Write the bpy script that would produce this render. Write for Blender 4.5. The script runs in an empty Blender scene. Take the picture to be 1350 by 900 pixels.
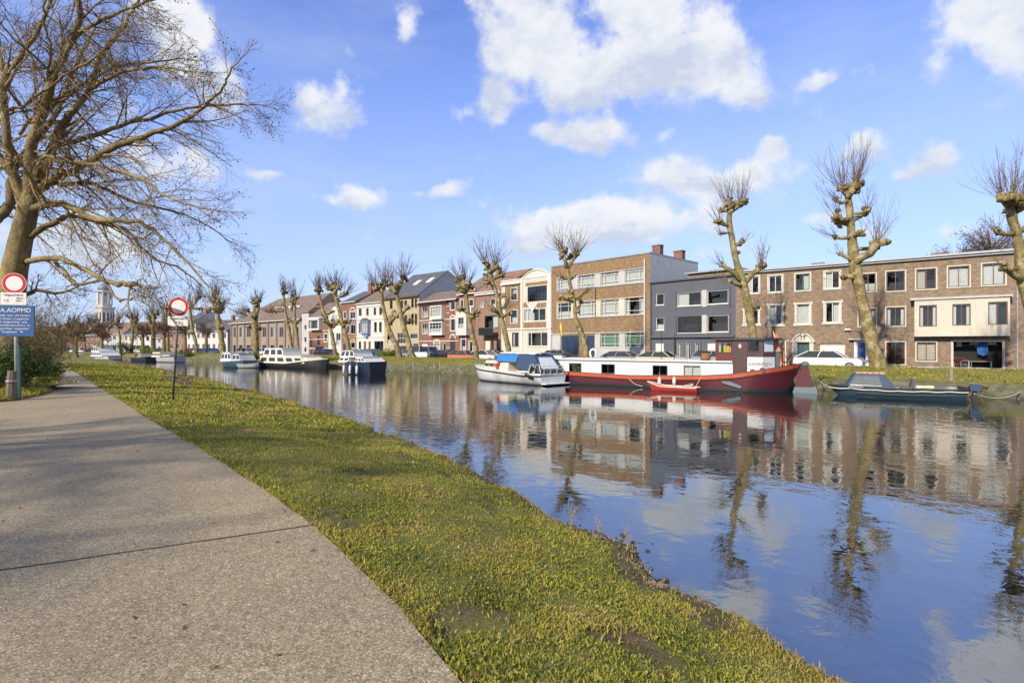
import bpy, math, random
import numpy as np
from mathutils import Vector, Matrix
R = math.radians
PI = math.pi
FPX = 700.0; CX = 675.0; HY = 455.0; EYE = 1.6; WZ = -1.1
rnd = random.Random(7)
nrng = np.random.default_rng(11)
col = bpy.context.scene.collection

# ------------------------------------------------------------------ tagging
def tag(o, label=None, cat=None, group=None, kind=None):
    if label: o['label'] = label
    if cat: o['category'] = cat
    if group: o['group'] = group
    if kind: o['kind'] = kind
    return o
def empty(name, loc, rz=0.0):
    o = bpy.data.objects.new(name, None); col.objects.link(o)
    o.location = loc; o.rotation_euler = (0, 0, rz); o.empty_display_size = .3
    return o
def copy_tree(o, parent=None):
    c = o.copy(); col.objects.link(c)
    if parent is not None:
        c.parent = parent
    for ch in o.children: copy_tree(ch, c)
    return c

# ------------------------------------------------------------------ mesh builder
class MB:
    def __init__(s): s.v = []; s.f = []; s.m = []
    def add(s, vs, fs, m=0):
        n = len(s.v); s.v.extend(vs)
        for f in fs: s.f.append(tuple(i + n for i in f)); s.m.append(m)
    def quad(s, a, b, c, d, m=0): s.add([a, b, c, d], [(0, 1, 2, 3)], m)
    def tri(s, a, b, c, m=0): s.add([a, b, c], [(0, 1, 2)], m)
    def box(s, x0, x1, y0, y1, z0, z1, m=0):
        v = [(x0,y0,z0),(x1,y0,z0),(x1,y1,z0),(x0,y1,z0),(x0,y0,z1),(x1,y0,z1),(x1,y1,z1),(x0,y1,z1)]
        s.add(v, [(0,3,2,1),(4,5,6,7),(0,1,5,4),(1,2,6,5),(2,3,7,6),(3,0,4,7)], m)
    def cbox(s, x0, x1, y0, y1, z0, z1, c=.02, m=0):
        # box with chamfered vertical and top edges
        def ring(k, z): return [(x0+k+c,y0+k,z),(x1-k-c,y0+k,z),(x1-k,y0+k+c,z),(x1-k,y1-k-c,z),(x1-k-c,y1-k,z),(x0+k+c,y1-k,z),(x0+k,y1-k-c,z),(x0+k,y0+k+c,z)]
        v = ring(0, z0) + ring(0, z1-c) + ring(c*.7, z1)
        f = [tuple(range(7,-1,-1)), tuple(range(16,24))]
        for r in (0, 8):
            for i in range(8): f.append((r+i, r+(i+1)%8, r+8+(i+1)%8, r+8+i))
        s.add(v, f, m)
    def prism_xz(s, poly, y0, y1, m=0):
        n = len(poly)
        v = [(x, y0, z) for x, z in poly] + [(x, y1, z) for x, z in poly]
        f = [tuple(range(n)), tuple(range(2*n-1, n-1, -1))]
        for i in range(n): f.append((i, i+n, (i+1)%n+n, (i+1)%n))
        s.add(v, f, m)
    def prism_yz(s, poly, x0, x1, m=0):
        n = len(poly)
        v = [(x0, y, z) for y, z in poly] + [(x1, y, z) for y, z in poly]
        f = [tuple(range(n)), tuple(range(2*n-1, n-1, -1))]
        for i in range(n): f.append((i, i+n, (i+1)%n+n, (i+1)%n))
        s.add(v, f, m)
    def prism_xy(s, poly, z0, z1, m=0):
        n = len(poly)
        v = [(x, y, z0) for x, y in poly] + [(x, y, z1) for x, y in poly]
        f = [tuple(range(n-1,-1,-1)), tuple(range(n, 2*n))]
        for i in range(n): f.append((i, (i+1)%n, (i+1)%n+n, i+n))
        s.add(v, f, m)
    def tube(s, pts, rad, n=6, m=0, cap=True, wob=0.0):
        P = [Vector(p) for p in pts]
        if not hasattr(rad, '__len__'): rad = [rad]*len(P)
        base = len(s.v)
        t0 = (P[1]-P[0]).normalized()
        a = t0.orthogonal().normalized(); 
        k = len(P)
        for i in range(k):
            if i == 0: t = P[1]-P[0]
            elif i == k-1: t = P[-1]-P[-2]
            else: t = P[i+1]-P[i-1]
            t = t.normalized() if t.length > 1e-9 else t0
            a = (a - t*a.dot(t))
            a = a.normalized() if a.length > 1e-6 else t.orthogonal().normalized()
            b = t.cross(a)
            for j in range(n):
                an = 2*PI*j/n
                r = rad[i]*(1+wob*(rnd.random()-.5)) if wob else rad[i]
                q = P[i] + (a*math.cos(an) + b*math.sin(an))*r
                s.v.append((q.x, q.y, q.z))
        for i in range(k-1):
            for j in range(n):
                s.f.append((base+i*n+j, base+i*n+(j+1)%n, base+(i+1)*n+(j+1)%n, base+(i+1)*n+j)); s.m.append(m)
        if cap and n > 2:
            s.f.append(tuple(base+j for j in range(n-1,-1,-1))); s.m.append(m)
            s.f.append(tuple(base+(k-1)*n+j for j in range(n))); s.m.append(m)
    def lathe(s, prof, c=(0,0), n=12, m=0, axis='z'):
        # prof list (r, h)
        base = len(s.v)
        for r, h in prof:
            for j in range(n):
                a = 2*PI*(j+.5)/n
                if axis == 'z': s.v.append((c[0]+r*math.cos(a), c[1]+r*math.sin(a), h))
                elif axis == 'y': s.v.append((c[0]+r*math.cos(a), h, c[1]+r*math.sin(a)))
        for i in range(len(prof)-1):
            for j in range(n):
                q = (base+i*n+j, base+i*n+(j+1)%n, base+(i+1)*n+(j+1)%n, base+(i+1)*n+j)
                s.f.append(q if axis == 'z' else q[::-1]); s.m.append(m)
        e = base+(len(prof)-1)*n
        s.f.append(tuple(base+j for j in range(n-1,-1,-1))); s.m.append(m)
        s.f.append(tuple(e+j for j in range(n))); s.m.append(m)
    def blob(s, c, r, m=0, jit=.25, nu=8, nv=5, sq=(1,1,1)):
        base = len(s.v)
        s.v.append((c[0], c[1], c[2]-r*sq[2]))
        for i in range(1, nv):
            th = -PI/2 + PI*i/nv
            for j in range(nu):
                a = 2*PI*j/nu; rr = r*(1+jit*(rnd.random()-.5)*2)
                s.v.append((c[0]+rr*sq[0]*math.cos(th)*math.cos(a), c[1]+rr*sq[1]*math.cos(th)*math.sin(a), c[2]+rr*sq[2]*math.sin(th)))
        s.v.append((c[0], c[1], c[2]+r*sq[2])); top = len(s.v)-1
        for j in range(nu):
            s.f.append((base, base+1+(j+1)%nu, base+1+j)); s.m.append(m)
            o = base+1+(nv-2)*nu
            s.f.append((o+j, o+(j+1)%nu, top)); s.m.append(m)
        for i in range(nv-2):
            o = base+1+i*nu
            for j in range(nu):
                s.f.append((o+j, o+(j+1)%nu, o+nu+(j+1)%nu, o+nu+j)); s.m.append(m)
    def build(s, name, mats, parent=None, smooth=False, loc=None):
        if not isinstance(mats, (list, tuple)): mats = [mats]
        me = bpy.data.meshes.new(name); me.from_pydata(s.v, [], s.f)
        for mt in mats: me.materials.append(mt)
        if any(s.m): me.polygons.foreach_set('material_index', s.m)
        if smooth: me.polygons.foreach_set('use_smooth', [True]*len(s.f))
        me.update()
        o = bpy.data.objects.new(name, me); col.objects.link(o)
        if parent is not None: o.parent = parent
        if loc is not None: o.location = loc
        return o
def np_mesh(name, V, F, mats, parent=None):
    """V (n,3) float, F (m,k) int"""
    me = bpy.data.meshes.new(name)
    V = np.asarray(V, dtype=np.float32); F = np.asarray(F, dtype=np.int32); k = F.shape[1]
    me.vertices.add(len(V)); me.vertices.foreach_set('co', V.ravel())
    me.loops.add(F.size); me.loops.foreach_set('vertex_index', F.ravel())
    me.polygons.add(len(F)); me.polygons.foreach_set('loop_start', np.arange(0, F.size, k, dtype=np.int32))
    for mt in (mats if isinstance(mats, (list, tuple)) else [mats]): me.materials.append(mt)
    me.update(calc_edges=True); me.validate()
    o = bpy.data.objects.new(name, me); col.objects.link(o)
    if parent is not None: o.parent = parent
    return o

# ------------------------------------------------------------------ materials
def new_mat(name):
    m = bpy.data.materials.new(name); m.use_nodes = True
    nt = m.node_tree; bs = nt.nodes['Principled BSDF']
    return m, nt, bs
def nd(nt, t, **kw):
    n = nt.nodes.new(t)
    for k, v in kw.items():
        if k in n.inputs.keys() if hasattr(n.inputs, 'keys') else False: n.inputs[k].default_value = v
        else: setattr(n, k, v)
    return n
def ramp(nt, fac, stops):
    r = nt.nodes.new('ShaderNodeValToRGB'); cr = r.color_ramp
    while len(cr.elements) > 1: cr.elements.remove(cr.elements[-1])
    cr.elements[0].position = stops[0][0]; cr.elements[0].color = (*stops[0][1], 1)
    for p, c in stops[1:]:
        e = cr.elements.new(p); e.color = (*c, 1)
    nt.links.new(fac, r.inputs[0]); return r.outputs[0]
def noise(nt, vec, scale, detail=4, rough=.55, dist=0.0):
    n = nt.nodes.new('ShaderNodeTexNoise'); n.inputs['Scale'].default_value = scale
    n.inputs['Detail'].default_value = detail; n.inputs['Roughness'].default_value = rough
    n.inputs['Distortion'].default_value = dist
    if vec is not None: nt.links.new(vec, n.inputs['Vector'])
    return n
def mapping(nt, vec, scale=(1,1,1), loc=(0,0,0), rot=(0,0,0)):
    m = nt.nodes.new('ShaderNodeMapping'); m.inputs['Scale'].default_value = scale
    m.inputs['Location'].default_value = loc; m.inputs['Rotation'].default_value = rot
    nt.links.new(vec, m.inputs['Vector']); return m.outputs[0]
def mixc(nt, fac, a, b, mode='MIX'):
    m = nt.nodes.new('ShaderNodeMix'); m.data_type = 'RGBA'; m.blend_type = mode
    for sck, val in ((m.inputs[0], fac), (m.inputs[6], a), (m.inputs[7], b)):
        if hasattr(val, 'is_linked') or hasattr(val, 'node'): nt.links.new(val, sck)
        elif isinstance(val, (int, float)): sck.default_value = val
        else: sck.default_value = (*val, 1)
    return m.outputs[2]
def bump(nt, bs, h, strength=.3, dist=.02, prev=None):
    b = nt.nodes.new('ShaderNodeBump'); b.inputs['Strength'].default_value = strength
    b.inputs['Distance'].default_value = dist; nt.links.new(h, b.inputs['Height'])
    if prev is not None: nt.links.new(prev, b.inputs['Normal'])
    if bs is not None: nt.links.new(b.outputs[0], bs.inputs['Normal'])
    return b.outputs[0]
def ocoord(nt):
    return nt.nodes.new('ShaderNodeTexCoord').outputs['Object']
_pc = {}
def plain(name, c, rough=.6, var=.12, scale=3.0, metal=0.0, bmp=.05, spec=.5, coat=0.0, grime=0.0):
    if name in _pc: return _pc[name]
    m, nt, bs = new_mat(name); vec = ocoord(nt)
    n = noise(nt, vec, scale, 6, .65)
    c0 = tuple(max(0, x*(1-var)) for x in c); c1 = tuple(min(1, x*(1+var)) for x in c)
    cc = ramp(nt, n.outputs[0], [(.3, c0), (.7, c1)])
    if grime > 0:
        g = noise(nt, mapping(nt, vec, (1.4, 1.4, .35)), 2.2, 8, .7)
        gf = ramp(nt, g.outputs[0], [(.5, (0,0,0)), (.78, (grime,)*3)])
        cc = mixc(nt, gf, cc, tuple(x*.35+.02 for x in c))
    nt.links.new(cc, bs.inputs['Base Color'])
    bs.inputs['Roughness'].default_value = rough; bs.inputs['Metallic'].default_value = metal
    bs.inputs['Specular IOR Level'].default_value = spec
    if coat: bs.inputs['Coat Weight'].default_value = coat; bs.inputs['Coat Roughness'].default_value = .08
    if bmp:
        nb = noise(nt, vec, scale*6, 4, .6); bump(nt, bs, nb.outputs[0], bmp, .02)
    _pc[name] = m; return m
def brick(name, c1, c2, mortar, rough=.85, blotch=.35, bw=.22, bh=.07):
    if name in _pc: return _pc[name]
    m, nt, bs = new_mat(name); vec = ocoord(nt)
    sp = nt.nodes.new('ShaderNodeSeparateXYZ'); nt.links.new(vec, sp.inputs[0])
    ad = nt.nodes.new('ShaderNodeMath'); ad.operation = 'ADD'
    nt.links.new(sp.outputs[0], ad.inputs[0]); nt.links.new(sp.outputs[1], ad.inputs[1])
    cb = nt.nodes.new('ShaderNodeCombineXYZ'); nt.links.new(ad.outputs[0], cb.inputs[0]); nt.links.new(sp.outputs[2], cb.inputs[1])
    b = nt.nodes.new('ShaderNodeTexBrick'); nt.links.new(cb.outputs[0], b.inputs['Vector'])
    b.inputs['Scale'].default_value = 1; b.inputs['Brick Width'].default_value = bw; b.inputs['Row Height'].default_value = bh
    b.inputs['Mortar Size'].default_value = .009; b.inputs['Mortar Smooth'].default_value = .3; b.inputs['Bias'].default_value = 0
    b.inputs['Color1'].default_value = (*c1, 1); b.inputs['Color2'].default_value = (*c2, 1); b.inputs['Mortar'].default_value = (*mortar, 1)
    n = noise(nt, mapping(nt, vec, (1, 1, 2.2)), 2.6, 9, .72)
    f = ramp(nt, n.outputs[0], [(.3, (1-blotch,)*3), (.7, (1+blotch*.6,)*3)])
    cc = mixc(nt, 1.0, b.outputs[0], f, 'MULTIPLY')
    n2 = noise(nt, mapping(nt, vec, (1, 1, .25)), .9, 5, .6)
    cc = mixc(nt, ramp(nt, n2.outputs[0], [(.45, (0,0,0)), (.75, (.35,.35,.35))]), cc, tuple(x*.45 for x in c1))
    nt.links.new(cc, bs.inputs['Base Color']); bs.inputs['Roughness'].default_value = rough
    bump(nt, bs, b.outputs[1], -.4, .008)
    _pc[name] = m; return m
def tiles(name, c1, c2, row=.28):
    if name in _pc: return _pc[name]
    m, nt, bs = new_mat(name); vec = ocoord(nt)
    b = nt.nodes.new('ShaderNodeTexBrick'); nt.links.new(mapping(nt, vec, (1, 1, 1)), b.inputs['Vector'])
    b.inputs['Scale'].default_value = 1; b.inputs['Brick Width'].default_value = .25; b.inputs['Row Height'].default_value = row
    b.inputs['Mortar Size'].default_value = .02; b.inputs['Color1'].default_value = (*c1, 1); b.inputs['Color2'].default_value = (*c2, 1)
    b.inputs['Mortar'].default_value = (*[x*.4 for x in c1], 1)
    n = noise(nt, vec, 1.1, 8, .7)
    cc = mixc(nt, 1.0, b.outputs[0], ramp(nt, n.outputs[0], [(.3, (.6,.6,.6)), (.7, (1.3,1.3,1.3))]), 'MULTIPLY')
    nt.links.new(cc, bs.inputs['Base Color']); bs.inputs['Roughness'].default_value = .8
    bump(nt, bs, b.outputs[1], -.5, .02)
    _pc[name] = m; return m
def glass_mat(name, tint=(.88,.93,.95), refl=1.0, wav=.02):
    m = bpy.data.materials.new(name); m.use_nodes = True; nt = m.node_tree
    nt.nodes.clear(); out = nt.nodes.new('ShaderNodeOutputMaterial')
    tr = nt.nodes.new('ShaderNodeBsdfTransparent'); tr.inputs[0].default_value = (*tint, 1)
    gl = nt.nodes.new('ShaderNodeBsdfGlossy'); gl.inputs['Roughness'].default_value = .01
    gl.inputs['Color'].default_value = (refl,)*3 + (1,)
    vec = ocoord(nt); n = noise(nt, vec, .9, 3, .5)
    b = nt.nodes.new('ShaderNodeBump'); b.inputs['Strength'].default_value = wav*10; b.inputs['Distance'].default_value = .03
    nt.links.new(n.outputs[0], b.inputs['Height']); nt.links.new(b.outputs[0], gl.inputs['Normal'])
    lw = nt.nodes.new('ShaderNodeFresnel'); lw.inputs[0].default_value = 1.75
    mx = nt.nodes.new('ShaderNodeMixShader'); nt.links.new(lw.outputs[0], mx.inputs[0])
    nt.links.new(tr.outputs[0], mx.inputs[1]); nt.links.new(gl.outputs[0], mx.inputs[2]); nt.links.new(mx.outputs[0], out.inputs[0])
    return m
GLASS = glass_mat('window glass')
M = {}
def P(k, *a, **kw): M[k] = plain(k, *a, **kw); return M[k]
P('white_paint', (.62,.61,.57), .5, .06, 2, grime=.45)
P('cream_paint', (.66,.58,.43), .6, .08, 1.2, grime=.3)
P('cream_render', (.52,.475,.38), .8, .08, .8, grime=.5)
P('white_render', (.52,.505,.465), .8, .08, .8, grime=.5)
P('stone_trim', (.50,.465,.385), .8, .1, 2, grime=.3)
P('grey_render', (.085,.09,.11), .75, .12, .8, grime=.2)
P('grey_dark', (.05,.055,.07), .6, .1, 2)
P('pale_grey', (.42,.42,.40), .8, .1, 1, grime=.4)
P('metal_side', (.50,.49,.45), .6, .08, 1, grime=.35)
P('yellow_render', (.38,.305,.18), .8, .1, 1, grime=.3)
P('frame_white', (.58,.575,.55), .45, .08, 3, grime=.4)
P('frame_brown', (.11,.055,.03), .45, .1, 3)
P('frame_dark', (.03,.035,.045), .4, .1, 3)
P('frame_green', (.03,.09,.08), .4, .1, 3)
P('dark_room', (.018,.016,.015), .9, .3, 1)
P('curtain', (.72,.71,.66), .9, .08, 5)
P('curtain_warm', (.60,.53,.42), .9, .08, 5)
P('curtain_red', (.13,.012,.018), .9, .1, 5)
P('blue_door', (.02,.06,.20), .35, .08, 2)
P('garage_blue', (.025,.045,.085), .4, .1, 2)
P('slate', (.085,.09,.105), .7, .2, 1.5)
P('zinc', (.30,.32,.34), .5, .1, 2, metal=.3)
P('asphalt', (.06,.06,.062), .9, .2, 5)
P('paving', (.22,.21,.19), .9, .2, 3)
P('black_metal', (.02,.02,.022), .45, .1, 4)
P('steel', (.45,.46,.47), .35, .1, 4, metal=.9)
P('galv', (.38,.39,.40), .45, .15, 6, metal=.5)
P('wood_post', (.16,.12,.08), .9, .3, 8, bmp=.4)
P('weathered_wood', (.24,.20,.15), .9, .25, 6, bmp=.3)
P('rope', (.5,.45,.36), .9, .15, 10)
M['brick_brown'] = brick('brown purple brick', (.205,.135,.085), (.275,.185,.115), (.24,.20,.15), blotch=.6)
M['brick_ochre'] = brick('ochre brick', (.235,.14,.068), (.30,.185,.09), (.23,.17,.11), blotch=.6)
M['brick_red'] = brick('red brick', (.19,.07,.04), (.26,.11,.062), (.22,.16,.12), blotch=.6)
M['brick_dull'] = brick('dull red brown brick', (.23,.12,.08), (.28,.16,.10), (.26,.2,.16), blotch=.4)
M['brick_grey'] = brick('grey brown brick', (.25,.21,.17), (.29,.24,.19), (.28,.24,.2), blotch=.3)
M['tile_red'] = tiles('red brown roof tile', (.24,.12,.075), (.30,.16,.10))
M['tile_dark'] = tiles('dark roof slate', (.08,.085,.10), (.10,.105,.12))
M['tile_brown'] = tiles('brown roof tile', (.17,.12,.09), (.21,.15,.12))

# ------------------------------------------------------------------ photo -> world helpers (used to lay the place out)
def ground_pt(px, py, z):
    d = (EYE - z)*FPX/(py - HY); return Vector(((px-CX)/FPX*d, d, z))
def hit(px, A, B):
    """ray of column px with plan line A->B : returns (t along from A in metres, depth)"""
    u = (px-CX)/FPX; dx, dy = B[0]-A[0], B[1]-A[1]; L = math.hypot(dx, dy); dx /= L; dy /= L
    t = (u*A[1]-A[0])/(dx-u*dy); return t, A[1]+dy*t
def on_poly(px, Pl):
    for i in range(len(Pl)-1):
        L = math.hypot(Pl[i+1][0]-Pl[i][0], Pl[i+1][1]-Pl[i][1])
        t, d = hit(px, Pl[i], Pl[i+1])
        if -1e-6 <= t <= L+1e-6 and d > 0:
            f = t/L; return (Pl[i][0]+(Pl[i+1][0]-Pl[i][0])*f, Pl[i][1]+(Pl[i+1][1]-Pl[i][1])*f)
    raise ValueError('px %s not on line' % px)
def zpx(py, d): return EYE - (py-HY)*d/FPX
def offset(Pl, o):
    out = []
    for i, p in enumerate(Pl):
        a = Vector(Pl[max(i-1, 0)]); b = Vector(Pl[min(i+1, len(Pl)-1)])
        t = (b-a).normalized(); n = Vector((t.y, -t.x))
        out.append((p[0]+n.x*o, p[1]+n.y*o))
    return out
def resample(Pl, step):
    out = [Vector(Pl[0])]
    for a, b in zip(Pl[:-1], Pl[1:]):
        a = Vector(a); b = Vector(b); n = max(1, int(round((b-a).length/step)))
        for i in range(1, n+1): out.append(a.lerp(b, i/n))
    return out
def smooth_poly(Pl, it=2):
    Pl = [Vector(p) for p in Pl]
    for _ in range(it):
        out = [Pl[0]]
        for a, b in zip(Pl[:-1], Pl[1:]):
            out += [a.lerp(b, .25), a.lerp(b, .75)]
        out.append(Pl[-1]); Pl = out
    return Pl
# far quay line (water edge), right to left as seen from the path
Q = [(62,-14),(45,10.5),(24.9,27.4),(7,42),(-3.5,50.3),(-12.5,56),(-25,67.5),(-48.6,86),(-66,97),(-95,108),(-150,118)]
# far facade line, right to left
FL = [(52,26.9),(36.5,38.4),(21,50),(14.7,56.6),(4.97,66.9),(-15.4,88.3),(-75.2,140.3),(-100,152),(-175,168)]
STREET = -.35
# ------------------------------------------------------------------ camera, light, sky
sc = bpy.context.scene
cam = bpy.data.cameras.new('camera'); camo = bpy.data.objects.new('camera', cam); col.objects.link(camo)
camo.location = (0, 0, EYE); camo.rotation_euler = (PI/2, 0, 0)
cam.sensor_width = 36; cam.lens = 36*FPX/1350; cam.shift_y = 5/1350; cam.clip_end = 5000; cam.clip_start = .1
sc.camera = camo
sc.view_settings.view_transform = 'Standard'; sc.view_settings.look = 'None'
sc.view_settings.exposure = 0.35; sc.view_settings.gamma = 1; sc.view_settings.use_curve_mapping = False
sc.render.engine = 'CYCLES'
sc.cycles.use_denoising = True
try: sc.cycles.denoiser = 'OPENIMAGEDENOISE'
except Exception: pass
sc.cycles.max_bounces = 6; sc.cycles.transparent_max_bounces = 12; sc.cycles.glossy_bounces = 4; sc.cycles.diffuse_bounces = 3
sc.cycles.caustics_reflective = False; sc.cycles.caustics_refractive = False
S = Vector((-.64, -.77, 0)).normalized()*math.cos(R(33)); S.z = math.sin(R(33))
sun = bpy.data.lights.new('sun', 'SUN'); sun.energy = 4.8; sun.angle = R(.9); sun.color = (1, .90, .76)
suno = bpy.data.objects.new('sun', sun); col.objects.link(suno)
suno.rotation_euler = S.to_track_quat('Z', 'Y').to_euler(); suno.location = (-40, -30, 40)
w = bpy.data.worlds.new('World'); sc.world = w; w.use_nodes = True
nt = w.node_tree; bg = nt.nodes['Background']; L = nt.links
bg.inputs['Strength'].default_value = .13
sky = nt.nodes.new('ShaderNodeTexSky'); sky.sky_type = 'NISHITA'; sky.sun_disc = False
sky.sun_elevation = R(33); sky.sun_rotation = math.atan2(S.x, S.y)
sky.air_density = 1.0; sky.dust_density = .25; sky.ozone_density = 4.0; sky.altitude = 0
tc = nt.nodes.new('ShaderNodeTexCoord'); dirv = tc.outputs['Generated']
def mth(op, a, b=None, c=None, clamp=False):
    n = nt.nodes.new('ShaderNodeMath'); n.operation = op; n.use_clamp = clamp
    for i, x in enumerate((a, b, c)):
        if x is None: continue
        if isinstance(x, (int, float)): n.inputs[i].default_value = x
        else: L.new(x, n.inputs[i])
    return n.outputs[0]
sp = nt.nodes.new('ShaderNodeSeparateXYZ'); L.new(dirv, sp.inputs[0])
az = mth('ARCTAN2', sp.outputs[0], sp.outputs[1]); el = mth('ARCSINE', sp.outputs[2])
# warp so that the outlines of clouds are ragged
def nz(vec, scale, detail, rough=.55):
    n = nt.nodes.new('ShaderNodeTexNoise'); n.inputs['Scale'].default_value = scale; n.inputs['Detail'].default_value = detail
    n.inputs['Roughness'].default_value = rough; L.new(vec, n.inputs['Vector']); return n
big = nz(dirv, 9, 6); sep = nt.nodes.new('ShaderNodeSeparateColor'); L.new(big.outputs['Color'], sep.inputs[0])
azw = mth('ADD', az, mth('MULTIPLY', mth('SUBTRACT', sep.outputs[0], .5), .10))
elw = mth('ADD', el, mth('MULTIPLY', mth('SUBTRACT', sep.outputs[1], .5), .07))
clouds = [(690,40,62,70,1.0),(655,135,42,22,.8),(640,150,30,15,.5),(725,95,40,40,.8),(780,105,60,40,1.1),(870,50,85,62,1.25),(940,95,60,40,1.1),(985,130,28,28,1.0),(850,10,60,30,.9),
 (800,172,45,20,.9),(735,178,42,18,1.0),(800,190,50,12,.6),(430,140,34,34,1.0),(405,120,20,18,.5),(535,35,15,26,.8),(1230,85,32,26,.8),(1325,50,45,60,1.0),(1270,20,60,35,.8),(1105,97,36,9,.7),
 (1225,207,44,24,1.05),(1190,230,30,10,.5),(1018,199,22,11,.85),(880,228,50,22,.95),(955,240,60,24,1.0),(1010,262,35,14,.6),(790,292,100,26,1.2),(730,300,70,22,1.0),(880,296,60,22,.9),(700,330,60,14,.5),
 (576,261,26,16,1.1),(535,264,22,10,.7),(468,256,30,15,1.0),(430,262,24,8,.6),(348,231,30,12,1.0),(875,172,20,12,.5),(632,275,14,8,.5),(1145,195,40,20,.7),(1085,285,40,16,.5),(1130,305,50,10,.4),
 (240,40,45,80,1.0),(215,215,60,30,.8),(270,150,30,30,.7),(120,330,120,36,.9),(60,290,90,30,.7),(280,370,60,10,.4),(1190,60,40,20,.4),(1000,330,90,12,.5),(1250,300,90,12,.45),(300,110,25,35,.6)]
den = None; num = None; tot = None
for (x, y, rx, ry, wt) in clouds:
    u = (x-CX)/FPX; v = (HY-y)/FPX; a0 = math.atan(u); e0 = math.atan(v/math.sqrt(1+u*u))
    sa = rx/FPX/(1+u*u)*1.05; se = ry/FPX/math.sqrt(1+u*u+v*v)*1.05
    da = mth('MULTIPLY', mth('SUBTRACT', azw, a0), 1/sa); de = mth('MULTIPLY', mth('SUBTRACT', elw, e0), 1/se)
    r2 = mth('MULTIPLY_ADD', da, da, mth('MULTIPLY', de, de))
    g = mth('MULTIPLY', mth('POWER', .42, r2), wt); num = mth('MULTIPLY', g, de) if num is None else mth('MULTIPLY_ADD', g, de, num); tot = g if tot is None else mth('ADD', tot, g)
    den = g if den is None else mth('MAXIMUM', mth('MAXIMUM', den, g), mth('MULTIPLY', mth('ADD', den, g), .72))
# clouds elsewhere in the sky (overhead and behind the viewer)
gen = nz(mapping(nt, dirv, (1, 1, 2.2)), 2.3, 4); g2 = mth('MULTIPLY', mth('SUBTRACT', gen.outputs[0], .44, clamp=True), 7.0)
back = mth('MULTIPLY_ADD', sp.outputs[1], -3.0, .6, clamp=True)
up = mth('MULTIPLY_ADD', sp.outputs[2], 9, -5.05, clamp=True)
den = mth('MAXIMUM', den, mth('MULTIPLY', g2, mth('MAXIMUM', back, up)))
fine = nz(dirv, 13, 14, .60)
d2 = mth('ADD', den, mth('MULTIPLY', mth('SUBTRACT', fine.outputs[0], .5), 2.3))
cov = nt.nodes.new('ShaderNodeMapRange'); cov.interpolation_type = 'SMOOTHSTEP'
L.new(d2, cov.inputs[0]); cov.inputs[1].default_value = .22; cov.inputs[2].default_value = .84; cov.inputs[3].default_value = 0; cov.inputs[4].default_value = 1
# shading of the clouds: brighter tops, faintly blue-grey bases
sh = nz(mapping(nt, dirv, (1, 1, 1.5), (.0, .0, .035)), 12, 8, .6)
vpos = mth('DIVIDE', num, mth('ADD', tot, .05))
shade = ramp(nt, mth('ADD', mth('MULTIPLY_ADD', sh.outputs[0], 1.2, -.12), mth('MULTIPLY', vpos, .17)), [(.30, (3.7, 4.1, 5.0)), (.46, (4.8, 5.05, 5.5)), (.62, (5.6, 5.65, 5.8))])
skyc = nt.nodes.new('ShaderNodeHueSaturation'); skyc.inputs['Saturation'].default_value = 1.10; skyc.inputs['Value'].default_value = 1.0; skyc.inputs['Hue'].default_value = .513
L.new(sky.outputs[0], skyc.inputs['Color'])
# pale band of thin cloud low over the horizon
lowf = nt.nodes.new('ShaderNodeMapRange'); L.new(sp.outputs[2], lowf.inputs[0]); lowf.inputs[1].default_value = 0; lowf.inputs[2].default_value = .55; lowf.inputs[3].default_value = .9; lowf.inputs[4].default_value = 0
skyt = mixc(nt, 1.0, skyc.outputs[0], (1.62, 1.50, 1.66), 'MULTIPLY')
sky2 = mixc(nt, lowf.outputs[0], skyt, (2.95, 3.75, 5.5))
veil = nz(mapping(nt, dirv, (1, 1, 3.5)), 2.6, 9, .62)
sky2 = mixc(nt, mth('MULTIPLY', mth('SUBTRACT', veil.outputs[0], .42, clamp=True), 1.0, clamp=True), sky2, (4.0, 4.6, 5.6))
fin = mixc(nt, mth('MULTIPLY', cov.outputs[0], .95), sky2, shade)
L.new(fin, bg.inputs[0])

# ------------------------------------------------------------------ ground materials
def grass_mat(name, soil=.0):
    m, nt, bs = new_mat(name); vec = ocoord(nt)
    n1 = noise(nt, vec, .55, 5, .6); n2 = noise(nt, vec, 7, 6, .7)
    a = ramp(nt, n1.outputs[0], [(.3, (.10,.11,.03)), (.52, (.20,.20,.035)), (.72, (.30,.26,.05))])
    b = ramp(nt, n2.outputs[0], [(.3, (.06,.06,.025)), (.6, (.18,.15,.06)), (.75, (.27,.20,.10))])
    c = mixc(nt, .45, a, b)
    ge = nt.nodes.new('ShaderNodeNewGeometry'); s2 = nt.nodes.new('ShaderNodeSeparateXYZ'); nt.links.new(ge.outputs['Position'], s2.inputs[0])
    mr = nt.nodes.new('ShaderNodeMapRange'); nt.links.new(s2.outputs[2], mr.inputs[0])
    mr.inputs[1].default_value = -.50; mr.inputs[2].default_value = -.72; mr.inputs[3].default_value = 0; mr.inputs[4].default_value = 1
    n3 = noise(nt, vec, 3, 6, .7)
    so = ramp(nt, n3.outputs[0], [(.35, (.035,.024,.015)), (.65, (.10,.075,.05))])
    sf = ramp(nt, noise(nt, vec, 1.3, 5, .65).outputs[0], [(.60, (0,0,0)), (.72, (soil,)*3)])
    c = mixc(nt, sf, c, so)
    c = mixc(nt, mr.outputs[0], c, so)
    nt.links.new(c, bs.inputs['Base Color']); bs.inputs['Roughness'].default_value = .95; bs.inputs['Specular IOR Level'].default_value = .15
    bump(nt, bs, noise(nt, vec, 26, 5, .7).outputs[0], .9, .05)
    return m
M['grass_ground'] = grass_mat('grass ground', .8)
M['far_bank'] = grass_mat('far bank grass', .3)
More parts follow.
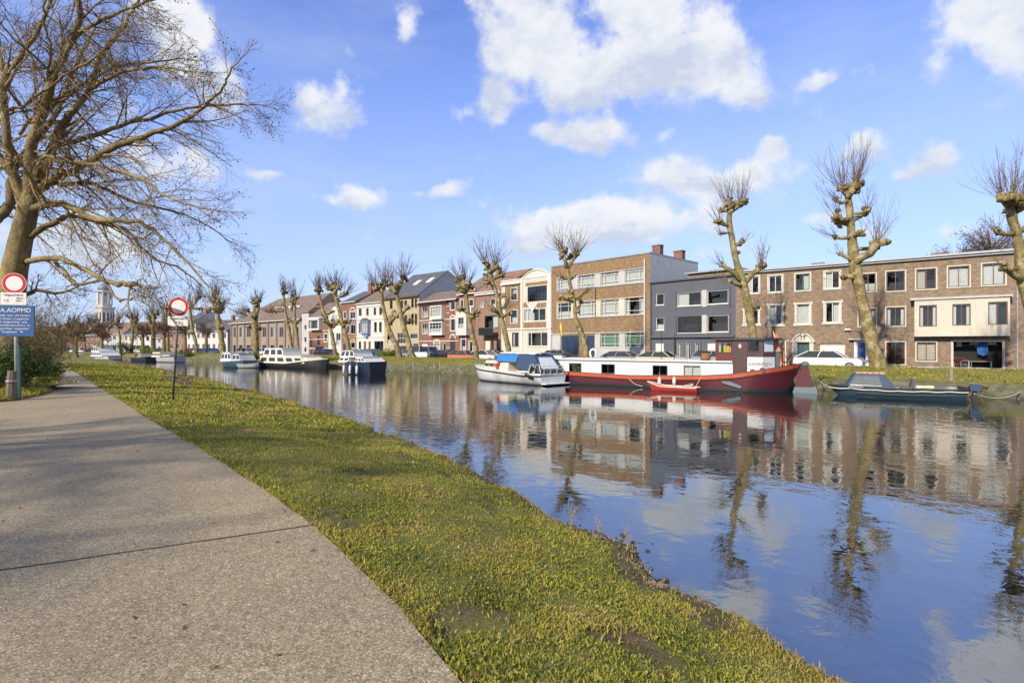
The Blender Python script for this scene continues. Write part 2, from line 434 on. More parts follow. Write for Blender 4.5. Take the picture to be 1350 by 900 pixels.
def blade_mat(name, stops, sc_=.8):
    m, nt, bs = new_mat(name); vec = ocoord(nt)
    ge = nt.nodes.new('ShaderNodeNewGeometry')
    n = noise(nt, vec, sc_, 5, .65)
    ad = nt.nodes.new('ShaderNodeMath'); ad.operation = 'MULTIPLY_ADD'
    nt.links.new(ge.outputs['Random Per Island'], ad.inputs[0]); ad.inputs[1].default_value = .5
    sb = nt.nodes.new('ShaderNodeMath'); sb.operation = 'MULTIPLY_ADD'; nt.links.new(n.outputs[0], sb.inputs[0]); sb.inputs[1].default_value = 1.7; sb.inputs[2].default_value = -.6
    nt.links.new(sb.outputs[0], ad.inputs[2])
    c = ramp(nt, ad.outputs[0], stops)
    nt.links.new(c, bs.inputs['Base Color']); bs.inputs['Roughness'].default_value = .7; bs.inputs['Specular IOR Level'].default_value = .2
    # thin leaves let light through
    tl = nt.nodes.new('ShaderNodeBsdfTranslucent'); nt.links.new(c, tl.inputs[0])
    mx = nt.nodes.new('ShaderNodeMixShader'); mx.inputs[0].default_value = .3
    nt.links.new(bs.outputs[0], mx.inputs[1]); nt.links.new(tl.outputs[0], mx.inputs[2])
    nt.links.new(mx.outputs[0], nt.nodes['Material Output'].inputs[0])
    return m
M['blade'] = blade_mat('grass blades', [(.0,(.045,.055,.025)),(.22,(.10,.12,.035)),(.40,(.24,.26,.035)),(.58,(.44,.40,.045)),(.74,(.42,.31,.10)),(.85,(.30,.21,.11)),(1,(.52,.42,.27))])
M['leaf_green'] = blade_mat('evergreen leaf', [(.1,(.015,.04,.01)),(.5,(.04,.085,.018)),(.9,(.09,.14,.03))], 2)
M['leaf_lime'] = blade_mat('lime leaf', [(.1,(.08,.11,.01)),(.5,(.17,.2,.02)),(.9,(.3,.3,.05))], 2)
M['leaf_dry'] = blade_mat('dry leaf', [(.1,(.07,.04,.02)),(.5,(.16,.09,.045)),(.9,(.28,.18,.10))], 3)
P('earth', (.085,.062,.042), .95, .35, 5, bmp=.6)

def path_mat():
    m, nt, bs = new_mat('exposed aggregate concrete'); vec = ocoord(nt)
    v = nt.nodes.new('ShaderNodeTexVoronoi'); v.inputs['Scale'].default_value = 105; nt.links.new(vec, v.inputs['Vector'])
    hs = nt.nodes.new('ShaderNodeSeparateColor'); nt.links.new(v.outputs['Color'], hs.inputs[0])
    c = ramp(nt, hs.outputs[0], [(0, (.15,.12,.075)), (.25, (.255,.207,.125)), (.6, (.32,.258,.155)), (.85, (.38,.315,.195)), (1, (.55,.47,.31))])
    edge = ramp(nt, v.outputs['Distance'], [(.25, (1,1,1)), (.8, (.62,.62,.62))])
    c = mixc(nt, 1.0, c, edge, 'MULTIPLY')
    n = noise(nt, vec, .5, 6, .6); n2 = noise(nt, vec, 14, 5, .7)
    c = mixc(nt, 1.0, c, ramp(nt, n.outputs[0], [(.3, (.80,.80,.84)), (.7, (1.14,1.10,1.02))]), 'MULTIPLY')
    c = mixc(nt, 1.0, c, ramp(nt, n2.outputs[0], [(.3, (.78,.78,.78)), (.7, (1.18,1.18,1.18))]), 'MULTIPLY')
    st = noise(nt, vec, 1.6, 8, .72, .6); c = mixc(nt, 1.0, c, ramp(nt, st.outputs[0], [(.30, (.74,.74,.72)), (.44, (1,1,1)), (.62, (1,1,1)), (.75, (.86,.88,.80))]), 'MULTIPLY')
    nt.links.new(c, bs.inputs['Base Color']); bs.inputs['Roughness'].default_value = .85
    b1 = bump(nt, None, v.outputs['Distance'], -.5, .006)
    bump(nt, bs, n2.outputs[0], .4, .008, b1)
    return m
M['path'] = path_mat()
def water_mat():
    m, nt, bs = new_mat('river water'); vec = ocoord(nt)
    bs.inputs['Base Color'].default_value = (.006, .010, .010, 1); bs.inputs['Roughness'].default_value = .0
    bs.inputs['IOR'].default_value = 2.7; bs.inputs['Specular Tint'].default_value = (1, 1, 1, 1)
    mv = mapping(nt, vec, (1, 1, 1), rot=(0, 0, R(38)))
    msk = ramp(nt, noise(nt, mapping(nt, vec, (1, .6, 1), rot=(0, 0, R(38))), .045, 3, .5).outputs[0], [(.40, (.28,.28,.28)), (.58, (1.0,1.0,1.0))])
    n1 = noise(nt, mapping(nt, mv, (1, 1.0, 1)), 3.2, 3, .55, .4)
    n2 = noise(nt, mapping(nt, mv, (1, 1.2, 1)), .8, 2, .5, .2)
    mu = nt.nodes.new('ShaderNodeMath'); mu.operation = 'MULTIPLY'; nt.links.new(n1.outputs[0], mu.inputs[0]); nt.links.new(msk, mu.inputs[1])
    b1 = bump(nt, None, n2.outputs[0], .07, .10)
    nb = bump(nt, bs, mu.outputs[0], .145, .06, b1)
    gl = nt.nodes.new('ShaderNodeBsdfGlossy'); gl.inputs['Roughness'].default_value = .0; gl.inputs['Color'].default_value = (.95, .97, 1, 1); nt.links.new(nb, gl.inputs['Normal'])
    mx = nt.nodes.new('ShaderNodeMixShader'); mx.inputs[0].default_value = .12; nt.links.new(bs.outputs[0], mx.inputs[1]); nt.links.new(gl.outputs[0], mx.inputs[2])
    nt.links.new(mx.outputs[0], nt.nodes['Material Output'].inputs[0])
    return m
M['water'] = water_mat()
def quay_mat():
    m, nt, bs = new_mat('mossy quay stone'); vec = ocoord(nt)
    v = nt.nodes.new('ShaderNodeTexVoronoi'); v.inputs['Scale'].default_value = 2.6; nt.links.new(mapping(nt, vec, (1, 1, 1.8)), v.inputs['Vector'])
    hs = nt.nodes.new('ShaderNodeSeparateColor'); nt.links.new(v.outputs['Color'], hs.inputs[0])
    c = ramp(nt, hs.outputs[0], [(0, (.055,.05,.035)), (1, (.17,.15,.11))])
    n = noise(nt, vec, 1.7, 7, .7)
    c = mixc(nt, ramp(nt, n.outputs[0], [(.42, (0,0,0)), (.6, (.85,)*3)]), c, (.075,.085,.02))
    nt.links.new(c, bs.inputs['Base Color']); bs.inputs['Roughness'].default_value = .95
    b1 = bump(nt, None, v.outputs['Distance'], -.7, .08); bump(nt, bs, noise(nt, vec, 9, 5, .7).outputs[0], .6, .05, b1)
    return m
M['quay'] = quay_mat()

# ------------------------------------------------------------------ near bank
E = [(6.0,-7.5),(3.2,-3),(1.2,.2),(-.18,2.52),(-1.0,3.7),(-1.74,4.77),(-3.8,7.09),(-5.6,9.1),(-7.6,11.2),(-11.5,15.6),(-16.5,21.1),(-26.3,32),(-32,38),(-38.4,44.8),(-46,52),(-58,62),(-90,72),(-150,78)]
W = [(12,-6.5),(5.8,-2),(3.5,1.2),(2.12,3.2),(1.60,4.2),(.84,5.7),(-.48,8.5),(-1.4,10.1),(-3.1,12.5),(-5.7,16.3),(-10.2,21.9),(-18.5,32.0),(-24,38.7),(-36,52.5),(-46,64),(-61,80),(-95,92),(-150,98)]
seg = []
for i in range(len(E)-1):
    e0, e1, w0, w1 = map(Vector, (E[i], E[i+1], W[i], W[i+1]))
    n = max(2, int(((e1-e0).length+(w1-w0).length)/2/(.35 if i < 9 else 1.4)))
    for k in range(n): seg.append((e0.lerp(e1, k/n), w0.lerp(w1, k/n)))
seg.append((Vector(E[-1]), Vector(W[-1])))
# smooth the two edges
for _ in range(14):
    s2 = [seg[0]]
    for i in range(1, len(seg)-1): s2.append(((seg[i-1][0]+seg[i][0]*2+seg[i+1][0])/4, (seg[i-1][1]+seg[i][1]*2+seg[i+1][1])/4))
    s2.append(seg[-1]); seg = s2
from mathutils import noise as mn
for i_, (e_, w_) in enumerate(seg):
    dw = (w_-e_).normalized(); jag = mn.noise(Vector((w_.x*.8, w_.y*.8, 9.0)))*.28 + mn.noise(Vector((w_.x*2.7, w_.y*2.7, 3.0)))*.14
    seg[i_] = (e_, w_+dw*jag)
def bank_z(p, t):
    lump = mn.noise(Vector((p.x*.9, p.y*.9, 1.3)))*.05 + mn.noise(Vector((p.x*2.6, p.y*2.6, 4.1)))*.025
    return -.015 - .44*t**1.4 + lump*min(1, t*6)
NC = 20
def bare(p, t):
    n_ = mn.noise(Vector((p.x*1.7, p.y*1.7, 31))); f = mn.noise(Vector((p.x*7, p.y*7, 5)))*.25
    b = (n_+f-.30)/.15
    px = CX+FPX*p.x/p.y if p.y > .5 else 0
    for (c, w_, t0) in ((768, 34, .90), (850, 62, .84), (905, 30, .88), (640, 25, .93), (235, 20, .55), (175, 25, .75)):
        k_ = 1-abs(px-c)/w_
        if k_ > 0: b = max(b, (t-t0-(1-k_)*.06+f*.25)/.03)
    return max(0., min(1., b))
bare_v = []
mb = MB(); rows = []
for e, wv in seg:
    r = []
    dirw = (wv-e).normalized()
    for k in range(NC+1):
        t = k/NC; p = e.lerp(wv, t)
        bb = bare(p, t); bare_v.append(bb); r.append((p.x, p.y, bank_z(p, t)-.012*bb + .03*bb*mn.noise(Vector((p.x*9, p.y*9, 0)))))
    zl = r[-1][2]; bare_v += [1, 1, 1, 1]
    for (o, z) in ((.10, zl-.10), (.2, zl-.35), (.34, -.98), (.55, -1.35)):
        o += mn.noise(Vector((wv.x*3, wv.y*3, z*2)))*.07
        q = wv+dirw*o; r.append((q.x, q.y, z))
    rows.append(r)
nr = len(rows[0])
for r in rows: mb.v.extend(r)
for i in range(len(rows)-1):
    for k in range(nr-1):
        mb.f.append((i*nr+k, i*nr+k+1, (i+1)*nr+k+1, (i+1)*nr+k)); mb.m.append(0)
M['verge'] = M['grass_ground'].copy(); _t = M['verge'].node_tree; _b = _t.nodes['Principled BSDF']
_at = _t.nodes.new('ShaderNodeAttribute'); _at.attribute_name = 'bare'; _old = _b.inputs['Base Color'].links[0].from_socket
_n = noise(_t, ocoord(_t), 9, 7, .7); _s = ramp(_t, _n.outputs[0], [(.3, (.045,.032,.02)), (.55, (.12,.088,.055)), (.75, (.22,.165,.10))])
_m = _t.nodes.new('ShaderNodeMath'); _m.operation = 'MULTIPLY'; _t.links.new(_at.outputs['Fac'], _m.inputs[0]); _m.inputs[1].default_value = .92
_t.links.new(mixc(_t, _m.outputs[0], _old, _s), _b.inputs['Base Color'])
o = mb.build('near_bank', M['verge'], smooth=True)
_a = o.data.attributes.new('bare', 'FLOAT', 'POINT'); _a.data.foreach_set('value', bare_v); tag(o, 'sloping grass verge between the path and the water', kind='structure')
# path sheet
Lp = [(-26,-8),(-26,5),(-25,10.5),(-21,13.3),(-17,14.3),(-14.2,14.7),(-14.6,16),(-15.6,18),(-19.2,22.3),(-23.6,27.8),(-28,33),(-35,40.5),(-42,48),(-52,57),(-66,64),(-90,68),(-150,73)]
def fill(name, poly, z, mt):
    import bmesh
    bm = bmesh.new(); vs = [bm.verts.new((p[0], p[1], z)) for p in poly]
    f = bm.faces.new(vs)
    if f.normal.z < 0: f.normal_flip()
    bmesh.ops.triangulate(bm, faces=bm.faces[:])
    bm.normal_update()
    for f in bm.faces:
        if f.normal.z < 0: f.normal_flip()
    me = bpy.data.meshes.new(name); bm.to_mesh(me); bm.free(); me.materials.append(mt)
    o = bpy.data.objects.new(name, me); col.objects.link(o); return o
Eedge = [s[0] for s in seg]
import itertools
Ew = []
for p in Eedge:
    j = mn.noise(Vector((p.x*1.9, p.y*1.9, 0)))*.02 + mn.noise(Vector((p.x*7, p.y*7, 0)))*.02
    Ew.append((p.x+j-.01, p.y+j*.3))
o = fill('path', Ew + [tuple(p) for p in reversed(smooth_poly(Lp, 2))], .004, M['path']); tag(o, kind='structure')
# joints in the path
P('joint', (.045,.04,.03), .95, .3, 20)
def joint(p, q, wd):
    a = Vector(p); b = Vector(q); n = 40; mb = MB(); t = (b-a).normalized(); nn = Vector((-t.y, t.x)); pr = None
    for i in range(n+1):
        c = a.lerp(b, i/n) + nn*mn.noise(Vector((i*.7, 1, 2)))*.012; h = wd*(.7+.6*rnd.random())/2
        cur = ((c.x-nn.x*h, c.y-nn.y*h, .008), (c.x+nn.x*h, c.y+nn.y*h, .008))
        if pr: mb.quad(pr[0], cur[0], cur[1], pr[1])
        pr = cur
    o = mb.build('path_joint', M['joint']); tag(o, kind='structure')
joint((-8.5,1.28),(-1.74,4.73),.022)
joint((-17,6.6),(-5.75,9.1),.02)
# land on the near side (lawn left of the path and beyond)
o = fill('lawn', [(60,-40)]+[(9,-40)]+[(7,-7.5)]+[tuple(p+Vector((-.35,-.25))) for p in Eedge]+[(-400,90),(-400,-60),(60,-60)], -.03, M['grass_ground']); tag(o, kind='structure')
# land left of path, slightly proud so that it reads as turf
Ls = smooth_poly(Lp[3:], 2)
mb = MB()
for a, b in zip(Ls[:-1], Ls[1:]):
    t = (b-a).normalized(); n = Vector((-t.y, t.x))
    if n.x > 0 and n.y < 0: n = -n
def leftside():
    mb = MB(); rows = []
    P_ = resample([tuple(p) for p in Ls], .5)
    for i, p in enumerate(P_):
        a = P_[max(0, i-1)]; b = P_[min(len(P_)-1, i+1)]; t = (b-a).normalized(); n = Vector((-t.y, t.x))
        # left of travel direction (away from the river)
        r = []
        for o_, z in ((-.02, .0), (.12, .035), (.5, .07), (1.2, .10), (2.5, .16), (6, .2)):
            j = mn.noise(Vector((p.x*2.2, p.y*2.2, o_)))*.08*(1 if o_ >= 0 else .6)
            q = p + n*(o_+j); r.append((q.x, q.y, z + (mn.noise(Vector((q.x*1.5, q.y*1.5, 7)))*.05 if o_ > .1 else 0)))
        rows.append(r)
    k = 6
    for r in rows: mb.v.extend(r)
    for i in range(len(rows)-1):
        for j in range(k-1): mb.f.append((i*k+j, i*k+j+1, (i+1)*k+j+1, (i+1)*k+j)); mb.m.append(0)
    return mb, rows
mbL, rowsL = leftside()
o = mbL.build('left_verge', M['grass_ground'], smooth=True); tag(o, kind='structure')

# ------------------------------------------------------------------ river and riverbed
Qs = [tuple(p) for p in smooth_poly(Q, 2)]
o = fill('river', [(p[1].x, p[1].y) for p in seg] + [(q[0], q[1]) for q in reversed([( (x+ .9*0), y) for x, y in offset(Qs, .8)])], WZ, M['water']); tag(o, kind='structure')
mb = MB(); mb.quad((-2500,-600,-2.3),(2500,-600,-2.3),(2500,3000,-2.3),(-2500,3000,-2.3))
o = mb.build('ground', M['earth']); tag(o, kind='structure')
# ------------------------------------------------------------------ far bank
def strip(name, line, cols, mt, smooth=True, noisy=0.0, step=1.0):
    Pn = resample(line, step); Pl = [tuple(p) for p in Pn]; mb = MB(); k = len(cols)
    offs = {}
    for i, p in enumerate(Pn):
        a = Pn[max(i-3, 0)]; b = Pn[min(i+3, len(Pn)-1)]; t = (b-a).normalized(); n = Vector((t.y, -t.x))
        for (o_, z) in cols:
            j = noisy*mn.noise(Vector((p.x*.7, p.y*.7, o_*3))); j2 = noisy*mn.noise(Vector((p.x*.5+9, p.y*.5, o_*2)))
            q = p + n*(o_ + j*.6); mb.v.append((q.x, q.y, z + j2*.5))
    for i in range(len(Pn)-1):
        for c in range(k-1): mb.f.append((i*k+c, i*k+c+1, (i+1)*k+c+1, (i+1)*k+c)[::-1]); mb.m.append(0)
    o = mb.build(name, mt, smooth=smooth); tag(o, kind='structure'); return o
_ = 0
o = strip('quay_wall', Qs, [(-.12,-2.0),(-.05,-1.1),(0,-.62),(.06,-.46),(.5,-.40)], M['quay'], noisy=.16, step=.6)
o['kind'] = 'structure'; o['label'] = 'low mossy stone quay along the far bank'
strip('far_bank_grass', Qs, [(.3,-.46),(.7,-.38),(1.6,-.2),(2.8,.05),(4.0,.2),(5.0,.22),(5.8,.0),(6.4,-.3),(6.8,-.42)], M['far_bank'], noisy=.14, step=.8)
strip('street', Qs, [(6.5,STREET-.03),(16.5,STREET-.03)], M['asphalt'], smooth=False, step=3)
strip('pavement', Qs, [(16.4,STREET-.2),(16.4,STREET+.09),(24,STREET+.09)], M['paving'], smooth=False, step=3)
big_far = [tuple(p) for p in offset(Q, 15)]
o = fill('far_ground', big_far + [(-400,130),(-1500,1500),(1500,1500),(600,-200),(90,-60)], STREET-.05, M['paving']); tag(o, kind='structure')
# ------------------------------------------------------------------ grass blades
def blades(name, pts, L0, L1, wd, mt, lean=.9, label=None, kind='stuff'):
    pts = np.asarray(pts); n = len(pts)
    ang = nrng.uniform(0, 2*PI, n); ln = nrng.uniform(L0, L1, n)*pts[:, 3]; le = nrng.uniform(.15, lean, n)
    la = nrng.uniform(0, 2*PI, n); w_ = wd*pts[:, 3]*nrng.uniform(.6, 1.4, n)
    bx = np.cos(ang)*w_/2; by = np.sin(ang)*w_/2
    tx = np.cos(la)*np.sin(le)*ln; ty = np.sin(la)*np.sin(le)*ln; tz = np.cos(le)*ln
    p = pts[:, :3]
    V = np.zeros((n, 5, 3))
    V[:, 0] = p - np.c_[bx, by, np.full(n, .01)]; V[:, 1] = p + np.c_[bx, by, np.full(n, -.01)]
    mid = p + np.c_[tx*.4, ty*.4, tz*.62]
    V[:, 2] = mid + np.c_[bx, by, np.zeros(n)]*.8; V[:, 3] = mid - np.c_[bx, by, np.zeros(n)]*.8
    V[:, 4] = p + np.c_[tx, ty, tz*.9]
    base = np.arange(n)[:, None]*5
    F = np.concatenate([base+np.array([[0,1,2]]), base+np.array([[0,2,3]]), base+np.array([[3,2,4]])])
    o = np_mesh(name, V.reshape(-1, 3), F, mt); tag(o, label, 'grass' if label else None, None, kind); return o
def sample_bank(n, dmax, dmin=0, edge=None, pw=1.5):
    out = []
    mids = [(i, (seg[i][0]+seg[i][1])/2) for i in range(len(seg)-1)]
    cand = [(i, m) for i, m in mids if m.y > 1.0 and dmin < m.length < dmax]
    wts = []
    for i, m in cand:
        L = ((seg[i+1][0]-seg[i][0]).length + (seg[i+1][1]-seg[i][1]).length)/2; Wd = (seg[i][1]-seg[i][0]).length
        wts.append(L*Wd/max(2, m.length)**pw)
    ch = rnd.choices(cand, wts, k=n)
    for i, m in ch:
        a = rnd.random(); t = rnd.random() if edge is None else (rnd.random()**2*edge if edge > 0 else 1+rnd.random()**2*edge)
        e = seg[i][0].lerp(seg[i+1][0], a); wv = seg[i][1].lerp(seg[i+1][1], a)
        p = e.lerp(wv, t); d = p.length
        if p.y < .8 or abs(p.x/p.y) > 1.15: continue
        if rnd.random() < bare(p, t)*.93: continue
        dens = mn.noise(Vector((p.x*1.1, p.y*1.1, 20)))
        sc_ = (.8+.5*min(1, max(0, .5+dens)))*(1+max(0, (d-5))*.05)
        out.append((p.x, p.y, bank_z(p, t)-.004, sc_))
    return out
blades('grass', sample_bank(190000, 16, 0), .012, .038, .0075, M['blade'], lean=1.5)
blades('grass', sample_bank(45000, 60, 12, pw=1.2), .02, .055, .02, M['blade'], lean=1.2)
# longer tufts at the two edges of the verge
pp = sample_bank(9000, 25, 0, edge=.06); blades('grass', [(x, y, z, s*1.1) for x, y, z, s in pp], .015, .05, .008, M['blade'], 1.2)
M['straw'] = blade_mat('straw', [(.1,(.10,.09,.02)),(.5,(.30,.24,.07)),(.9,(.45,.34,.15))], 1.2)
pp = sample_bank(9000, 40, 0, edge=-.10); blades('grass', [(x, y, z, s*1.1) for x, y, z, s in pp], .02, .07, .008, M['straw'], 1.3)
# turf creeping over the edge of the path
pp = []
for i in range(len(seg)-1):
    e0, e1 = seg[i][0], seg[i+1][0]
    if e0.y < 1 or e0.length > 30: continue
    dw = (seg[i][1]-e0).normalized()
    for _ in range(int(70*(e1-e0).length*(1 if e0.length < 12 else .5))):
        p = e0.lerp(e1, rnd.random()); o_ = rnd.gauss(.0, .03)+.05*mn.noise(Vector((p.x*2.5, p.y*2.5, 8))); q = p-dw*o_; pp.append((q.x, q.y, .002, 1+.04*p.length))
blades('grass', pp, .012, .045, .0075, M['blade'], 1.4)
# left verge turf
pp = []
for i in range(len(rowsL)-1):
    r = rowsL[i]
    if r[0][1] > 60: break
    for _ in range(330):
        k = rnd.randrange(5) if rnd.random() < .5 else rnd.randrange(3); a = rnd.random(); b = rnd.random()
        A = Vector(r[k]).lerp(Vector(r[k+1]), a); B = Vector(rowsL[i+1][k]).lerp(Vector(rowsL[i+1][k+1]), a); p = A.lerp(B, b)
        if p.y > 6 and p.x/p.y > -1.1: pp.append((p.x, p.y, p.z, 1.3+rnd.random()))
blades('grass', pp, .05, .11, .014, M['blade'], 1.1)
# far bank tufts
pp = []
Qr = resample(Qs, .4)
for i in range(3, len(Qr)-3):
    p = Qr[i]
    if p.y < 15 or p.y > 90: continue
    t = (Qr[i+3]-Qr[i-3]).normalized(); n = Vector((t.y, -t.x))
    for _ in range(190 if p.y < 65 else 50):
        o_ = .4+rnd.random()*5; q = p+n*o_+t*rnd.uniform(-.7, .7)
        z = np.interp(o_, [.3,.7,1.6,2.8,4.0,5.0,5.8], [-.46,-.38,-.2,.05,.2,.22,.0]) - .02 + .07*mn.noise(Vector((p.x*.5+9, p.y*.5, o_*2)))
        if mn.noise(Vector((q.x*.8, q.y*.8, 2))) < -.45: continue
        pp.append((q.x, q.y, z, .8+rnd.random()*1.3))
blades('far_grass', pp, .03, .08, .03, M['blade'], 1.0)
# dead leaves along the path edge and on the turf
def litter(name, pts, r, mt, label=None):
    V = []; F = []
    for (x, y, z) in pts:
        c = Vector((x, y, z+r*.4)); q = Vector((rnd.gauss(0, .5), rnd.gauss(0, .5), 1)).normalized(); a = q.orthogonal().normalized()
        a = Matrix.Rotation(rnd.random()*6.28, 3, q) @ a; b = q.cross(a); s = r*(.5+rnd.random()); n = len(V)
        for (u, v) in ((-1,0),(-.2,-.55),(1,0),(-.2,.55)):
            p = c+a*u*s+b*v*s + q*(.25*s if u == 1 else 0); V.append(tuple(p))
        F.append((n, n+1, n+2, n+3))
    o = np_mesh(name, V, F, mt); tag(o, label, None, None, 'stuff'); return o
pts = [(x, y, z+.02) for x, y, z, s in sample_bank(420, 14, 0, edge=.05)]
pts += [(x, y, z+.025) for x, y, z, s in sample_bank(500, 20, 0)]
pts += [(-rnd.uniform(.3,1.0)*d_-.3, d_, .006) for d_ in [rnd.uniform(2.4,14) for _ in range(90)]]
litter('dead_leaves', pts, .017, M['leaf_dry'])
pts = [(x, y, z+.03) for x, y, z, s in sample_bank(22, 12, 0)]
def leaves(name, pts, r, mt):
    pts = np.asarray(pts); n = len(pts); nm = np.c_[nrng.normal(0, .45, (n, 2)), np.ones(n)]; nm /= np.linalg.norm(nm, axis=1)[:, None]
    a = np.cross(nm, nrng.normal(0, 1, (n, 3))); a /= np.linalg.norm(a, axis=1)[:, None]; b = np.cross(nm, a); s = (r*nrng.uniform(.5, 1.4, n)*pts[:, 3])[:, None]
    c = pts[:, :3] + np.c_[np.zeros((n, 2)), nrng.uniform(.004, .022, n)]; V = np.zeros((n, 6, 3))
    V[:, 0] = c-a*s; V[:, 1] = c-a*s*.35-b*s*.5; V[:, 2] = c+a*s*.45-b*s*.45+nm*s*.15; V[:, 3] = c+a*s*1.1+nm*s*.25; V[:, 4] = c+a*s*.45+b*s*.45+nm*s*.15; V[:, 5] = c-a*s*.35+b*s*.5
    base = np.arange(n)[:, None]*6; o = np_mesh(name, V.reshape(-1, 3), np.concatenate([base+np.array([[0,1,2,5]]), base+np.array([[2,3,4,5]])]), mt); tag(o, kind='stuff'); return o
M['clover'] = blade_mat('clover and moss leaf', [(.0,(.05,.07,.035)),(.3,(.11,.14,.045)),(.5,(.2,.22,.05)),(.65,(.34,.32,.06)),(.8,(.28,.20,.09)),(1,(.36,.28,.18))], 1.5)
leaves('ground_leaves', sample_bank(20000, 14, 0), .012, M['clover'])
P('crumb', (.05,.035,.022), .95, .3, 8)
P('petal', (.75,.75,.72), .8, .1, 3)
litter('daisies', pts, .013, M['petal'])
# eroded earth and roots on the brink of the bank
def lip(px, back=.04, dz=-.05):
    best = min((s for s in seg if s[1].y > .5), key=lambda s: abs(CX+FPX*s[1].x/s[1].y-px)); dw = (best[1]-best[0]).normalized()
    q = best[1]-dw*back; return Vector((q.x, q.y, bank_z(q, 1)+dz))
mb = MB()
for (px, py, r) in ((800,738,.16),(822,750,.14),(846,757,.12),(886,785,.16),(905,795,.12),(762,708,.12),(745,702,.1),(785,722,.1),(930,806,.1),(870,772,.08),(180,484,.3),(160,478,.35),(290,508,.2),(330,520,.15),(640,627,.1),(600,610,.1),(520,583,.12),(470,560,.14)):
    p = lip(px, r*1.3, .0)
    for k in range(34):
        q = p+Vector((rnd.gauss(0, r*1.1), rnd.gauss(0, r*.9), rnd.gauss(-.04, .03)))
        mb.blob(q, r*.13*(.4+1.3*rnd.random()), jit=.4, nu=7, nv=5, sq=(1.2,1.2,.6))
o = mb.build('earth_clods', M['crumb'], smooth=False); tag(o, kind='stuff')
mb = MB()
for k in range(260):
    px, py = rnd.choice(((800,738),(830,752),(880,785),(905,795),(760,706),(235,498),(225,500),(240,496),(880,786),(815,745)))
    p = lip(px+rnd.gauss(0, 14), rnd.uniform(0,.12), .0) if px > 400 else ground_pt(px+rnd.gauss(0, 12), py+rnd.gauss(0, 2.5), -.3); a = rnd.random()*6.28; l = .05+.12*rnd.random()
    pts = [p]; 
    for j in range(3): pts.append(pts[-1]+Vector((math.cos(a), math.sin(a), .15-.2*j+rnd.gauss(0,.2)))*l/3*(3 if py < 520 else 1)); a += rnd.gauss(0,.5)
    mb.tube(pts, [.006*(3 if py < 520 else 1)]*4, 3)
o = mb.build('dead_twigs', M['wood_post']); tag(o, kind='stuff')
# dry weed stems standing on the brink
mbw = MB()
def weed(px, py, hpx, lab):
    p = lip(px, .05, .0); h = hpx*p.y/FPX; mb = MB()
    for k in range(9):
        a = rnd.random()*6.28; l = h*(.5+.5*rnd.random()); q = Vector(p); pts = [tuple(q)]
        for j in range(5):
            q = q+Vector((math.cos(a)*.22, math.sin(a)*.22, .9-.1*j))*l/5; a += rnd.gauss(0, .6); pts.append(tuple(q))
        mb.tube(pts, [.0028, .0025, .002, .0018, .0015, .001], 3)
        for j in range(3):
            b = Vector(pts[2+j%3]); mb.tube([b, b+Vector((rnd.gauss(0,.4), rnd.gauss(0,.4), .7))*l*.25], .0014, 3)
    o = mb.build('dry_weed', M['weathered_wood']); tag(o, lab, 'weed', 'dry weeds on the brink of the near bank')
weed(757, 712, 44, 'dry weed at the water edge, third from the front, slightly shorter')
weed(785, 722, 40, 'dry weed left of the bare earth on the brink')
weed(822, 744, 40, 'dry weed beside the brown eroded earth, nearest to the viewer')
# ------------------------------------------------------------------ pollarded plane trees
def bark_mat():
    m, nt, bs = new_mat('plane bark'); vec = ocoord(nt)
    n1 = noise(nt, mapping(nt, vec, (1, 1, .8)), 2.2, 7, .7, .5); n2 = noise(nt, vec, 8, 5, .7)
    c = ramp(nt, n1.outputs[0], [(.28, (.06,.045,.02)), (.42, (.15,.115,.045)), (.53, (.27,.21,.08)), (.62, (.40,.345,.20)), (.7, (.16,.135,.055)), (.8, (.08,.065,.035))])
    c = mixc(nt, 1.0, c, ramp(nt, n2.outputs[0], [(.3, (.6,.6,.6)), (.7, (1.25,1.25,1.25))]), 'MULTIPLY')
    nt.links.new(c, bs.inputs['Base Color']); bs.inputs['Roughness'].default_value = .85
    bump(nt, bs, n2.outputs[0], 1.0, .06); return m
M['bark'] = bark_mat()
P('shoot', (.13,.095,.05), .8, .25, 2)
P('shoot_dark', (.12,.09,.06), .8, .25, 2)
P('twig_brown', (.21,.145,.065), .85, .25, 1.5)
def big_bark():
    m, nt, bs = new_mat('old bark'); vec = ocoord(nt)
    n1 = noise(nt, vec, 1.3, 7, .7); n2 = noise(nt, mapping(nt, vec, (1,1,.4)), 14, 6, .7)
    c = ramp(nt, n1.outputs[0], [(.3, (.09,.068,.03)), (.5, (.22,.165,.065)), (.65, (.33,.245,.09)), (.8, (.17,.155,.055))])
    c = mixc(nt, 1.0, c, ramp(nt, n2.outputs[0], [(.3, (.5,.5,.5)), (.7, (1.3,1.3,1.3))]), 'MULTIPLY')
    nt.links.new(c, bs.inputs['Base Color']); bs.inputs['Roughness'].default_value = .9
    bump(nt, bs, n2.outputs[0], .8, .05); return m
M['bigbark'] = big_bark()
CREST = offset(Qs, 4.2)
tree_no = 0
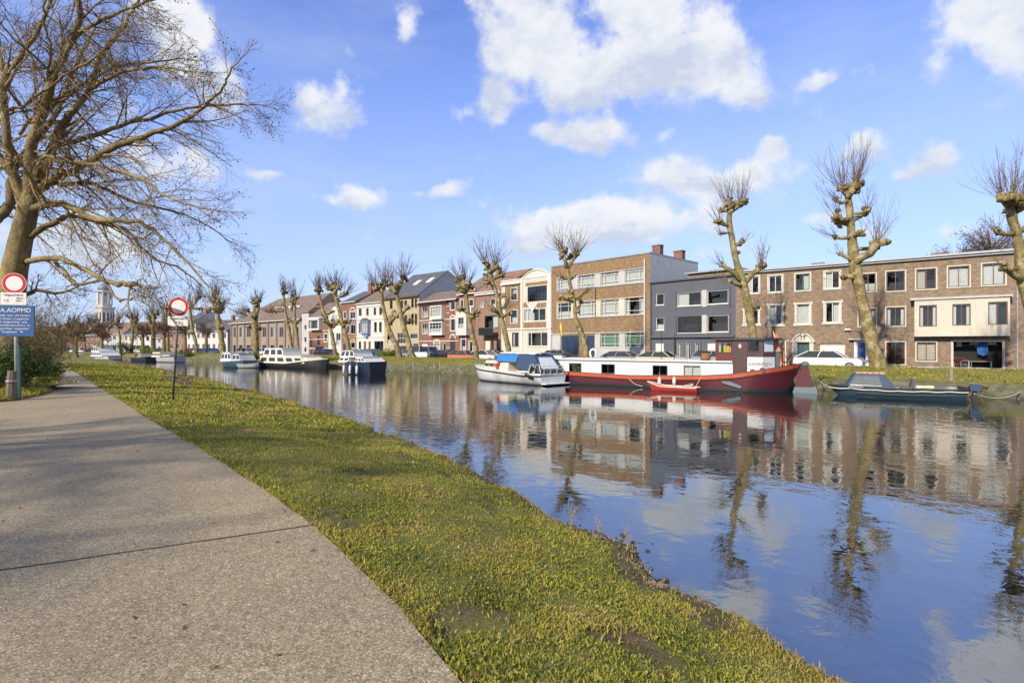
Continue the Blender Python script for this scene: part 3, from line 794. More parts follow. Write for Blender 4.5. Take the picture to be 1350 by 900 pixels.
def pollard(label, trunk, branches=(), knobs=(), fans=(), d=None, rscale=1.0, nseg=9):
    """all coordinates read off the photograph, laid out on the upright plane at the tree's own distance"""
    bx, by = trunk[0][0], trunk[0][1]
    if d is None:
        q = on_poly(bx, CREST); d = q[1]
    gz = .16
    def W3(px, py, dy=0.0): return Vector(((px-CX)/FPX*(d+dy), d+dy, zpx(py, d+dy)))
    root = empty('plane_tree', ((bx-CX)/FPX*d, d, gz)); ox = root.location.copy()
    tag(root, label, 'tree', 'pollarded plane trees along the far bank')
    k = d/FPX
    mb = MB()
    # trunk: smooth through the traced points, foot flared into the grass
    pts = []; rad = []
    tr = [(bx, by, trunk[0][2])] + list(trunk[1:])
    zf = W3(bx, by).z
    wob = [0.0]
    for i in range(len(tr)-1):
        n = 4
        for j in range(n + (1 if i == len(tr)-2 else 0)):
            f = j/n; a = tr[max(0, i-1)]; b = tr[i]; c = tr[i+1]; e = tr[min(len(tr)-1, i+2)]
            def cr(p0, p1, p2, p3, t): return .5*((2*p1)+(-p0+p2)*t+(2*p0-5*p1+4*p2-p3)*t*t+(-p0+3*p1-3*p2+p3)*t**3)
            x = cr(a[0], b[0], c[0], e[0], f); y = cr(a[1], b[1], c[1], e[1], f); h = b[2]+(c[2]-b[2])*f
            pts.append(W3(x, y, .25*mn.noise(Vector((bx, y*.03, 1)))) - ox)
            rad.append(h*k*rscale*.83*(1+.10*mn.noise(Vector((y*.12, bx, 0)))))
    foot = pts[0].copy(); foot.z = -.35
    if pts[0].z > .05:
        pts.insert(0, Vector((foot.x, foot.y, 0))); rad.insert(0, rad[0]*1.12)
    pts.insert(0, foot); rad.insert(0, rad[0]*1.3)
    mb.tube(pts, rad, nseg, wob=.16)
    allk = []
    for br in branches:
        dy = rnd.uniform(-.9, .9)
        bp = []; brr = []
        for i, (x, y, h) in enumerate(br):
            f = i/max(1, len(br)-1); bp.append(W3(x, y, dy*f)-ox); brr.append(h*k*rscale)
        mb.tube(bp, brr, 7, wob=.2)
        for q in range(4):
            c = bp[-1]+Vector((rnd.gauss(0, .8), rnd.gauss(0, .8), rnd.gauss(.2, .6)))*brr[-1]
            mb.blob(c, brr[-1]*rnd.uniform(.7, 1.2), jit=.45, nu=6, nv=4)
        allk.append((bp[-1], dy))
    for (x, y, r) in knobs:
        dy = rnd.uniform(-.5, .5); c = W3(x, y, dy)-ox
        for q in range(5):
            mb.blob(c+Vector((rnd.gauss(0, .5), rnd.gauss(0, .5), rnd.gauss(0, .35)))*r*k, r*k*(.35+.3*rnd.random()), jit=.45, nu=6, nv=4)
        for q in range(6):
            dv = Vector((rnd.gauss(0, .8), rnd.gauss(0, .8), rnd.gauss(.3, .5))).normalized()*r*k
            mb.tube([c, c+dv*.7, c+dv*rnd.uniform(1.0, 1.45)], [r*k*.5, r*k*.36, r*k*.12], 5, wob=.3)
        # short arm to the trunk
        if any((e_[0]-c).length < 2.6*r*k for e_ in allk): continue
        best = min(pts, key=lambda p: (p-c).length); mb.tube([best, best.lerp(c, .5)+Vector((0,0,-.03)), c], [r*k*.62, r*k*.5, r*k*.6], 6, wob=.2)
    mb.build('trunk', M['bark'], root, smooth=True)
    cr_ = MB()
    for (x, y, n, ln, spread, tilt) in fans:
        n = int(n*1.45)+1; ln *= 1.12; spread *= 1.12
        c0 = W3(x, y)-ox
        for q in range(n):
            an = rnd.gauss(tilt, spread*.62); dp = rnd.gauss(0, spread*.6)
            dr = Vector((math.sin(an), math.sin(dp), math.cos(an)*math.cos(dp))).normalized()
            p = c0 + Vector((rnd.gauss(0, 2.2), rnd.gauss(0, 2.2), rnd.gauss(0, 1.2)))*k
            l = ln*k*rnd.uniform(.45, 1.08); P_ = [p]; nst = 5
            r0 = max(.013, .36*k)*rnd.uniform(.7, 1.15)
            for j in range(nst):
                dr = (dr+Vector((rnd.gauss(0,.07), rnd.gauss(0,.07), .13))).normalized(); P_.append(P_[-1]+dr*l/nst)
            cr_.tube(P_, [r0, r0*.85, r0*.7, r0*.55, r0*.42, r0*.25], 3, cap=False)
            for j in range(rnd.choice((1, 2, 2, 3))):
                b = P_[rnd.randint(1, 4)]; dd = (dr+Vector((rnd.gauss(0,.45), rnd.gauss(0,.45), .1))).normalized()
                e = b+dd*l*rnd.uniform(.15, .4); cr_.tube([b, b.lerp(e, .5)+Vector((0,0,.01)), e], [r0*.5, r0*.4, r0*.2], 3, cap=False)
    if fans: cr_.build('crown', M['shoot'] if d < 60 else M['shoot_dark'], root)
    return root
def C(lst, ox, oy, s, w=True):   # crop -> photo pixels
    return [((p[0]/s+ox), (p[1]/s+oy)) + tuple(p[2:]) for p in lst]
s5 = 2.7
pollard('tall pollarded plane tree behind the wheelhouse of the red barge',
  C([(392,850,6.0),(385,790,6.0),(370,690,6.2),(350,600,6.0),(325,520,4.8),(310,440,4.4),(300,370,4.2),(312,335,3.8)], 850,150,s5),
  [C(b, 850,150,s5) for b in ([(352,605,4),(378,575,3.6),(405,552,3.4),(412,545,3.2)],[(345,600,3.5),(310,560,3),(275,540,2.6)],[(350,615,3.5),(325,605,3),(300,595,2.4)],[(318,470,2.5),(345,458,2.6)],[(372,700,2.5),(392,690,2.4)],[(302,400,2.6),(265,388,3.0)],[(305,350,3),(343,320,4)],[(305,340,3),(296,322,3.4)])],
  C([(265,385,4.5),(272,342,3.5),(344,318,5.5),(297,325,5),(272,425,3.2),(335,495,3),(345,458,3.4),(410,546,5)],850,150,s5),
  C([(344,318,22,42,.6,.15),(297,325,20,42,.6,-.15),(268,385,10,28,.7,-.7),(410,545,18,42,.4,.2),(345,458,5,20,.6,.5),(275,540,8,26,.8,-.9),(300,595,8,24,.6,-1.1),(392,690,7,30,.5,.6),(272,425,4,20,.6,-.9)],850,150,s5))
pollard('tallest pollarded plane tree, in front of the blue door of the brown brick terrace',
  C([(828,880,11.5),(815,840,9.6),(800,780,9.2),(770,650,8.2),(752,565,8.6),(742,500,7.6),(735,420,5.6),(728,340,5.4),(722,290,5)], 850,150,s5),
  [C(b, 850,150,s5) for b in ([(745,530,6),(775,508,5),(800,498,5),(822,470,5.6),(828,460,5)],[(745,575,3),(710,582,2.8)],[(733,440,3),(700,442,2.4),(678,440,2)],[(728,395,3.2),(700,385,3.4),(684,372,4)],[(735,380,3.2),(762,368,3),(790,347,3)],[(740,435,3),(765,427,3.2)],[(722,310,3),(700,318,2.5),(675,306,2.2)],[(722,300,4),(745,262,4.4)],[(722,290,4),(705,268,3.4)],[(738,520,3),(715,508,2.4),(695,500,2)])],
  C([(686,374,6),(690,392,5),(745,255,6.5),(765,248,5),(705,266,4.5),(826,462,6),(812,478,5),(790,348,3.6),(768,428,4.2),(678,440,3),(710,580,3.4),(735,262,6)],850,150,s5),
  C([(750,252,38,60,.62,.1),(705,264,20,58,.6,-.45),(826,462,20,56,.42,.15),(686,374,14,50,.6,-.5),(790,348,9,36,.6,.5),(678,440,8,34,.6,-.9),(768,428,5,26,.6,.6),(697,502,5,26,.6,-1.0),(710,580,4,28,.5,-1.2),(690,305,8,36,.5,-.8)],850,150,s5))
pollard('pollarded plane tree at the right edge of the photo, leaning in front of the drainpipe',
  C([(1452,900,9),(1420,800,8.6),(1375,690,8),(1348,600,7.6),(1335,500,6.6),(1325,430,6.2),(1310,380,6.4),(1298,330,6.4)],850,150,s5),
  [C(b, 850,150,s5) for b in ([(1345,590,5),(1320,578,4),(1300,566,3.4),(1290,552,4)],[(1322,425,3.6),(1285,428,3),(1258,424,3),(1250,412,2.4)],[(1310,330,5),(1320,298,5)],[(1300,330,5),(1275,300,4.6)],[(1330,420,4),(1370,400,3.4)],[(1320,350,4),(1350,330,4.6)])],
  C([(1275,300,6),(1300,298,6),(1320,290,5.6),(1345,330,5.6),(1258,422,4),(1290,550,5),(1305,345,7)],850,150,s5),
  C([(1275,298,22,56,.5,-.45),(1305,295,26,64,.5,0),(1335,310,22,60,.6,.35),(1256,420,10,30,.7,-.7),(1290,550,6,26,.8,-.8)],850,150,s5))
s6 = 3.905
pollard('slim pollarded plane tree in front of the ochre brick building',
  C([(228,720,5.2),(215,660,5.2),(195,550,4.6),(170,470,4.2),(150,420,3.6),(145,340,2.8),(120,240,2.8),(110,170,2.6)],720,310,s6),
  [C(b,720,310,s6) for b in ([(110,170,2.4),(95,120,2.6),(85,95,3)],[(112,170,2.2),(135,125,3),(155,100,3)],[(118,225,2),(85,215,2)],[(120,230,2),(145,212,2)],[(145,345,2),(100,328,2),(75,322,2)],[(150,330,2),(180,305,2.2),(210,288,1.8)],[(160,380,2),(180,345,1.8)])],
  C([(85,90,5),(80,115,4),(150,100,5),(130,110,4.5),(75,212,3),(95,325,3.6),(120,290,3),(205,288,2.6),(165,320,4),(178,345,3),(165,392,3.4)],720,310,s6),
  C([(85,88,24,38,.65,-.35),(150,98,26,38,.65,.3),(75,212,5,14,.8,-.8),(205,288,5,14,.7,.8)],720,310,s6))
s5a = 4.09
pollard('pollarded plane tree behind the blue canopy of the white cruiser',
  C([(330,690,4.4),(325,640,4.4),(305,550,4.4),(290,490,4.2),(278,420,3.6),(270,370,3.2),(238,290,3.6),(232,240,4)],590,300,s5a),
  [C(b,590,300,s5a) for b in ([(290,485,3),(320,465,2.4),(335,458,2)],[(275,460,2.6),(240,440,2.4)],[(272,380,2.6),(300,365,2)],[(238,280,3),(262,268,2.6),(290,255,2.4)],[(235,240,3),(210,205,2.8)],[(235,240,3),(258,212,2.8)],[(230,300,2.4),(205,290,2)])],
  C([(205,195,4),(215,225,3.6),(258,212,4.4),(240,240,5),(290,257,3.4),(262,270,4.5),(215,300,3.8),(300,370,3),(240,440,3.6),(335,460,3),(215,255,4)],590,300,s5a),
  C([(207,195,18,36,.55,-.35),(256,208,22,36,.65,.2),(288,255,8,26,.6,.7),(300,440,14,34,.4,.75),(240,438,8,20,.8,-.7)],590,300,s5a))
pollard('pollarded plane tree at the bow of the white cruiser, before the white bay',
  C([(158,700,4.2),(150,640,4.0),(130,560,3.8),(112,460,3.2),(105,400,3),(88,310,4.2)],590,300,s5a),
  [C(b,590,300,s5a) for b in ([(110,460,2.4),(75,440,2),(60,436,2)],[(112,480,2.6),(140,480,3),(158,460,2.4)],[(95,350,3),(60,330,2)],[(95,340,3),(120,320,2.6)])],
  C([(60,290,4.5),(85,270,4.5),(112,300,4.5),(70,310,4),(60,438,3.4),(150,470,4.4),(158,452,3),(135,485,3.4)],590,300,s5a),
  C([(62,285,14,30,.5,-.6),(88,265,12,32,.3,0),(112,295,10,26,.5,.5),(150,470,5,12,.8,.5)],590,300,s5a))
s4b = 4.5
pollard('left one of two crossing pollarded planes before the yellow house',
  C([(305,740,4.8),(292,680,4.6),(255,600,4.0),(225,520,3.6),(208,450,3.2),(198,400,3),(192,320,3.2)],460,310,s4b),
  [C(b,460,310,s4b) for b in ([(240,500,2.6),(262,465,2.4)],[(245,520,2.6),(282,470,2.8)],[(195,330,2.6),(168,315,2.6)],[(198,320,2.6),(212,290,2.6)])],
  C([(165,318,4.4),(185,290,4),(212,290,4.6),(235,300,4),(240,485,3),(280,470,3.4)],460,310,s4b),
  C([(165,312,18,30,.6,-.5),(205,285,20,34,.6,.1),(235,295,8,24,.5,.4)],460,310,s4b))
pollard('right one of two crossing pollarded planes before the yellow house',
  C([(392,740,5.0),(372,700,4.8),(345,610,4.4),(325,540,4),(305,460,3.4),(290,380,3.2),(280,340,3)],460,310,s4b),
  [C(b,460,310,s4b) for b in ([(285,350,3),(262,320,2.8)],[(285,340,3),(305,290,2.8),(322,258,2.6)],[(312,470,2.4),(335,440,2.4),(350,428,2)],[(320,520,2.4),(345,515,2.6),(362,508,2)])],
  C([(262,312,4.6),(285,300,3.6),(322,255,4),(305,280,3.4),(348,430,3.6),(360,510,3.6)],460,310,s4b),
  C([(262,305,16,30,.5,-.4),(320,250,24,30,.7,.15),(360,505,3,10,.6,.5)],460,310,s4b))
s7 = 7.5
pollard('pollarded plane tree at the bow of the black hulled houseboat',
  C([(466,820,3.2),(450,700,3.2),(430,600,2.9),(410,520,2.8),(355,400,2.4),(325,300,2.2),(302,210,2.0)],380,360,s7),
  [C(b,380,360,s7) for b in ([(430,540,2),(400,500,2),(360,470,2)],[(440,540,2),(475,495,2)],[(345,390,1.8),(400,400,2),(440,380,1.8)])],
  C([(300,155,3.8),(320,170,3),(285,175,2.6),(340,410,3),(440,490,3.6),(265,340,2.2)],380,360,s7),
  C([(300,150,26,22,.65,0),(440,485,8,12,.6,.4)],380,360,s7))
pollard('broad headed pollarded plane tree left of the white terraced house',
  C([(612,800,3.4),(600,740,3.4),(570,620,3.3),(545,520,3.4),(515,420,2.8),(480,280,2.6),(465,210,2.6)],380,360,s7),
  [C(b,380,360,s7) for b in ([(480,250,2),(440,180,2.2),(410,150,2)],[(480,250,2),(530,220,2),(570,205,2)],[(540,520,2),(500,490,2)],[(550,510,2),(590,480,2)])],
  C([(410,155,3.6),(440,140,4.4),(480,145,4.2),(570,205,3.6),(530,225,3),(500,485,3),(595,478,3),(540,515,4)],380,360,s7),
  C([(415,145,16,22,.5,-.5),(460,135,20,26,.5,0),(500,160,12,24,.5,.5),(575,200,12,22,.5,.6)],380,360,s7))
s8 = 8.18
pollard('left one of the twin pollarded planes by the wheelhouse of the black houseboat',
  C([(1105,800,2.8),(1090,640,2.7),(1065,500,2.5),(1040,380,2.2),(1022,260,2),(1012,150,1.9)],250,370,s8),
  [C(b,250,370,s8) for b in ([(1030,300,1.6),(960,300,1.5),(880,310,1.2)],)],
  C([(1015,125,4),(1070,430,3.6),(1000,250,2.4),(870,330,3.2),(920,330,3)],250,370,s8),
  C([(1015,115,22,20,.7,0),(880,330,16,12,1.0,-1.6),(930,325,14,12,1.2,-1.2)],250,370,s8))
pollard('right one of the twin pollarded planes by the wheelhouse of the black houseboat',
  C([(1178,810,2.8),(1160,640,2.7),(1140,480,2.5),(1132,360,2.1),(1130,260,2)],250,370,s8),
  (), C([(1125,200,3.4),(1150,190,3),(1100,215,2.6),(1120,290,3.4),(1160,450,3.2),(1100,440,3)],250,370,s8),
  C([(1125,190,24,24,.6,.1),(1120,285,6,12,.8,.5)],250,370,s8))
pollard('stout pollarded plane tree rising from the clipped green bush',
  C([(712,820,5.2),(712,650,5.0),(708,510,4.4),(705,420,4),(700,350,3.6)],250,370,s8),
  [C(b,250,370,s8) for b in ([(705,400,2.4),(660,350,2),(620,320,1.8)],[(705,360,2.4),(690,280,2)],[(710,380,2.4),(745,290,2.2),(740,230,2)],[(705,520,2.6),(660,505,2),(640,500,1.6)],[(710,520,2.6),(750,515,1.8)])],
  C([(620,320,2.6),(690,240,3),(740,215,3.2),(700,380,4),(640,498,2.8),(750,515,2.6),(720,500,4.6)],250,370,s8),
  C([(690,235,14,14,.7,-.2),(740,210,16,16,.7,.2),(610,330,14,16,.8,-.8),(600,370,22,16,1.3,-1.5),(560,350,14,14,1.2,-1.6)],250,370,s8))
pollard('bushy headed pollarded plane left of the long grey brick building',
  C([(362,800,4.6),(345,640,4.4),(328,520,4.6),(305,400,4),(290,300,3.8),(285,230,3)],250,370,s8),
  [C(b,250,370,s8) for b in ([(300,330,2.6),(345,300,1.8)],[(295,280,2.6),(250,220,1.8)],[(295,260,2.6),(320,180,1.8)])],
  C([(285,300,6),(300,250,5),(250,220,3),(345,300,3.6),(340,500,4.6)],250,370,s8),
  C([(285,200,34,26,.35,0),(330,300,22,18,.5,.5),(245,230,14,18,.5,-.5),(230,440,12,10,1,-1.4)],250,370,s8))
pollard('leaning pollarded plane in front of the low white house',
  C([(85,790,2.6),(65,660,2.5),(30,520,2.4),(10,400,2.4),(5,300,2.4)],250,370,s8),
  (), C([(5,290,3.6),(100,180,3),(118,300,3),(20,560,2.6)],250,370,s8),
  C([(5,280,20,18,.7,-.1),(105,170,12,16,.5,0)],250,370,s8))
labs = ['third pollarded plane left of the right no entry sign pole, spreading head','pollarded plane tree just left of the right no entry sign, forked head','pollarded plane right of the church tower with a round head','thin pollarded plane close to the church tower, beyond the moored boats','small pollarded plane in front of the terracotta roof','small leaning pollarded plane near the bend of the river','pollarded plane seen through the branches at the bend','furthest left pollarded plane, half lost in the thicket']
for (bx, by, hy, hw, L_), lab in zip(((222,466,408,2.2,20),(202,466,412,3.2,22),(173,467,418,2.2,16),(160,468,420,1.6,14),(134,469,424,1.6,14),(113,469,428,1.5,14),(97,470,427,1.5,14),(84,470,430,1.4,13)), labs):
    ln = rnd.uniform(-7, 7); mid = (by+hy)/2
    kn = [(bx+ln+rnd.uniform(-6, 6), hy+rnd.uniform(-3, 14), 2.4) for _ in range(6)]
    pollard(lab, [(bx,by,hw*1.15),(bx+ln*.4,mid,hw),(bx+ln,hy,hw*.8)], [[(bx+ln*.6,mid-8,hw*.6),(kx,ky,hw*.5)] for kx, ky, _ in kn[:3]], kn, [(kx,ky,7,L_,.6,(kx-bx-ln)*.06) for kx, ky, _ in kn], d=None)

# ------------------------------------------------------------------ the big bare tree on the left
def grow(mbs, p, dr, length, r, level, maxl, droop, tips):
    n = 5 if level < 3 else 4
    pts = [p]; rad = [r]; q = Vector(p); d = Vector(dr)
    for i in range(n):
        d = (d + Vector((rnd.gauss(0,.10), rnd.gauss(0,.10), rnd.gauss(0,.08)-droop+ (droop*1.6 if i >= n-2 else 0)))).normalized()
        q = q + d*length/n; pts.append(q.copy()); rad.append(r*(1-.72*(i+1)/n))
    mbs.tube(pts, rad, 5 if level < 2 else (4 if level == 2 else 3), cap=False)
    if level >= maxl: tips.append(pts[-1]); return
    kids = {1: 9, 2: 8, 3: 5}.get(level, 4)
    for c in range(kids):
        f = .18+.80*(c+rnd.random()*.7)/kids; i = min(n-1, int(f*n)); b = pts[i].lerp(pts[i+1], f*n-i)
        t = (pts[i+1]-pts[i]).normalized(); ax = Vector((rnd.gauss(0,1), rnd.gauss(0,1), rnd.gauss(0,1)))
        side = t.cross(ax).normalized(); a = R(rnd.uniform(24, 58))
        nd_ = (t*math.cos(a)+side*math.sin(a)).normalized()
        grow(mbs, b, nd_, length*rnd.uniform(.34, .58)*(1.05-.3*f), max(.0052, r*(1-.7*f)*.48), level+1, maxl, droop, tips)
def big_tree(name, label, d0, limbs, trunk, maxl=4, kids_per_m=3.4, twigname='crown'):
    k = d0/FPX
    def W3(px, py, dy=0): return Vector(((px-CX)/FPX*(d0+dy), d0+dy, zpx(py, d0+dy)))
    root = empty(name, W3(trunk[0][0], HY+1120/d0)); root.location.z = 0; o3 = root.location.copy()
    tag(root, label, 'tree')
    mbt = MB(); tips = []; mbc = MB()
    tp = [W3(x, y)-o3 for x, y, h in trunk]; tr = [h*k for x, y, h in trunk]
    mbt.tube([Vector((tp[0].x, 0, -.2)), Vector((tp[0].x, 0, .3))]+tp[1:], [tr[0]*1.35, tr[0]]+tr[1:], 14, wob=.07)
    for li, (pl, dy, lv) in enumerate(limbs):
        P_ = []; Rr = []; m = len(pl)
        for i, (x, y, h) in enumerate(pl):
            P_.append(W3(x, y, dy*(i/(m-1))**1.0)-o3); Rr.append(h*k*.68)
        # subdivide (catmull) for smooth limbs
        S_ = []; SR = []
        for i in range(m-1):
            a = P_[max(0, i-1)]; b = P_[i]; c = P_[i+1]; e = P_[min(m-1, i+2)]
            for j in range(5):
                t = j/5; S_.append(.5*((2*b)+(c-a)*t+(2*a-5*b+4*c-e)*t*t+(3*b-a-3*c+e)*t**3) + Vector((rnd.gauss(0,1), rnd.gauss(0,1), rnd.gauss(0,1)))*.02); SR.append(Rr[i]+(Rr[i+1]-Rr[i])*t)
        S_.append(P_[-1]); SR.append(Rr[-1])
        mbt.tube(S_, SR, 8, cap=True, wob=.08)
        tot = sum((S_[i+1]-S_[i]).length for i in range(len(S_)-1))
        nk = int(tot*kids_per_m*lv)
        for c in range(nk):
            f = .12+.88*(c+rnd.random())/nk; x = f*(len(S_)-1); i = min(len(S_)-2, int(x)); b = S_[i].lerp(S_[i+1], x-i)
            t = (S_[i+1]-S_[i]).normalized(); ax = Vector((rnd.gauss(0,1), rnd.gauss(0,1), rnd.gauss(0,1)))
            side = t.cross(ax).normalized(); a = R(rnd.uniform(22, 62)); nd_ = (t*math.cos(a)+side*math.sin(a)).normalized()
            if nd_.x < -.2 and rnd.random() < .5: nd_.x *= -1
            if nd_.z > .3 and rnd.random() < .45: nd_.z *= -.6
            r0 = max(.010, min(SR[i]*.42, .045)); ll = rnd.uniform(1.0, 2.6)*(1.12-.45*f)*min(1, tot/5)
            grow(mbc, b, nd_, ll, r0, 2, maxl, .04, tips)
        grow(mbc, S_[-1], (S_[-1]-S_[-2]).normalized(), 1.0, SR[-1], 2, maxl, .02, tips)
    mbt.build('trunk', M['bigbark'], root, smooth=True)
    mbc.build(twigname, M['twig_brown'], root)
    # shrivelled seed balls and leaf remnants at the twig ends
    sm = MB()
    for t in tips:
        if rnd.random() < .3:
            c = t+Vector((rnd.gauss(0,.03), rnd.gauss(0,.03), -.03)); s = rnd.uniform(.012, .03)
            sm.add([tuple(c+Vector(v)*s) for v in ((1,0,0),(-1,0,.3),(0,1,0),(0,-1,-.2),(0,0,1),(0,0,-1))], [(0,2,4),(2,1,4),(1,3,4),(3,0,4),(2,0,5),(1,2,5),(3,1,5),(0,3,5)])
    sm.build('seed_heads', M['leaf_dry'], root)
    return root
def c2(l): return [(x/2.25, y/2.25, h) for x, y, h in l]
limbs = [
 (c2([(75,640,9),(40,520,8),(22,440,7),(14,330,6),(14,230,5.5),(60,170,4.5),(120,80,3.5),(160,-20,3),(190,-90,2)]), -.5, 1),
 (c2([(14,240,4),(0,150,3.5),(-15,60,3),(-10,-40,2.4)]), .6, 1),
 (c2([(92,600,11),(88,520,10),(100,410,9),(132,320,8),(165,210,7),(210,120,6),(238,50,5),(225,-20,4),(230,-120,2.5)]), -1.2, 1),
 (c2([(100,590,9),(135,500,8),(165,420,7.5),(205,340,6.5),(265,265,5.5),(300,170,4.5),(360,90,3.6),(400,20,2.8),(430,-40,1.6)]), .5, 1),
 (c2([(120,560,8),(160,530,7.2),(230,500,6.5),(330,440,5.6),(440,400,4.6),(520,370,3.8),(600,320,3.0),(660,265,2.2),(690,200,1.3)]), -1.5, 1),
 (c2([(160,430,6),(220,420,5),(330,382,4.2),(450,350,3.4),(560,322,2.6),(680,312,1.8),(760,310,1)]), 1.0, 1),
 (c2([(90,625,8),(150,605,6.5),(200,612,6),(290,652,5),(400,655,4),(460,690,3.2),(520,740,2.4),(620,850,1.2)]), -2.2, .7),
 (c2([(75,775,6),(160,765,5),(240,792,4.4),(330,838,4.2),(380,842,4.6),(402,842,4)]), -2.6, .3),
 (c2([(160,768,3.6),(200,820,3.2),(240,845,3),(300,832,2.4),(345,880,2),(362,890,1.6),(400,882,1.4)]), -2.8, .25),
 (c2([(90,700,6),(170,655,5),(220,640,4),(290,662,3.6),(370,680,3),(450,760,2.4),(540,800,1.8),(600,850,1)]), 1.6, 1),
 (c2([(105,560,7),(130,470,5),(200,480,4),(300,492,3.4),(420,530,2.6),(500,590,2),(610,620,1)]), -3.0, 1),
 (c2([(130,545,6),(200,545,4.5),(280,548,3.6),(400,600,2.8),(560,640,1.8),(690,720,.9)]), 2.4, 1),
 (c2([(-60,690,10),(0,640,9),(28,600,8),(34,520,7),(60,470,6),(105,420,5.6),(170,330,4.6),(200,250,4),(250,150,3),(290,60,2)]), 2.5, 1),
 (c2([(60,560,6),(-20,440,6),(-80,330,5),(-140,200,4)]), 0, 1),
 (c2([(0,330,3.4),(60,320,3),(110,285,2.6),(190,225,2.2),(270,180,1.8),(330,120,1.2)]), -2.0, 1),
 (c2([(140,330,4),(230,260,3),(340,200,2.6),(450,185,2),(540,175,1.2)]), 2.2, 1),
 (c2([(210,120,4),(300,60,3),(400,20,2.4),(480,-10,1.6)]), -1.6, 1),
 (c2([(265,265,3.6),(360,215,3),(470,200,2.2),(570,215,1.2)]), -2.4, 1),
 (c2([(60,400,3),(110,330,3),(140,250,2.6),(150,150,2.2),(130,60,1.8),(140,-20,1.2)]), -1.6, 1),
 (c2([(40,900,5),(110,860,3.6),(170,870,2.6),(230,850,1.6)]), .8, 1),
]
bt = big_tree('bare_tree', 'big bare spreading tree behind the left no entry sign', 18.0, limbs,
         [(12,510,16),(14,460,15),(15,400,14),(19,355,13.5),(29,310,12),(37,275,11.5),(43,250,8)])
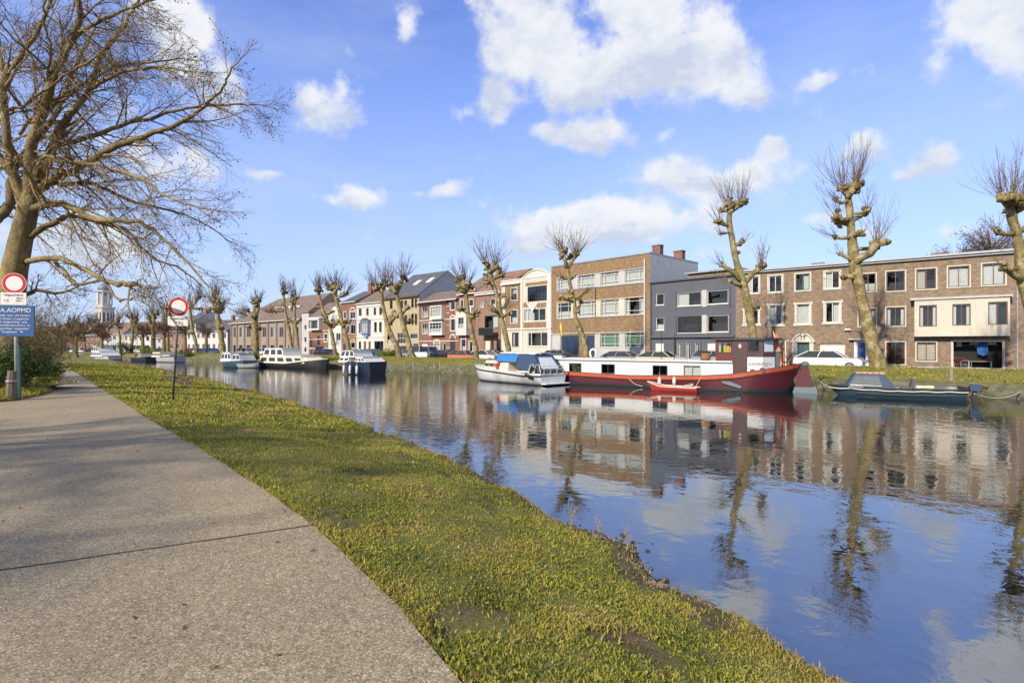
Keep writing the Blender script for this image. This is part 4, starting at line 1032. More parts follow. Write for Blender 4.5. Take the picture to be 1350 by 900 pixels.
# ------------------------------------------------------------------ houses
class House:
    def __init__(s, name, label, pl, pr, cat='house', base=STREET, depth=9.0, group='terraced houses on the far quay', line=FL):
        s.B = on_poly(pl, line) if not isinstance(pl, tuple) else pl
        s.A = on_poly(pr, line) if not isinstance(pr, tuple) else pr
        dx, dy = s.A[0]-s.B[0], s.A[1]-s.B[1]; s.L = math.hypot(dx, dy); s.base = base; s.D = depth
        s.root = empty(name, (s.B[0], s.B[1], base), math.atan2(dy, dx)); tag(s.root, label, cat, group)
        s.holes = []; s.wins = []
    def s_(s, px): return hit(px, s.B, s.A)[0]
    def z_(s, px, py, off=0): return zpx(py, hit(px, s.B, s.A)[1]) - s.base
    def rect(s, x0, x1, y0, y1):
        xc = (x0+x1)/2; return s.s_(x0), s.s_(x1), s.z_(xc, y1), s.z_(xc, y0)
    def win(s, x0, x1, y0, y1, **kw):
        s.wins.append((s.rect(x0, x1, y0, y1), kw))
    def winm(s, a, b, z0, z1, **kw): s.wins.append(((a, b, z0, z1), kw))
    def walls(s, ztop, mt, gable=None, side=None, zl=None):
        """front wall with real openings; sides and back"""
        mb = MB(); L, D = s.L, s.D; rv = .13
        zl = zl or ztop
        hs = [r for r, kw in s.wins if not kw.get('proud')]
        hs = [(max(.02, a), min(L-.02, b), max(.03, c), min(min(ztop, zl)-.03, d)) for a, b, c, d in hs]
        xs = sorted({0, L} | {h[0] for h in hs} | {h[1] for h in hs}); zs = sorted({0, min(ztop, zl)} | {h[2] for h in hs} | {h[3] for h in hs})
        for i in range(len(xs)-1):
            run = None
            for j in range(len(zs)-1):
                cx, cz = (xs[i]+xs[i+1])/2, (zs[j]+zs[j+1])/2
                solid = not any(h[0] < cx < h[1] and h[2] < cz < h[3] for h in hs)
                if solid and run is None: run = zs[j]
                if (not solid) and run is not None: mb.quad((xs[i],0,run),(xs[i+1],0,run),(xs[i+1],0,zs[j]),(xs[i],0,zs[j])); run = None
            if run is not None: mb.quad((xs[i],0,run),(xs[i+1],0,run),(xs[i+1],0,zs[-1]),(xs[i],0,zs[-1]))
        if abs(ztop-zl) > .01:
            mn_ = min(ztop, zl); mb.tri((0,0,mn_),(L,0,mn_),(L,0,ztop) if ztop > zl else (0,0,zl))
        for a, b, c, d in hs:
            for y0, y1, m in ((0, rv, 0), (rv, 1.1, 1)):
                e = .0 if m == 0 else 0
                mb.quad((a,y0,c),(a,y0,d),(a,y1,d),(a,y1,c), m); mb.quad((b,y0,c),(b,y1,c),(b,y1,d),(b,y0,d), m)
                mb.quad((a,y0,c),(a,y1,c),(b,y1,c),(b,y0,c), m); mb.quad((a,y0,d),(b,y0,d),(b,y1,d),(a,y1,d), m)
            mb.quad((a,1.1,c),(b,1.1,c),(b,1.1,d),(a,1.1,d), 1)
        sm = 2 if side else 0
        mb.quad((0,D,0),(0,0,0),(0,0,zl),(0,D,zl), sm); mb.quad((L,0,0),(L,D,0),(L,D,ztop),(L,0,ztop), sm); mb.quad((L,D,0),(0,D,0),(0,D,zl),(L,D,ztop), sm)
        if gable: 
            mb.tri((0,D,zl),(0,0,zl),(0,D/2,gable), sm); mb.tri((L,0,ztop),(L,D,ztop),(L,D/2,gable), sm)
        s.wall = mb.build('wall', [M[mt], M['dark_room'], M[side or mt]], s.root)
        s.zt = ztop; s.zl = zl
        s.make_windows()
        return s
    def make_windows(s, far=False):
        for (a, b, c, d), kw in s.wins:
            st = kw; nx = st.get('nx', 2); nz_ = st.get('nz', 1); fw = st.get('fw', .07); fm = st.get('fm', 'frame_white')
            y = st.get('y', 0.0); y0 = y+.05; y1 = y+.12
            kind = st.get('kind', 'window'); mb = MB()
            if st.get('proud'): pass
            # frame bars
            mb.box(a, a+fw, y0, y1, c, d); mb.box(b-fw, b, y0, y1, c, d); mb.box(a+fw, b-fw, y0, y1, c, c+fw); mb.box(a+fw, b-fw, y0, y1, d-fw, d)
            xs = st.get('xs') or [i/nx for i in range(1, nx)]
            zs = st.get('zs') or [i/nz_ for i in range(1, nz_)]
            bt = st.get('bar', fw*.8)
            for f in xs: x = a+(b-a)*f; mb.box(x-bt/2, x+bt/2, y0+.005, y1-.005, c+fw, d-fw)
            for f in zs: z = c+(d-c)*f; mb.box(a+fw, b-fw, y0+.012, y1-.012, z-bt/2, z+bt/2)
            w = mb.build('door' if kind == 'door' else ('garage_door' if kind == 'garage' else 'window'), M[fm], s.root)
            if st.get('label'): w['label'] = st['label']
            if kind in ('door', 'garage'):
                pm = MB(); n = st.get('panels', 1); m_ = (d-c-2*fw)/max(1, st.get('rows', 2))
                pm.box(a+fw, b-fw, y0+.03, y1-.01, c+.02, d-fw)
                for i in range(st.get('rows', 2)):
                    pm.box(a+fw+.08, b-fw-.08, y0+.018, y0+.03, c+.08+i*m_, c+i*m_+m_-.05)
                pm.build('door_leaf', M[st.get('dm', 'blue_door')], w)
                hm = MB(); hm.box(b-fw-.16, b-fw-.11, y0-.03, y0+.02, c+1.0, c+1.12); hm.build('handle', M['steel'], w)
            elif not st.get('open'):
                g = MB(); g.quad((a+fw*.5,y1-.02,c+fw*.5),(b-fw*.5,y1-.02,c+fw*.5),(b-fw*.5,y1-.02,d-fw*.5),(a+fw*.5,y1-.02,d-fw*.5))
                g.build('pane', GLASS, w)
            cu = st.get('cur')
            if cu:
                cm = MB(); yb = y1+.10
                def drape(x0, x1, z0, z1):
                    n = max(4, int((x1-x0)/.06)); 
                    for i in range(n):
                        xa = x0+(x1-x0)*i/n; xb = x0+(x1-x0)*(i+1)/n; ya = yb+(.035 if i % 2 else 0); yc = yb+(0 if i % 2 else .035)
                        cm.quad((xa,ya,z0),(xb,yc,z0),(xb,yc,z1),(xa,ya,z1))
                W_ = b-a
                if cu == 'full': drape(a, b, c, d)
                elif cu == 'half': drape(a, b, c, c+(d-c)*.45)
                elif cu == 'sides': drape(a, a+W_*.22, c, d); drape(b-W_*.22, b, c, d)
                elif cu == 'left': drape(a, a+W_*.45, c, d)
                elif cu == 'right': drape(a+W_*.55, b, c, d)
                elif cu == 'top': drape(a, b, c+(d-c)*.55, d)
                cm.build('curtain', M[st.get('cm', 'curtain')], w)
            sw = st.get('sur', 0)
            if sw:
                t = MB(); pr = st.get('pr', .045); yo = y-pr; 
                t.box(a-sw, a, yo, y+.045, c-sw, d+sw); t.box(b, b+sw, yo, y+.045, c-sw, d+sw)
                t.box(a, b, yo+.004, y+.045, d, d+sw); t.box(a, b, yo-.02, y+.045, c-sw, c)
                if st.get('ears'):
                    for (u, v) in ((a-sw, c-sw), (b+sw, c-sw), (a-sw, d), (b+sw, d)):
                        t.box(u-.09, u+.09, yo-.012, y-.001, v-.02, v+.2)
                t.build('surround', M[st.get('sm', 'stone_trim')], w)
            elif st.get('sill', True) and kind == 'window':
                t = MB(); t.box(a-.05, b+.05, y-.07, y+.05, c-.07, c-.002); t.build('sill', M[st.get('sm', 'stone_trim')], w)
            if st.get('arch'):
                t = MB(); n = 10; r = (b-a)/2; cxx = (a+b)/2; rise = st['arch']*(b-a); P1 = []; P2 = []
                tw = st.get('aw', .16)
                for i in range(n+1):
                    an = PI*i/n; P1.append((cxx-math.cos(an)*r, d-.002+math.sin(an)*rise)); P2.append((cxx-math.cos(an)*(r+tw), d-.002+math.sin(an)*(rise+tw)))
                t.prism_xz(P1+[P1[0]][:0], y-.01, y+.0-.001, 0) if False else None
                for i in range(n):
                    t.quad((P1[i][0],y-.05,P1[i][1]),(P1[i+1][0],y-.05,P1[i+1][1]),(P2[i+1][0],y-.05,P2[i+1][1]),(P2[i][0],y-.05,P2[i][1]))
                    t.quad((P2[i][0],y-.05,P2[i][1]),(P2[i+1][0],y-.05,P2[i+1][1]),(P2[i+1][0],y,P2[i+1][1]),(P2[i][0],y,P2[i][1]))
                    t.quad((P1[i+1][0],y-.05,P1[i+1][1]),(P1[i][0],y-.05,P1[i][1]),(P1[i][0],y,P1[i][1]),(P1[i+1][0],y,P1[i+1][1]))
                t.build('arch', M[st.get('am', 'stone_trim')], w)
    def part(s, name, mb, mt, parent=None, label=None):
        o = mb.build(name, [M[x] for x in (mt if isinstance(mt, (list, tuple)) else [mt])], parent or s.root)
        if label: o['label'] = label
        return o
    def flat_roof(s, mt='zinc', over=.12, th=.14, cap=True, gravel='slate'):
        mb = MB(); L, D = s.L, s.D
        z0, z1 = s.zl, s.zt
        for (x0, x1, y0, y1, t0, t1) in ((-over*.2, L+over*.2, -over, D+over, 0, th),):
            v = [(x0,y0,z0+t0),(x1,y0,z1+t0),(x1,y1,z1+t0),(x0,y1,z0+t0),(x0,y0,z0+t1),(x1,y0,z1+t1),(x1,y1,z1+t1),(x0,y1,z0+t1)]
            mb.add(v, [(0,3,2,1),(4,5,6,7),(0,1,5,4),(1,2,6,5),(2,3,7,6),(3,0,4,7)])
        return s.part('roof', mb, mt)
    def gable_roof(s, zr, mt='tile_brown', over=.3, th=.12, ridge_y=None, hipL=0, hipR=0, eave='frame_white'):
        mb = MB(); L, D = s.L, s.D; ry = ridge_y if ridge_y is not None else D/2; z0, z1 = s.zl, s.zt
        sl = (zr-z0)/ry; e = over
        a, b = (-.02, -e, z0-sl*e+.02), (L+.02, -e, z1-sl*e+.02); c_, d_ = (L+.02-hipR, ry, zr+.02), (-.02+hipL, ry, zr+.02)
        sb = (zr-z1)/(D-ry); f_, g_ = (L+.02, D+e, z1-sb*e+.02), (-.02, D+e, z0-sb*e+.02)
        up = Vector((0,0,th))
        U = lambda p: tuple(Vector(p)+up)
        for q in ((a,b,c_,d_),(d_,c_,f_,g_)): mb.quad(*[U(p) for p in q]); mb.quad(*[p for p in q[::-1]])
        if hipL: mb.tri(U(g_), U(a), U(d_))
        if hipR: mb.tri(U(b), U(f_), U(c_))
        for p, q in ((a,b),(b,c_),(c_,f_),(f_,g_),(g_,d_),(d_,a)): mb.quad(p, q, U(q), U(p))
        r = s.part('roof', mb, mt)
        gt = MB(); gt.box(-.02, L+.02, -e-.10, -e+.02, min(z0,z1)-sl*e-.02, min(z0,z1)-sl*e+.12)
        s.part('gutter', gt, eave)
        s.roof = r; return r
    def chimney(s, x, y, z0, z1, w=.7, d=.5, mt='brick_red', roof=None, pots=2):
        mb = MB(); mb.box(x-w/2, x+w/2, y-d/2, y+d/2, z0, z1); mb.box(x-w/2-.06, x+w/2+.06, y-d/2-.06, y+d/2+.06, z1, z1+.1, 0)
        for i in range(pots): 
            xx = x-w/2+w*(i+.5)/pots; mb.lathe([(.09, z1+.1), (.10, z1+.3), (.08, z1+.34)], (xx, y), 8)
        return s.part('chimney', mb, mt, roof)
    def band(s, name, x0, x1, z0, z1, mt, pr=.05, y=0):
        mb = MB(); mb.box(x0, x1, y-pr, y-.002, z0, z1); return s.part(name, mb, mt)
    def pipe(s, px, z0, z1, r=.05, mt='galv', y=-.1):
        x = s.s_(px); mb = MB(); mb.tube([(x,y,z0),(x,y,z1)], r, 8); 
        for k in range(4): z = z0+(z1-z0)*(k+.5)/4; mb.box(x-r*1.4, x+r*1.4, y-r, 0, z, z+.05)
        return s.part('downpipe', mb, mt)

# ---- brown brick apartment terrace on the right
h = House('brick_terrace', 'long brown brick terrace with flat roof, cream bay and open garage', 970, (36.5,38.4), 'building', depth=11)
xR = h.s_(1341)
S1 = dict(sur=.10, fm='frame_white', sm='stone_trim')
sp_ = lambda **k: {**S1, **k}
top = [(983,1000.5,365,386.5,'left'),(1013.5,1031,363.5,385,None),(1049,1067.5,361,382.5,'right'),(1087.5,1107,358,380,'left')]
for x0,x1,y0,y1,cu in top: h.win(x0,x1,y0,y1,**sp_(nx=2,cur=cu,fm='frame_white' if cu!='right' else 'frame_green',sur=.13))
mid = [(982,1000,409,427.5,'left'),(1014.5,1031,402.5,428,'left'),(1050,1067.5,401,427,'full'),(1088,1107,399,425,'right')]
for x0,x1,y0,y1,cu in mid: h.win(x0,x1,y0,y1,**sp_(nx=1 if cu=='full' else 2,cur=cu,sur=.15,ears=1,pr=.06))
for x0,x1,y0,y1,cu in [(1134,1154.5,361,384,'half'),(1168.5,1193,357.5,383.5,None),(1208,1234,354.5,381,'left'),(1250,1278,351,378,'full'),(1295,1325,347,375.5,'full')]:
    h.win(x0,x1,y0,y1,**sp_(nx=2,cur=cu,fm='frame_brown',cm='curtain_warm' if x0==1208 else 'curtain',sur=.09))
for x0,x1,y0,y1,cu in [(1132,1154.5,407,430,'sides'),(1168.5,1193,405,429.5,'sides')]:
    h.win(x0,x1,y0,y1,**sp_(nx=2,cur=cu,fm='frame_brown',sur=.09))
h.win(1168.5,1193,451,480,**sp_(nx=2,cur='sides',cm='curtain_red',fm='frame_brown',sur=.09))
h.win(1208.5,1234,451,475.5,**sp_(nx=2,cur='full',cm='curtain_warm',fm='frame_brown',sur=.09))
h.win(992,1012,449,474,**sp_(nx=2,cur='full',sur=.12))
h.win(1256,1322.5,450,489,kind='opening',fm='frame_white',nx=1,open=True,sur=.10,fw=.04)
h.win(1081,1114,454,489,kind='garage',fm='frame_white',dm='white_paint',rows=4,nx=2,arch=.10,am='brick_brown',aw=.25,fw=.1)
h.win(1051.5,1067,452,489,kind='door',fm='frame_dark',dm='frame_green',rows=2,nx=2)
h.win(1129,1142,450,489,kind='door',fm='frame_white',dm='blue_door',rows=3,nx=1,sur=.16,sm='white_paint')
zt = h.z_(1337, 326.5); zl = h.z_(985, 357.5)
zt = (zt+zl)/2
# main facade: a little longer than the drain pipe
h.walls(zt-.15, 'brick_brown')
ro = h.flat_roof('zinc', over=.35, th=.16)
h.band('cornice', 0, h.L, zt-.30, zt-.17, 'zinc', .22)
for px, w_ in ((1072, .9), (1243, 1.1)):
    h.chimney(h.s_(px), 3.2 if px < 1100 else 5, zt, zt+.45 if px < 1100 else zt+.7, w_, .5, 'brick_red', ro, 0)
h.pipe(1341, 0, zt-.2, .06)
# bay
a, b = h.s_(1205.5), h.s_(1330); z0, z1 = h.z_(1268, 442), h.z_(1268, 394)
mb = MB(); yb = -.62
wx = [(1209.5,1232.5,402.5,430.5,'sides'),(1252.5,1276.5,401,429,'sides'),(1299,1324.5,398,428,'left')]
rr = []
for x0,x1,y0,y1,cu in wx:
    k_ = lambda p: h.s_(p)*1.0
    rr.append((h.s_(x0)+.1, h.s_(x1)+.1, h.z_((x0+x1)/2,y1)-.02, h.z_((x0+x1)/2,y0)-.02, cu))
xs = [a]+[v for r in rr for v in r[:2]]+[b]
for i in range(0, len(xs), 2): mb.box(xs[i], xs[i+1], yb, -.003, z0, z1)
for r in rr:
    mb.box(r[0], r[1], yb, -.003, z0, r[2]); mb.box(r[0], r[1], yb, -.003, r[3], z1)
    mb.box(r[0], r[1], -.16, -.004, r[2], r[3], 1)
bay = h.part('bay', mb, ['cream_render','dark_room'], label='cream rendered bay with three windows')
mb = MB(); mb.box(a-.25, b+.15, yb-.12, 0, z1, z1+.16); mb.box(a-.03, b+.03, yb-.03, 0, z0-.07, z0)
h.part('bay_cap', mb, 'pale_grey')
n0 = len(h.wins); h.wins = []
for r in rr: h.winm(r[0], r[1], r[2], r[3], nx=2, fm='frame_brown', y=yb, cur=r[4], sill=False, fw=.07)
h.make_windows()
# door surround with broken pediment
mb = MB(); a, b = h.s_(1044.5), h.s_(1073); zd = h.z_(1058, 451); 
mb.box(a, h.s_(1051.3), -.12, -.002, 0, zd); mb.box(h.s_(1067.2), b, -.12, -.002, 0, zd); mb.box(a-.12, b+.12, -.2, -.002, zd, zd+.14)
c_ = (a+b)/2; W_ = b-a
for sgn in (-1, 1):
    pts = []
    for i in range(9):
        t = i/8; x = c_+sgn*(W_/2-.02-t*(W_/2-.22)); z = zd+.14+.55*math.sin(t*PI/2)
        pts.append((x, -.1, z))
    mb.tube(pts, [.09]*8+[.12], 6); 
    mb.prism_xz([(c_+sgn*.12, zd+.14), (c_+sgn*(W_/2-.05), zd+.14), (c_+sgn*(W_/4), zd+.14+.36), (c_+sgn*.2, zd+.55)], -.07, -.003)
mb.blob((c_, -.1, zd+.62), .15, jit=.15); mb.box(c_-.08, c_+.08, -.12, -.003, zd+.14, zd+.62)
h.part('door_surround', mb, 'stone_trim', label='carved stone door surround with a broken pediment')
mb = MB(); x = h.s_(1117.7); z = h.z_(1117.7, 434); mb.cbox(x-.22, x+.22, -.22, -.003, z-.08, z+.05, .02); h.part('wall_lamp', mb, 'white_paint')
mb = MB(); x = h.s_(1135); zd = h.z_(1135, 448); mb.box(x-.85, x+.75, -.35, -.003, zd+.02, zd+.12); h.part('canopy', mb, 'stone_trim')
mb = MB(); x = h.s_(1160); z = h.z_(1160, 458); mb.cbox(x-.18, x+.18, -.12, -.003, z-.5, z-.1, .02); h.part('letterbox', mb, 'black_metal')
mb = MB(); mb.box(0, h.L, -.03, -.002, 0, .28); h.part('plinth', mb, 'pale_grey')
brick_h = h
# things kept in the open garage
g0, g1 = h.s_(1256), h.s_(1322)
def local(hh, x, y, z): 
    a_ = hh.root.rotation_euler.z; return Vector((hh.B[0]+x*math.cos(a_)-y*math.sin(a_), hh.B[1]+x*math.sin(a_)+y*math.cos(a_), hh.base+z))
# neighbour on the right, same brick
h = House('brick_house', 'brown brick house beyond the drainpipe, cut off by the right edge', (36.5,38.4), (47,30.6), 'building', depth=11)
h.winm(3.0,4.6,5.9,7.5,nx=2,sur=.1,cur='full'); h.winm(3.0,4.6,2.9,4.7,nx=2,sur=.1,cur='sides'); h.winm(7,8.6,5.9,7.5,nx=2,sur=.1,cur='full')
h.walls(zt-.1, 'brick_brown'); h.flat_roof('zinc', over=.35, th=.16)

# ---- dark grey house
h = House('grey_house', 'dark blue-grey rendered house with wide picture windows', 857, 970, 'house', depth=11)
G = dict(fm='frame_white', sm='white_paint', fw=.06)
for x0,x1,y0,y1,kw in ((865,875.5,387,402,dict(nx=1)),(893,924.5,385,403,dict(nx=1,cur='left',cm='curtain')),(932.5,960,382.5,400.5,dict(nx=1)),
    (865,875.5,418.5,435,dict(nx=1,cur='half')),(893.7,925.3,417,438.5,dict(nx=3,xs=[.28,.82],fm='frame_dark')),(932.5,960.5,415.5,437.5,dict(nx=1))):
    h.win(x0,x1,y0,y1,**{**G,**kw})
h.win(864,875,452,479,kind='door',fm='frame_white',dm='white_paint',nx=1); h.win(932.5,943,452,479,kind='door',fm='frame_white',dm='white_paint',nx=1)
for x0,x1 in ((893,899),(904,910),(916,922)): h.win(x0,x1,451.5,473,**{**G,'nx':1,'fm':'pale_grey','cur':'left'})
z1_ = h.z_(857,375.5); z2_ = h.z_(965,362)
zt2 = (z1_+z2_)/2
h.walls(zt2, 'grey_render'); ro = h.flat_roof('grey_dark', over=.18, th=.14)
a, b = h.s_(892), h.s_(961.5)
for (y0_, y1_) in ((381,406),(414,441)):
    mb = MB(); zc0, zc1 = h.z_(926,y1_), h.z_(926,y0_)
    mb.box(a-.12, a-.02, -.10, -.002, zc0, zc1); mb.box(b+.02, b+.12, -.10, -.002, zc0, zc1)
    mb.box(h.s_(925.6), h.s_(932), -.06, -.002, zc0+.1, zc1-.1, 1); h.part('window_frame_trim', mb, ['grey_render','pale_grey'])
mb = MB(); zc = h.z_(912,443.5); mb.box(.1, h.L-.1, -.25, -.002, zc-.1, zc+.1); h.part('cornice', mb, 'grey_render')
mb = MB(); a = h.s_(900); mb.box(a, h.L, 1.2, 9, zt2+.14, zt2+.75); mb.box(a-.3, h.L+.02, .9, 9.2, zt2+.75, zt2+.9, 1); h.part('penthouse', mb, ['brick_brown','zinc'], ro)
h.pipe(858.6, 0, zt2, .05, 'grey_dark'); h.pipe(890.5, 0, zc, .05, 'black_metal')

# ---- ochre brick building
h = House('ochre_building', 'ochre brick building with three rows of white-barred windows and a blue garage', 727, 857, 'building', depth=10.5)
O = dict(fm='frame_white', fw=.06, bar=.05, sm='pale_grey')
for x0,x1,y0,y1 in ((735.5,753,367.5,384),(762,784,362.5,378),(792,816,358,375.5),(824,849,353.2,372.4)):
    h.win(x0,x1,y0,y1,**{**O,'xs':[.2,.78],'zs':[.24,.8],'cur':'full'})
for i,(x0,x1,y0,y1) in enumerate(((735.5,753,399.5,419.5),(763,784.3,397.5,417.4),(792,816,395.2,416),(824,849,391.8,414.6))):
    h.win(x0,x1,y0,y1,**{**O,'xs':[.2,.78],'zs':[.24,.8],'cur':('half','full','full','sides')[i]})
P('curtain_green', (.16,.34,.2), .9, .1, 5)
for x0,x1,y0,y1 in ((792,816,439.8,457.8),(825,849.5,438.8,457.8)):
    h.win(x0,x1,y0,y1,**{**O,'xs':[.22,.78],'zs':[.24,.8],'cur':'full','cm':'curtain_green'})
h.win(740,763,442.5,478,kind='garage',fm='garage_blue',dm='garage_blue',nx=1,rows=1,label='blue garage door')
h.win(773.5,783.5,442.5,478,kind='door',fm='garage_blue',dm='garage_blue',nx=1,rows=2)
ztO = (h.z_(730,353)+h.z_(855,333))/2
h.walls(ztO, 'brick_ochre', side='metal_side'); ro = h.flat_roof('zinc', over=.08, th=.16)
def bandpx(x0,x1,y0,y1,mt,pr,holes):
    """pale panels between the windows of one row"""
    xc = (x0+x1)/2; z0, z1 = h.z_(xc,y1), h.z_(xc,y0); mb = MB(); cur = h.s_(x0)
    for a_, b_ in holes: 
        e = h.s_(a_)-.02
        if e-cur > .05: mb.box(cur, e, -pr, -.002, z0, z1)
        cur = h.s_(b_)+.02
    if h.s_(x1)-cur > .05: mb.box(cur, h.s_(x1), -pr, -.002, z0, z1)
    mb.box(h.s_(x0), h.s_(x1), -pr-.05, -.002, z1+.002, z1+.08); mb.box(h.s_(x0), h.s_(x1), -pr-.05, -.002, z0-.1, z0-.002, 1)
    h.part('window_band', mb, [mt,'zinc'])
H4 = [(735.5,753),(762,784),(792,816),(824,849)]
bandpx(734,850.5,360.3,377.5,'pale_grey',.02,H4)
bandpx(734,850.5,395.6,417,'cream_render',.02,[(735.5,753),(763,784.3),(792,816),(824,849)])
mb = MB(); zb = h.z_(790,439.3); mb.box(.02, h.s_(850), -.03, -.002, 0, zb) if False else None
mb.box(h.s_(784.5), h.s_(791.3), -.03, -.002, 0, zb); mb.box(h.s_(816.6), h.s_(824.3), -.03, -.002, 0, zb); mb.box(h.s_(791.3), h.s_(816.6), -.03, -.002, 0, h.z_(804,459)); mb.box(h.s_(824.3), h.s_(850), -.03, -.002, 0, h.z_(837,459))
mb.box(h.s_(728), h.s_(739), -.03, -.002, 0, zb-.05)
mb.box(.0, h.s_(850), -.12, -.002, zb, zb+.1); h.part('ground_floor_facing', mb, 'pale_grey')
h.pipe(850.3, 0, h.z_(850,341), .06, 'white_paint'); h.pipe(785.5, h.z_(785,418), h.z_(785,380), .03, 'black_metal')
h.chimney(h.L-.9, 3.0, ztO, ztO+1.25, 1.0, .7, 'brick_red', ro, 0); h.chimney(h.L-.6, 7.2, ztO, ztO+1.1, 1.1, .7, 'brick_red', ro, 0)

# ---- cream house with rounded gable
h = House('cream_house', 'cream and brick house with a rounded gable beside the ochre building', 661, 727, depth=9)
h.win(695.5,721,377,397,xs=[.2,.42,.62,.8],nx=5,fm='frame_dark',fw=.07,sill=False)
h.win(690,719.5,406.5,423.5,xs=[.2,.7],nx=3,fm='white_paint',fw=.1,cur='left'); h.win(695.5,722.5,437.5,456.5,xs=[.18,.66],nx=3,fm='white_paint',fw=.1)
h.win(674,681.6,380,395.5,nx=1,fm='frame_dark',sur=.1,sm='white_paint',cur='top'); h.win(673.6,681.8,409,425.5,nx=1,fm='frame_dark',sur=.1,sm='white_paint',cur='half'); h.win(675,684,438.3,456.6,nx=1,fm='frame_dark',cur='sides')
ztc = h.z_(700,366.5)
h.walls(ztc, 'cream_render')
# brick facings
def bx(x0,x1,y0,y1,pr=.025):
    mb = MB(); xc=(x0+x1)/2; mb.box(h.s_(x0),h.s_(x1),-pr,-.002,h.z_(xc,y1),h.z_(xc,y0)); h.part('brick_panel', mb, 'brick_ochre')
bx(666,673,374,432.5); bx(682.6,686.5,374,432.5); bx(673,682.6,396.5,408); bx(673,682.6,426.5,432.5); bx(673,682.6,374,379)
bx(690,720,425,432); bx(690,697,399,405,.03); bx(708,720,399,405,.03); bx(693,722,371.5,375.5,.03)
mb = MB(); zz = h.z_(694,433.5); mb.box(.1,h.L,-.16,-.002,zz-.08,zz+.1); mb.box(h.s_(686.8),h.s_(689),-.1,-.002,0,ztc); mb.box(h.s_(722.5),h.s_(726.6),-.1,-.002,0,ztc)
mb.box(.05, h.s_(687), -.3, -.002, ztc-.55, ztc-.3); h.part('cornice', mb, 'white_paint')
# V shaped apron under the top window
mb = MB(); cx_ = h.s_(702.5); zz = h.z_(702,397.5); mb.prism_xz([(cx_-1.0,zz),(cx_,zz-1.0),(cx_+1.0,zz),(cx_+1.0,zz-.25),(cx_,zz-1.3),(cx_-1.0,zz-.25)],-.12,-.003); h.part('apron', mb, 'white_paint')
# segmental gable
a, b = h.s_(688), h.s_(726.5); zc = ztc; n = 14; poly = [(a, zc-.3)] + [(a+(b-a)*(i/n), zc+.02+.95*math.sin(PI*i/n)**.8) for i in range(n+1)] + [(b, zc-.3)]
mb = MB(); mb.prism_xz(poly, -.02, .35); h.part('gable', mb, 'white_render')
mb = MB(); mb.tube([(x, -.06, z+.03) for x, z in poly[1:-1]], .09, 6); h.part('gable_moulding', mb, 'cream_paint')
rr_ = h.gable_roof(ztc+.35, 'slate', over=.0)
# ---- brown-brick house with black balcony, with the large tiled roof
h = House('balcony_house', 'dull brown brick house with a black balcony and white cornice', 627, 661, depth=12)
h.win(647,653,394,405,nx=1,sur=.08,sm='white_paint',cur='half'); h.win(639,656.5,416,432,xs=[.55],nx=2,fm='frame_dark',cur='right'); h.win(633,637.5,395,405,nx=1,cur='full')
h.win(639,646,448.5,478,kind='door',fm='frame_brown',dm='cream_paint',nx=1); h.win(647.5,651,448,478,kind='door',fm='frame_dark',dm='frame_dark',nx=1); h.win(654.5,660,447,466,nx=1,fm='frame_dark')
zt3 = h.z_(645,383.5); h.walls(zt3, 'brick_dull', gable=zt3+3.4); rf = h.gable_roof(zt3+3.4, 'tile_red', over=.35)
h.band('cornice', .05, h.L-.02, zt3-.5, zt3-.1, 'white_paint', .3)
mb = MB(); a, b = h.s_(638.5), h.s_(657.5); z = h.z_(648,441); z2 = h.z_(648,432.5)
mb.box(a, b, -1.1, -.002, z-.12, z)
for i in range(14): x = a+(b-a)*i/13; mb.box(x-.015, x+.015, -1.09, -1.06, z, z2)
mb.box(a, b, -1.12, -1.04, z2, z2+.05); mb.box(a, a+.04, -1.1, 0, z2, z2+.05); mb.box(b-.04, b, -1.1, 0, z2, z2+.05); mb.box(a+.02, b-.02, -1.05, -1.03, z+.03, z2-.02)
h.part('balcony', mb, 'black_metal')
h.chimney(.6, 4, zt3+2.2, zt3+3.9, .8, .6, 'brick_ochre', rf, 2)
# ---- narrow house with white bay
h = House('bay_house', 'narrow red brick house with a white bay over a pointed shop window', 604.5, 627, depth=10)
h.win(618.5,624,394.5,403.5,nx=1,sur=.1,sm='white_paint'); h.win(608,614,447,464,nx=1,sur=.12,sm='white_render',arch=.6,am='white_render',cur='half'); h.win(618.7,623,450,463,nx=1,sur=.1,sm='white_paint')
h.win(607,611,395,405,nx=1,sur=.1,sm='white_paint')
zt4 = h.z_(615,386.5); h.walls(zt4, 'brick_red'); rf = h.gable_roof(zt4+3.0, 'tile_brown', over=.3)
a, b = h.s_(605.5), h.s_(619.5); z0, z1 = h.z_(612,442), h.z_(612,411)
mb = MB(); yb = -.7; wa, wb, wz0, wz1 = h.s_(608.5), h.s_(616), h.z_(612,433.5), h.z_(612,418.5)
for (x0,x1,q0,q1) in ((a,wa,z0,z1),(wb,b,z0,z1),(wa,wb,z0,wz0),(wa,wb,wz1,z1)): mb.box(x0,x1,yb,-.003,q0,q1)
mb.box(wa,wb,-.2,-.004,wz0,wz1,1); mb.box(a-.05,b+.05,yb-.06,0,z1,z1+.12)
h.part('bay', mb, ['white_render','dark_room']); h.wins = []; h.winm(wa,wb,wz0,wz1,nx=2,y=yb,fm='frame_white',cur='half',sill=False); h.make_windows()
mb = MB(); n = 10; a, b = h.s_(617.5), h.s_(626.5); mb.prism_xz([(a,zt4-.4),(b,zt4-.4),(b,zt4+.3),((a+b)/2,zt4+1.2),(a,zt4+.3)],-.04,.3); h.part('gable', mb, 'brick_red')
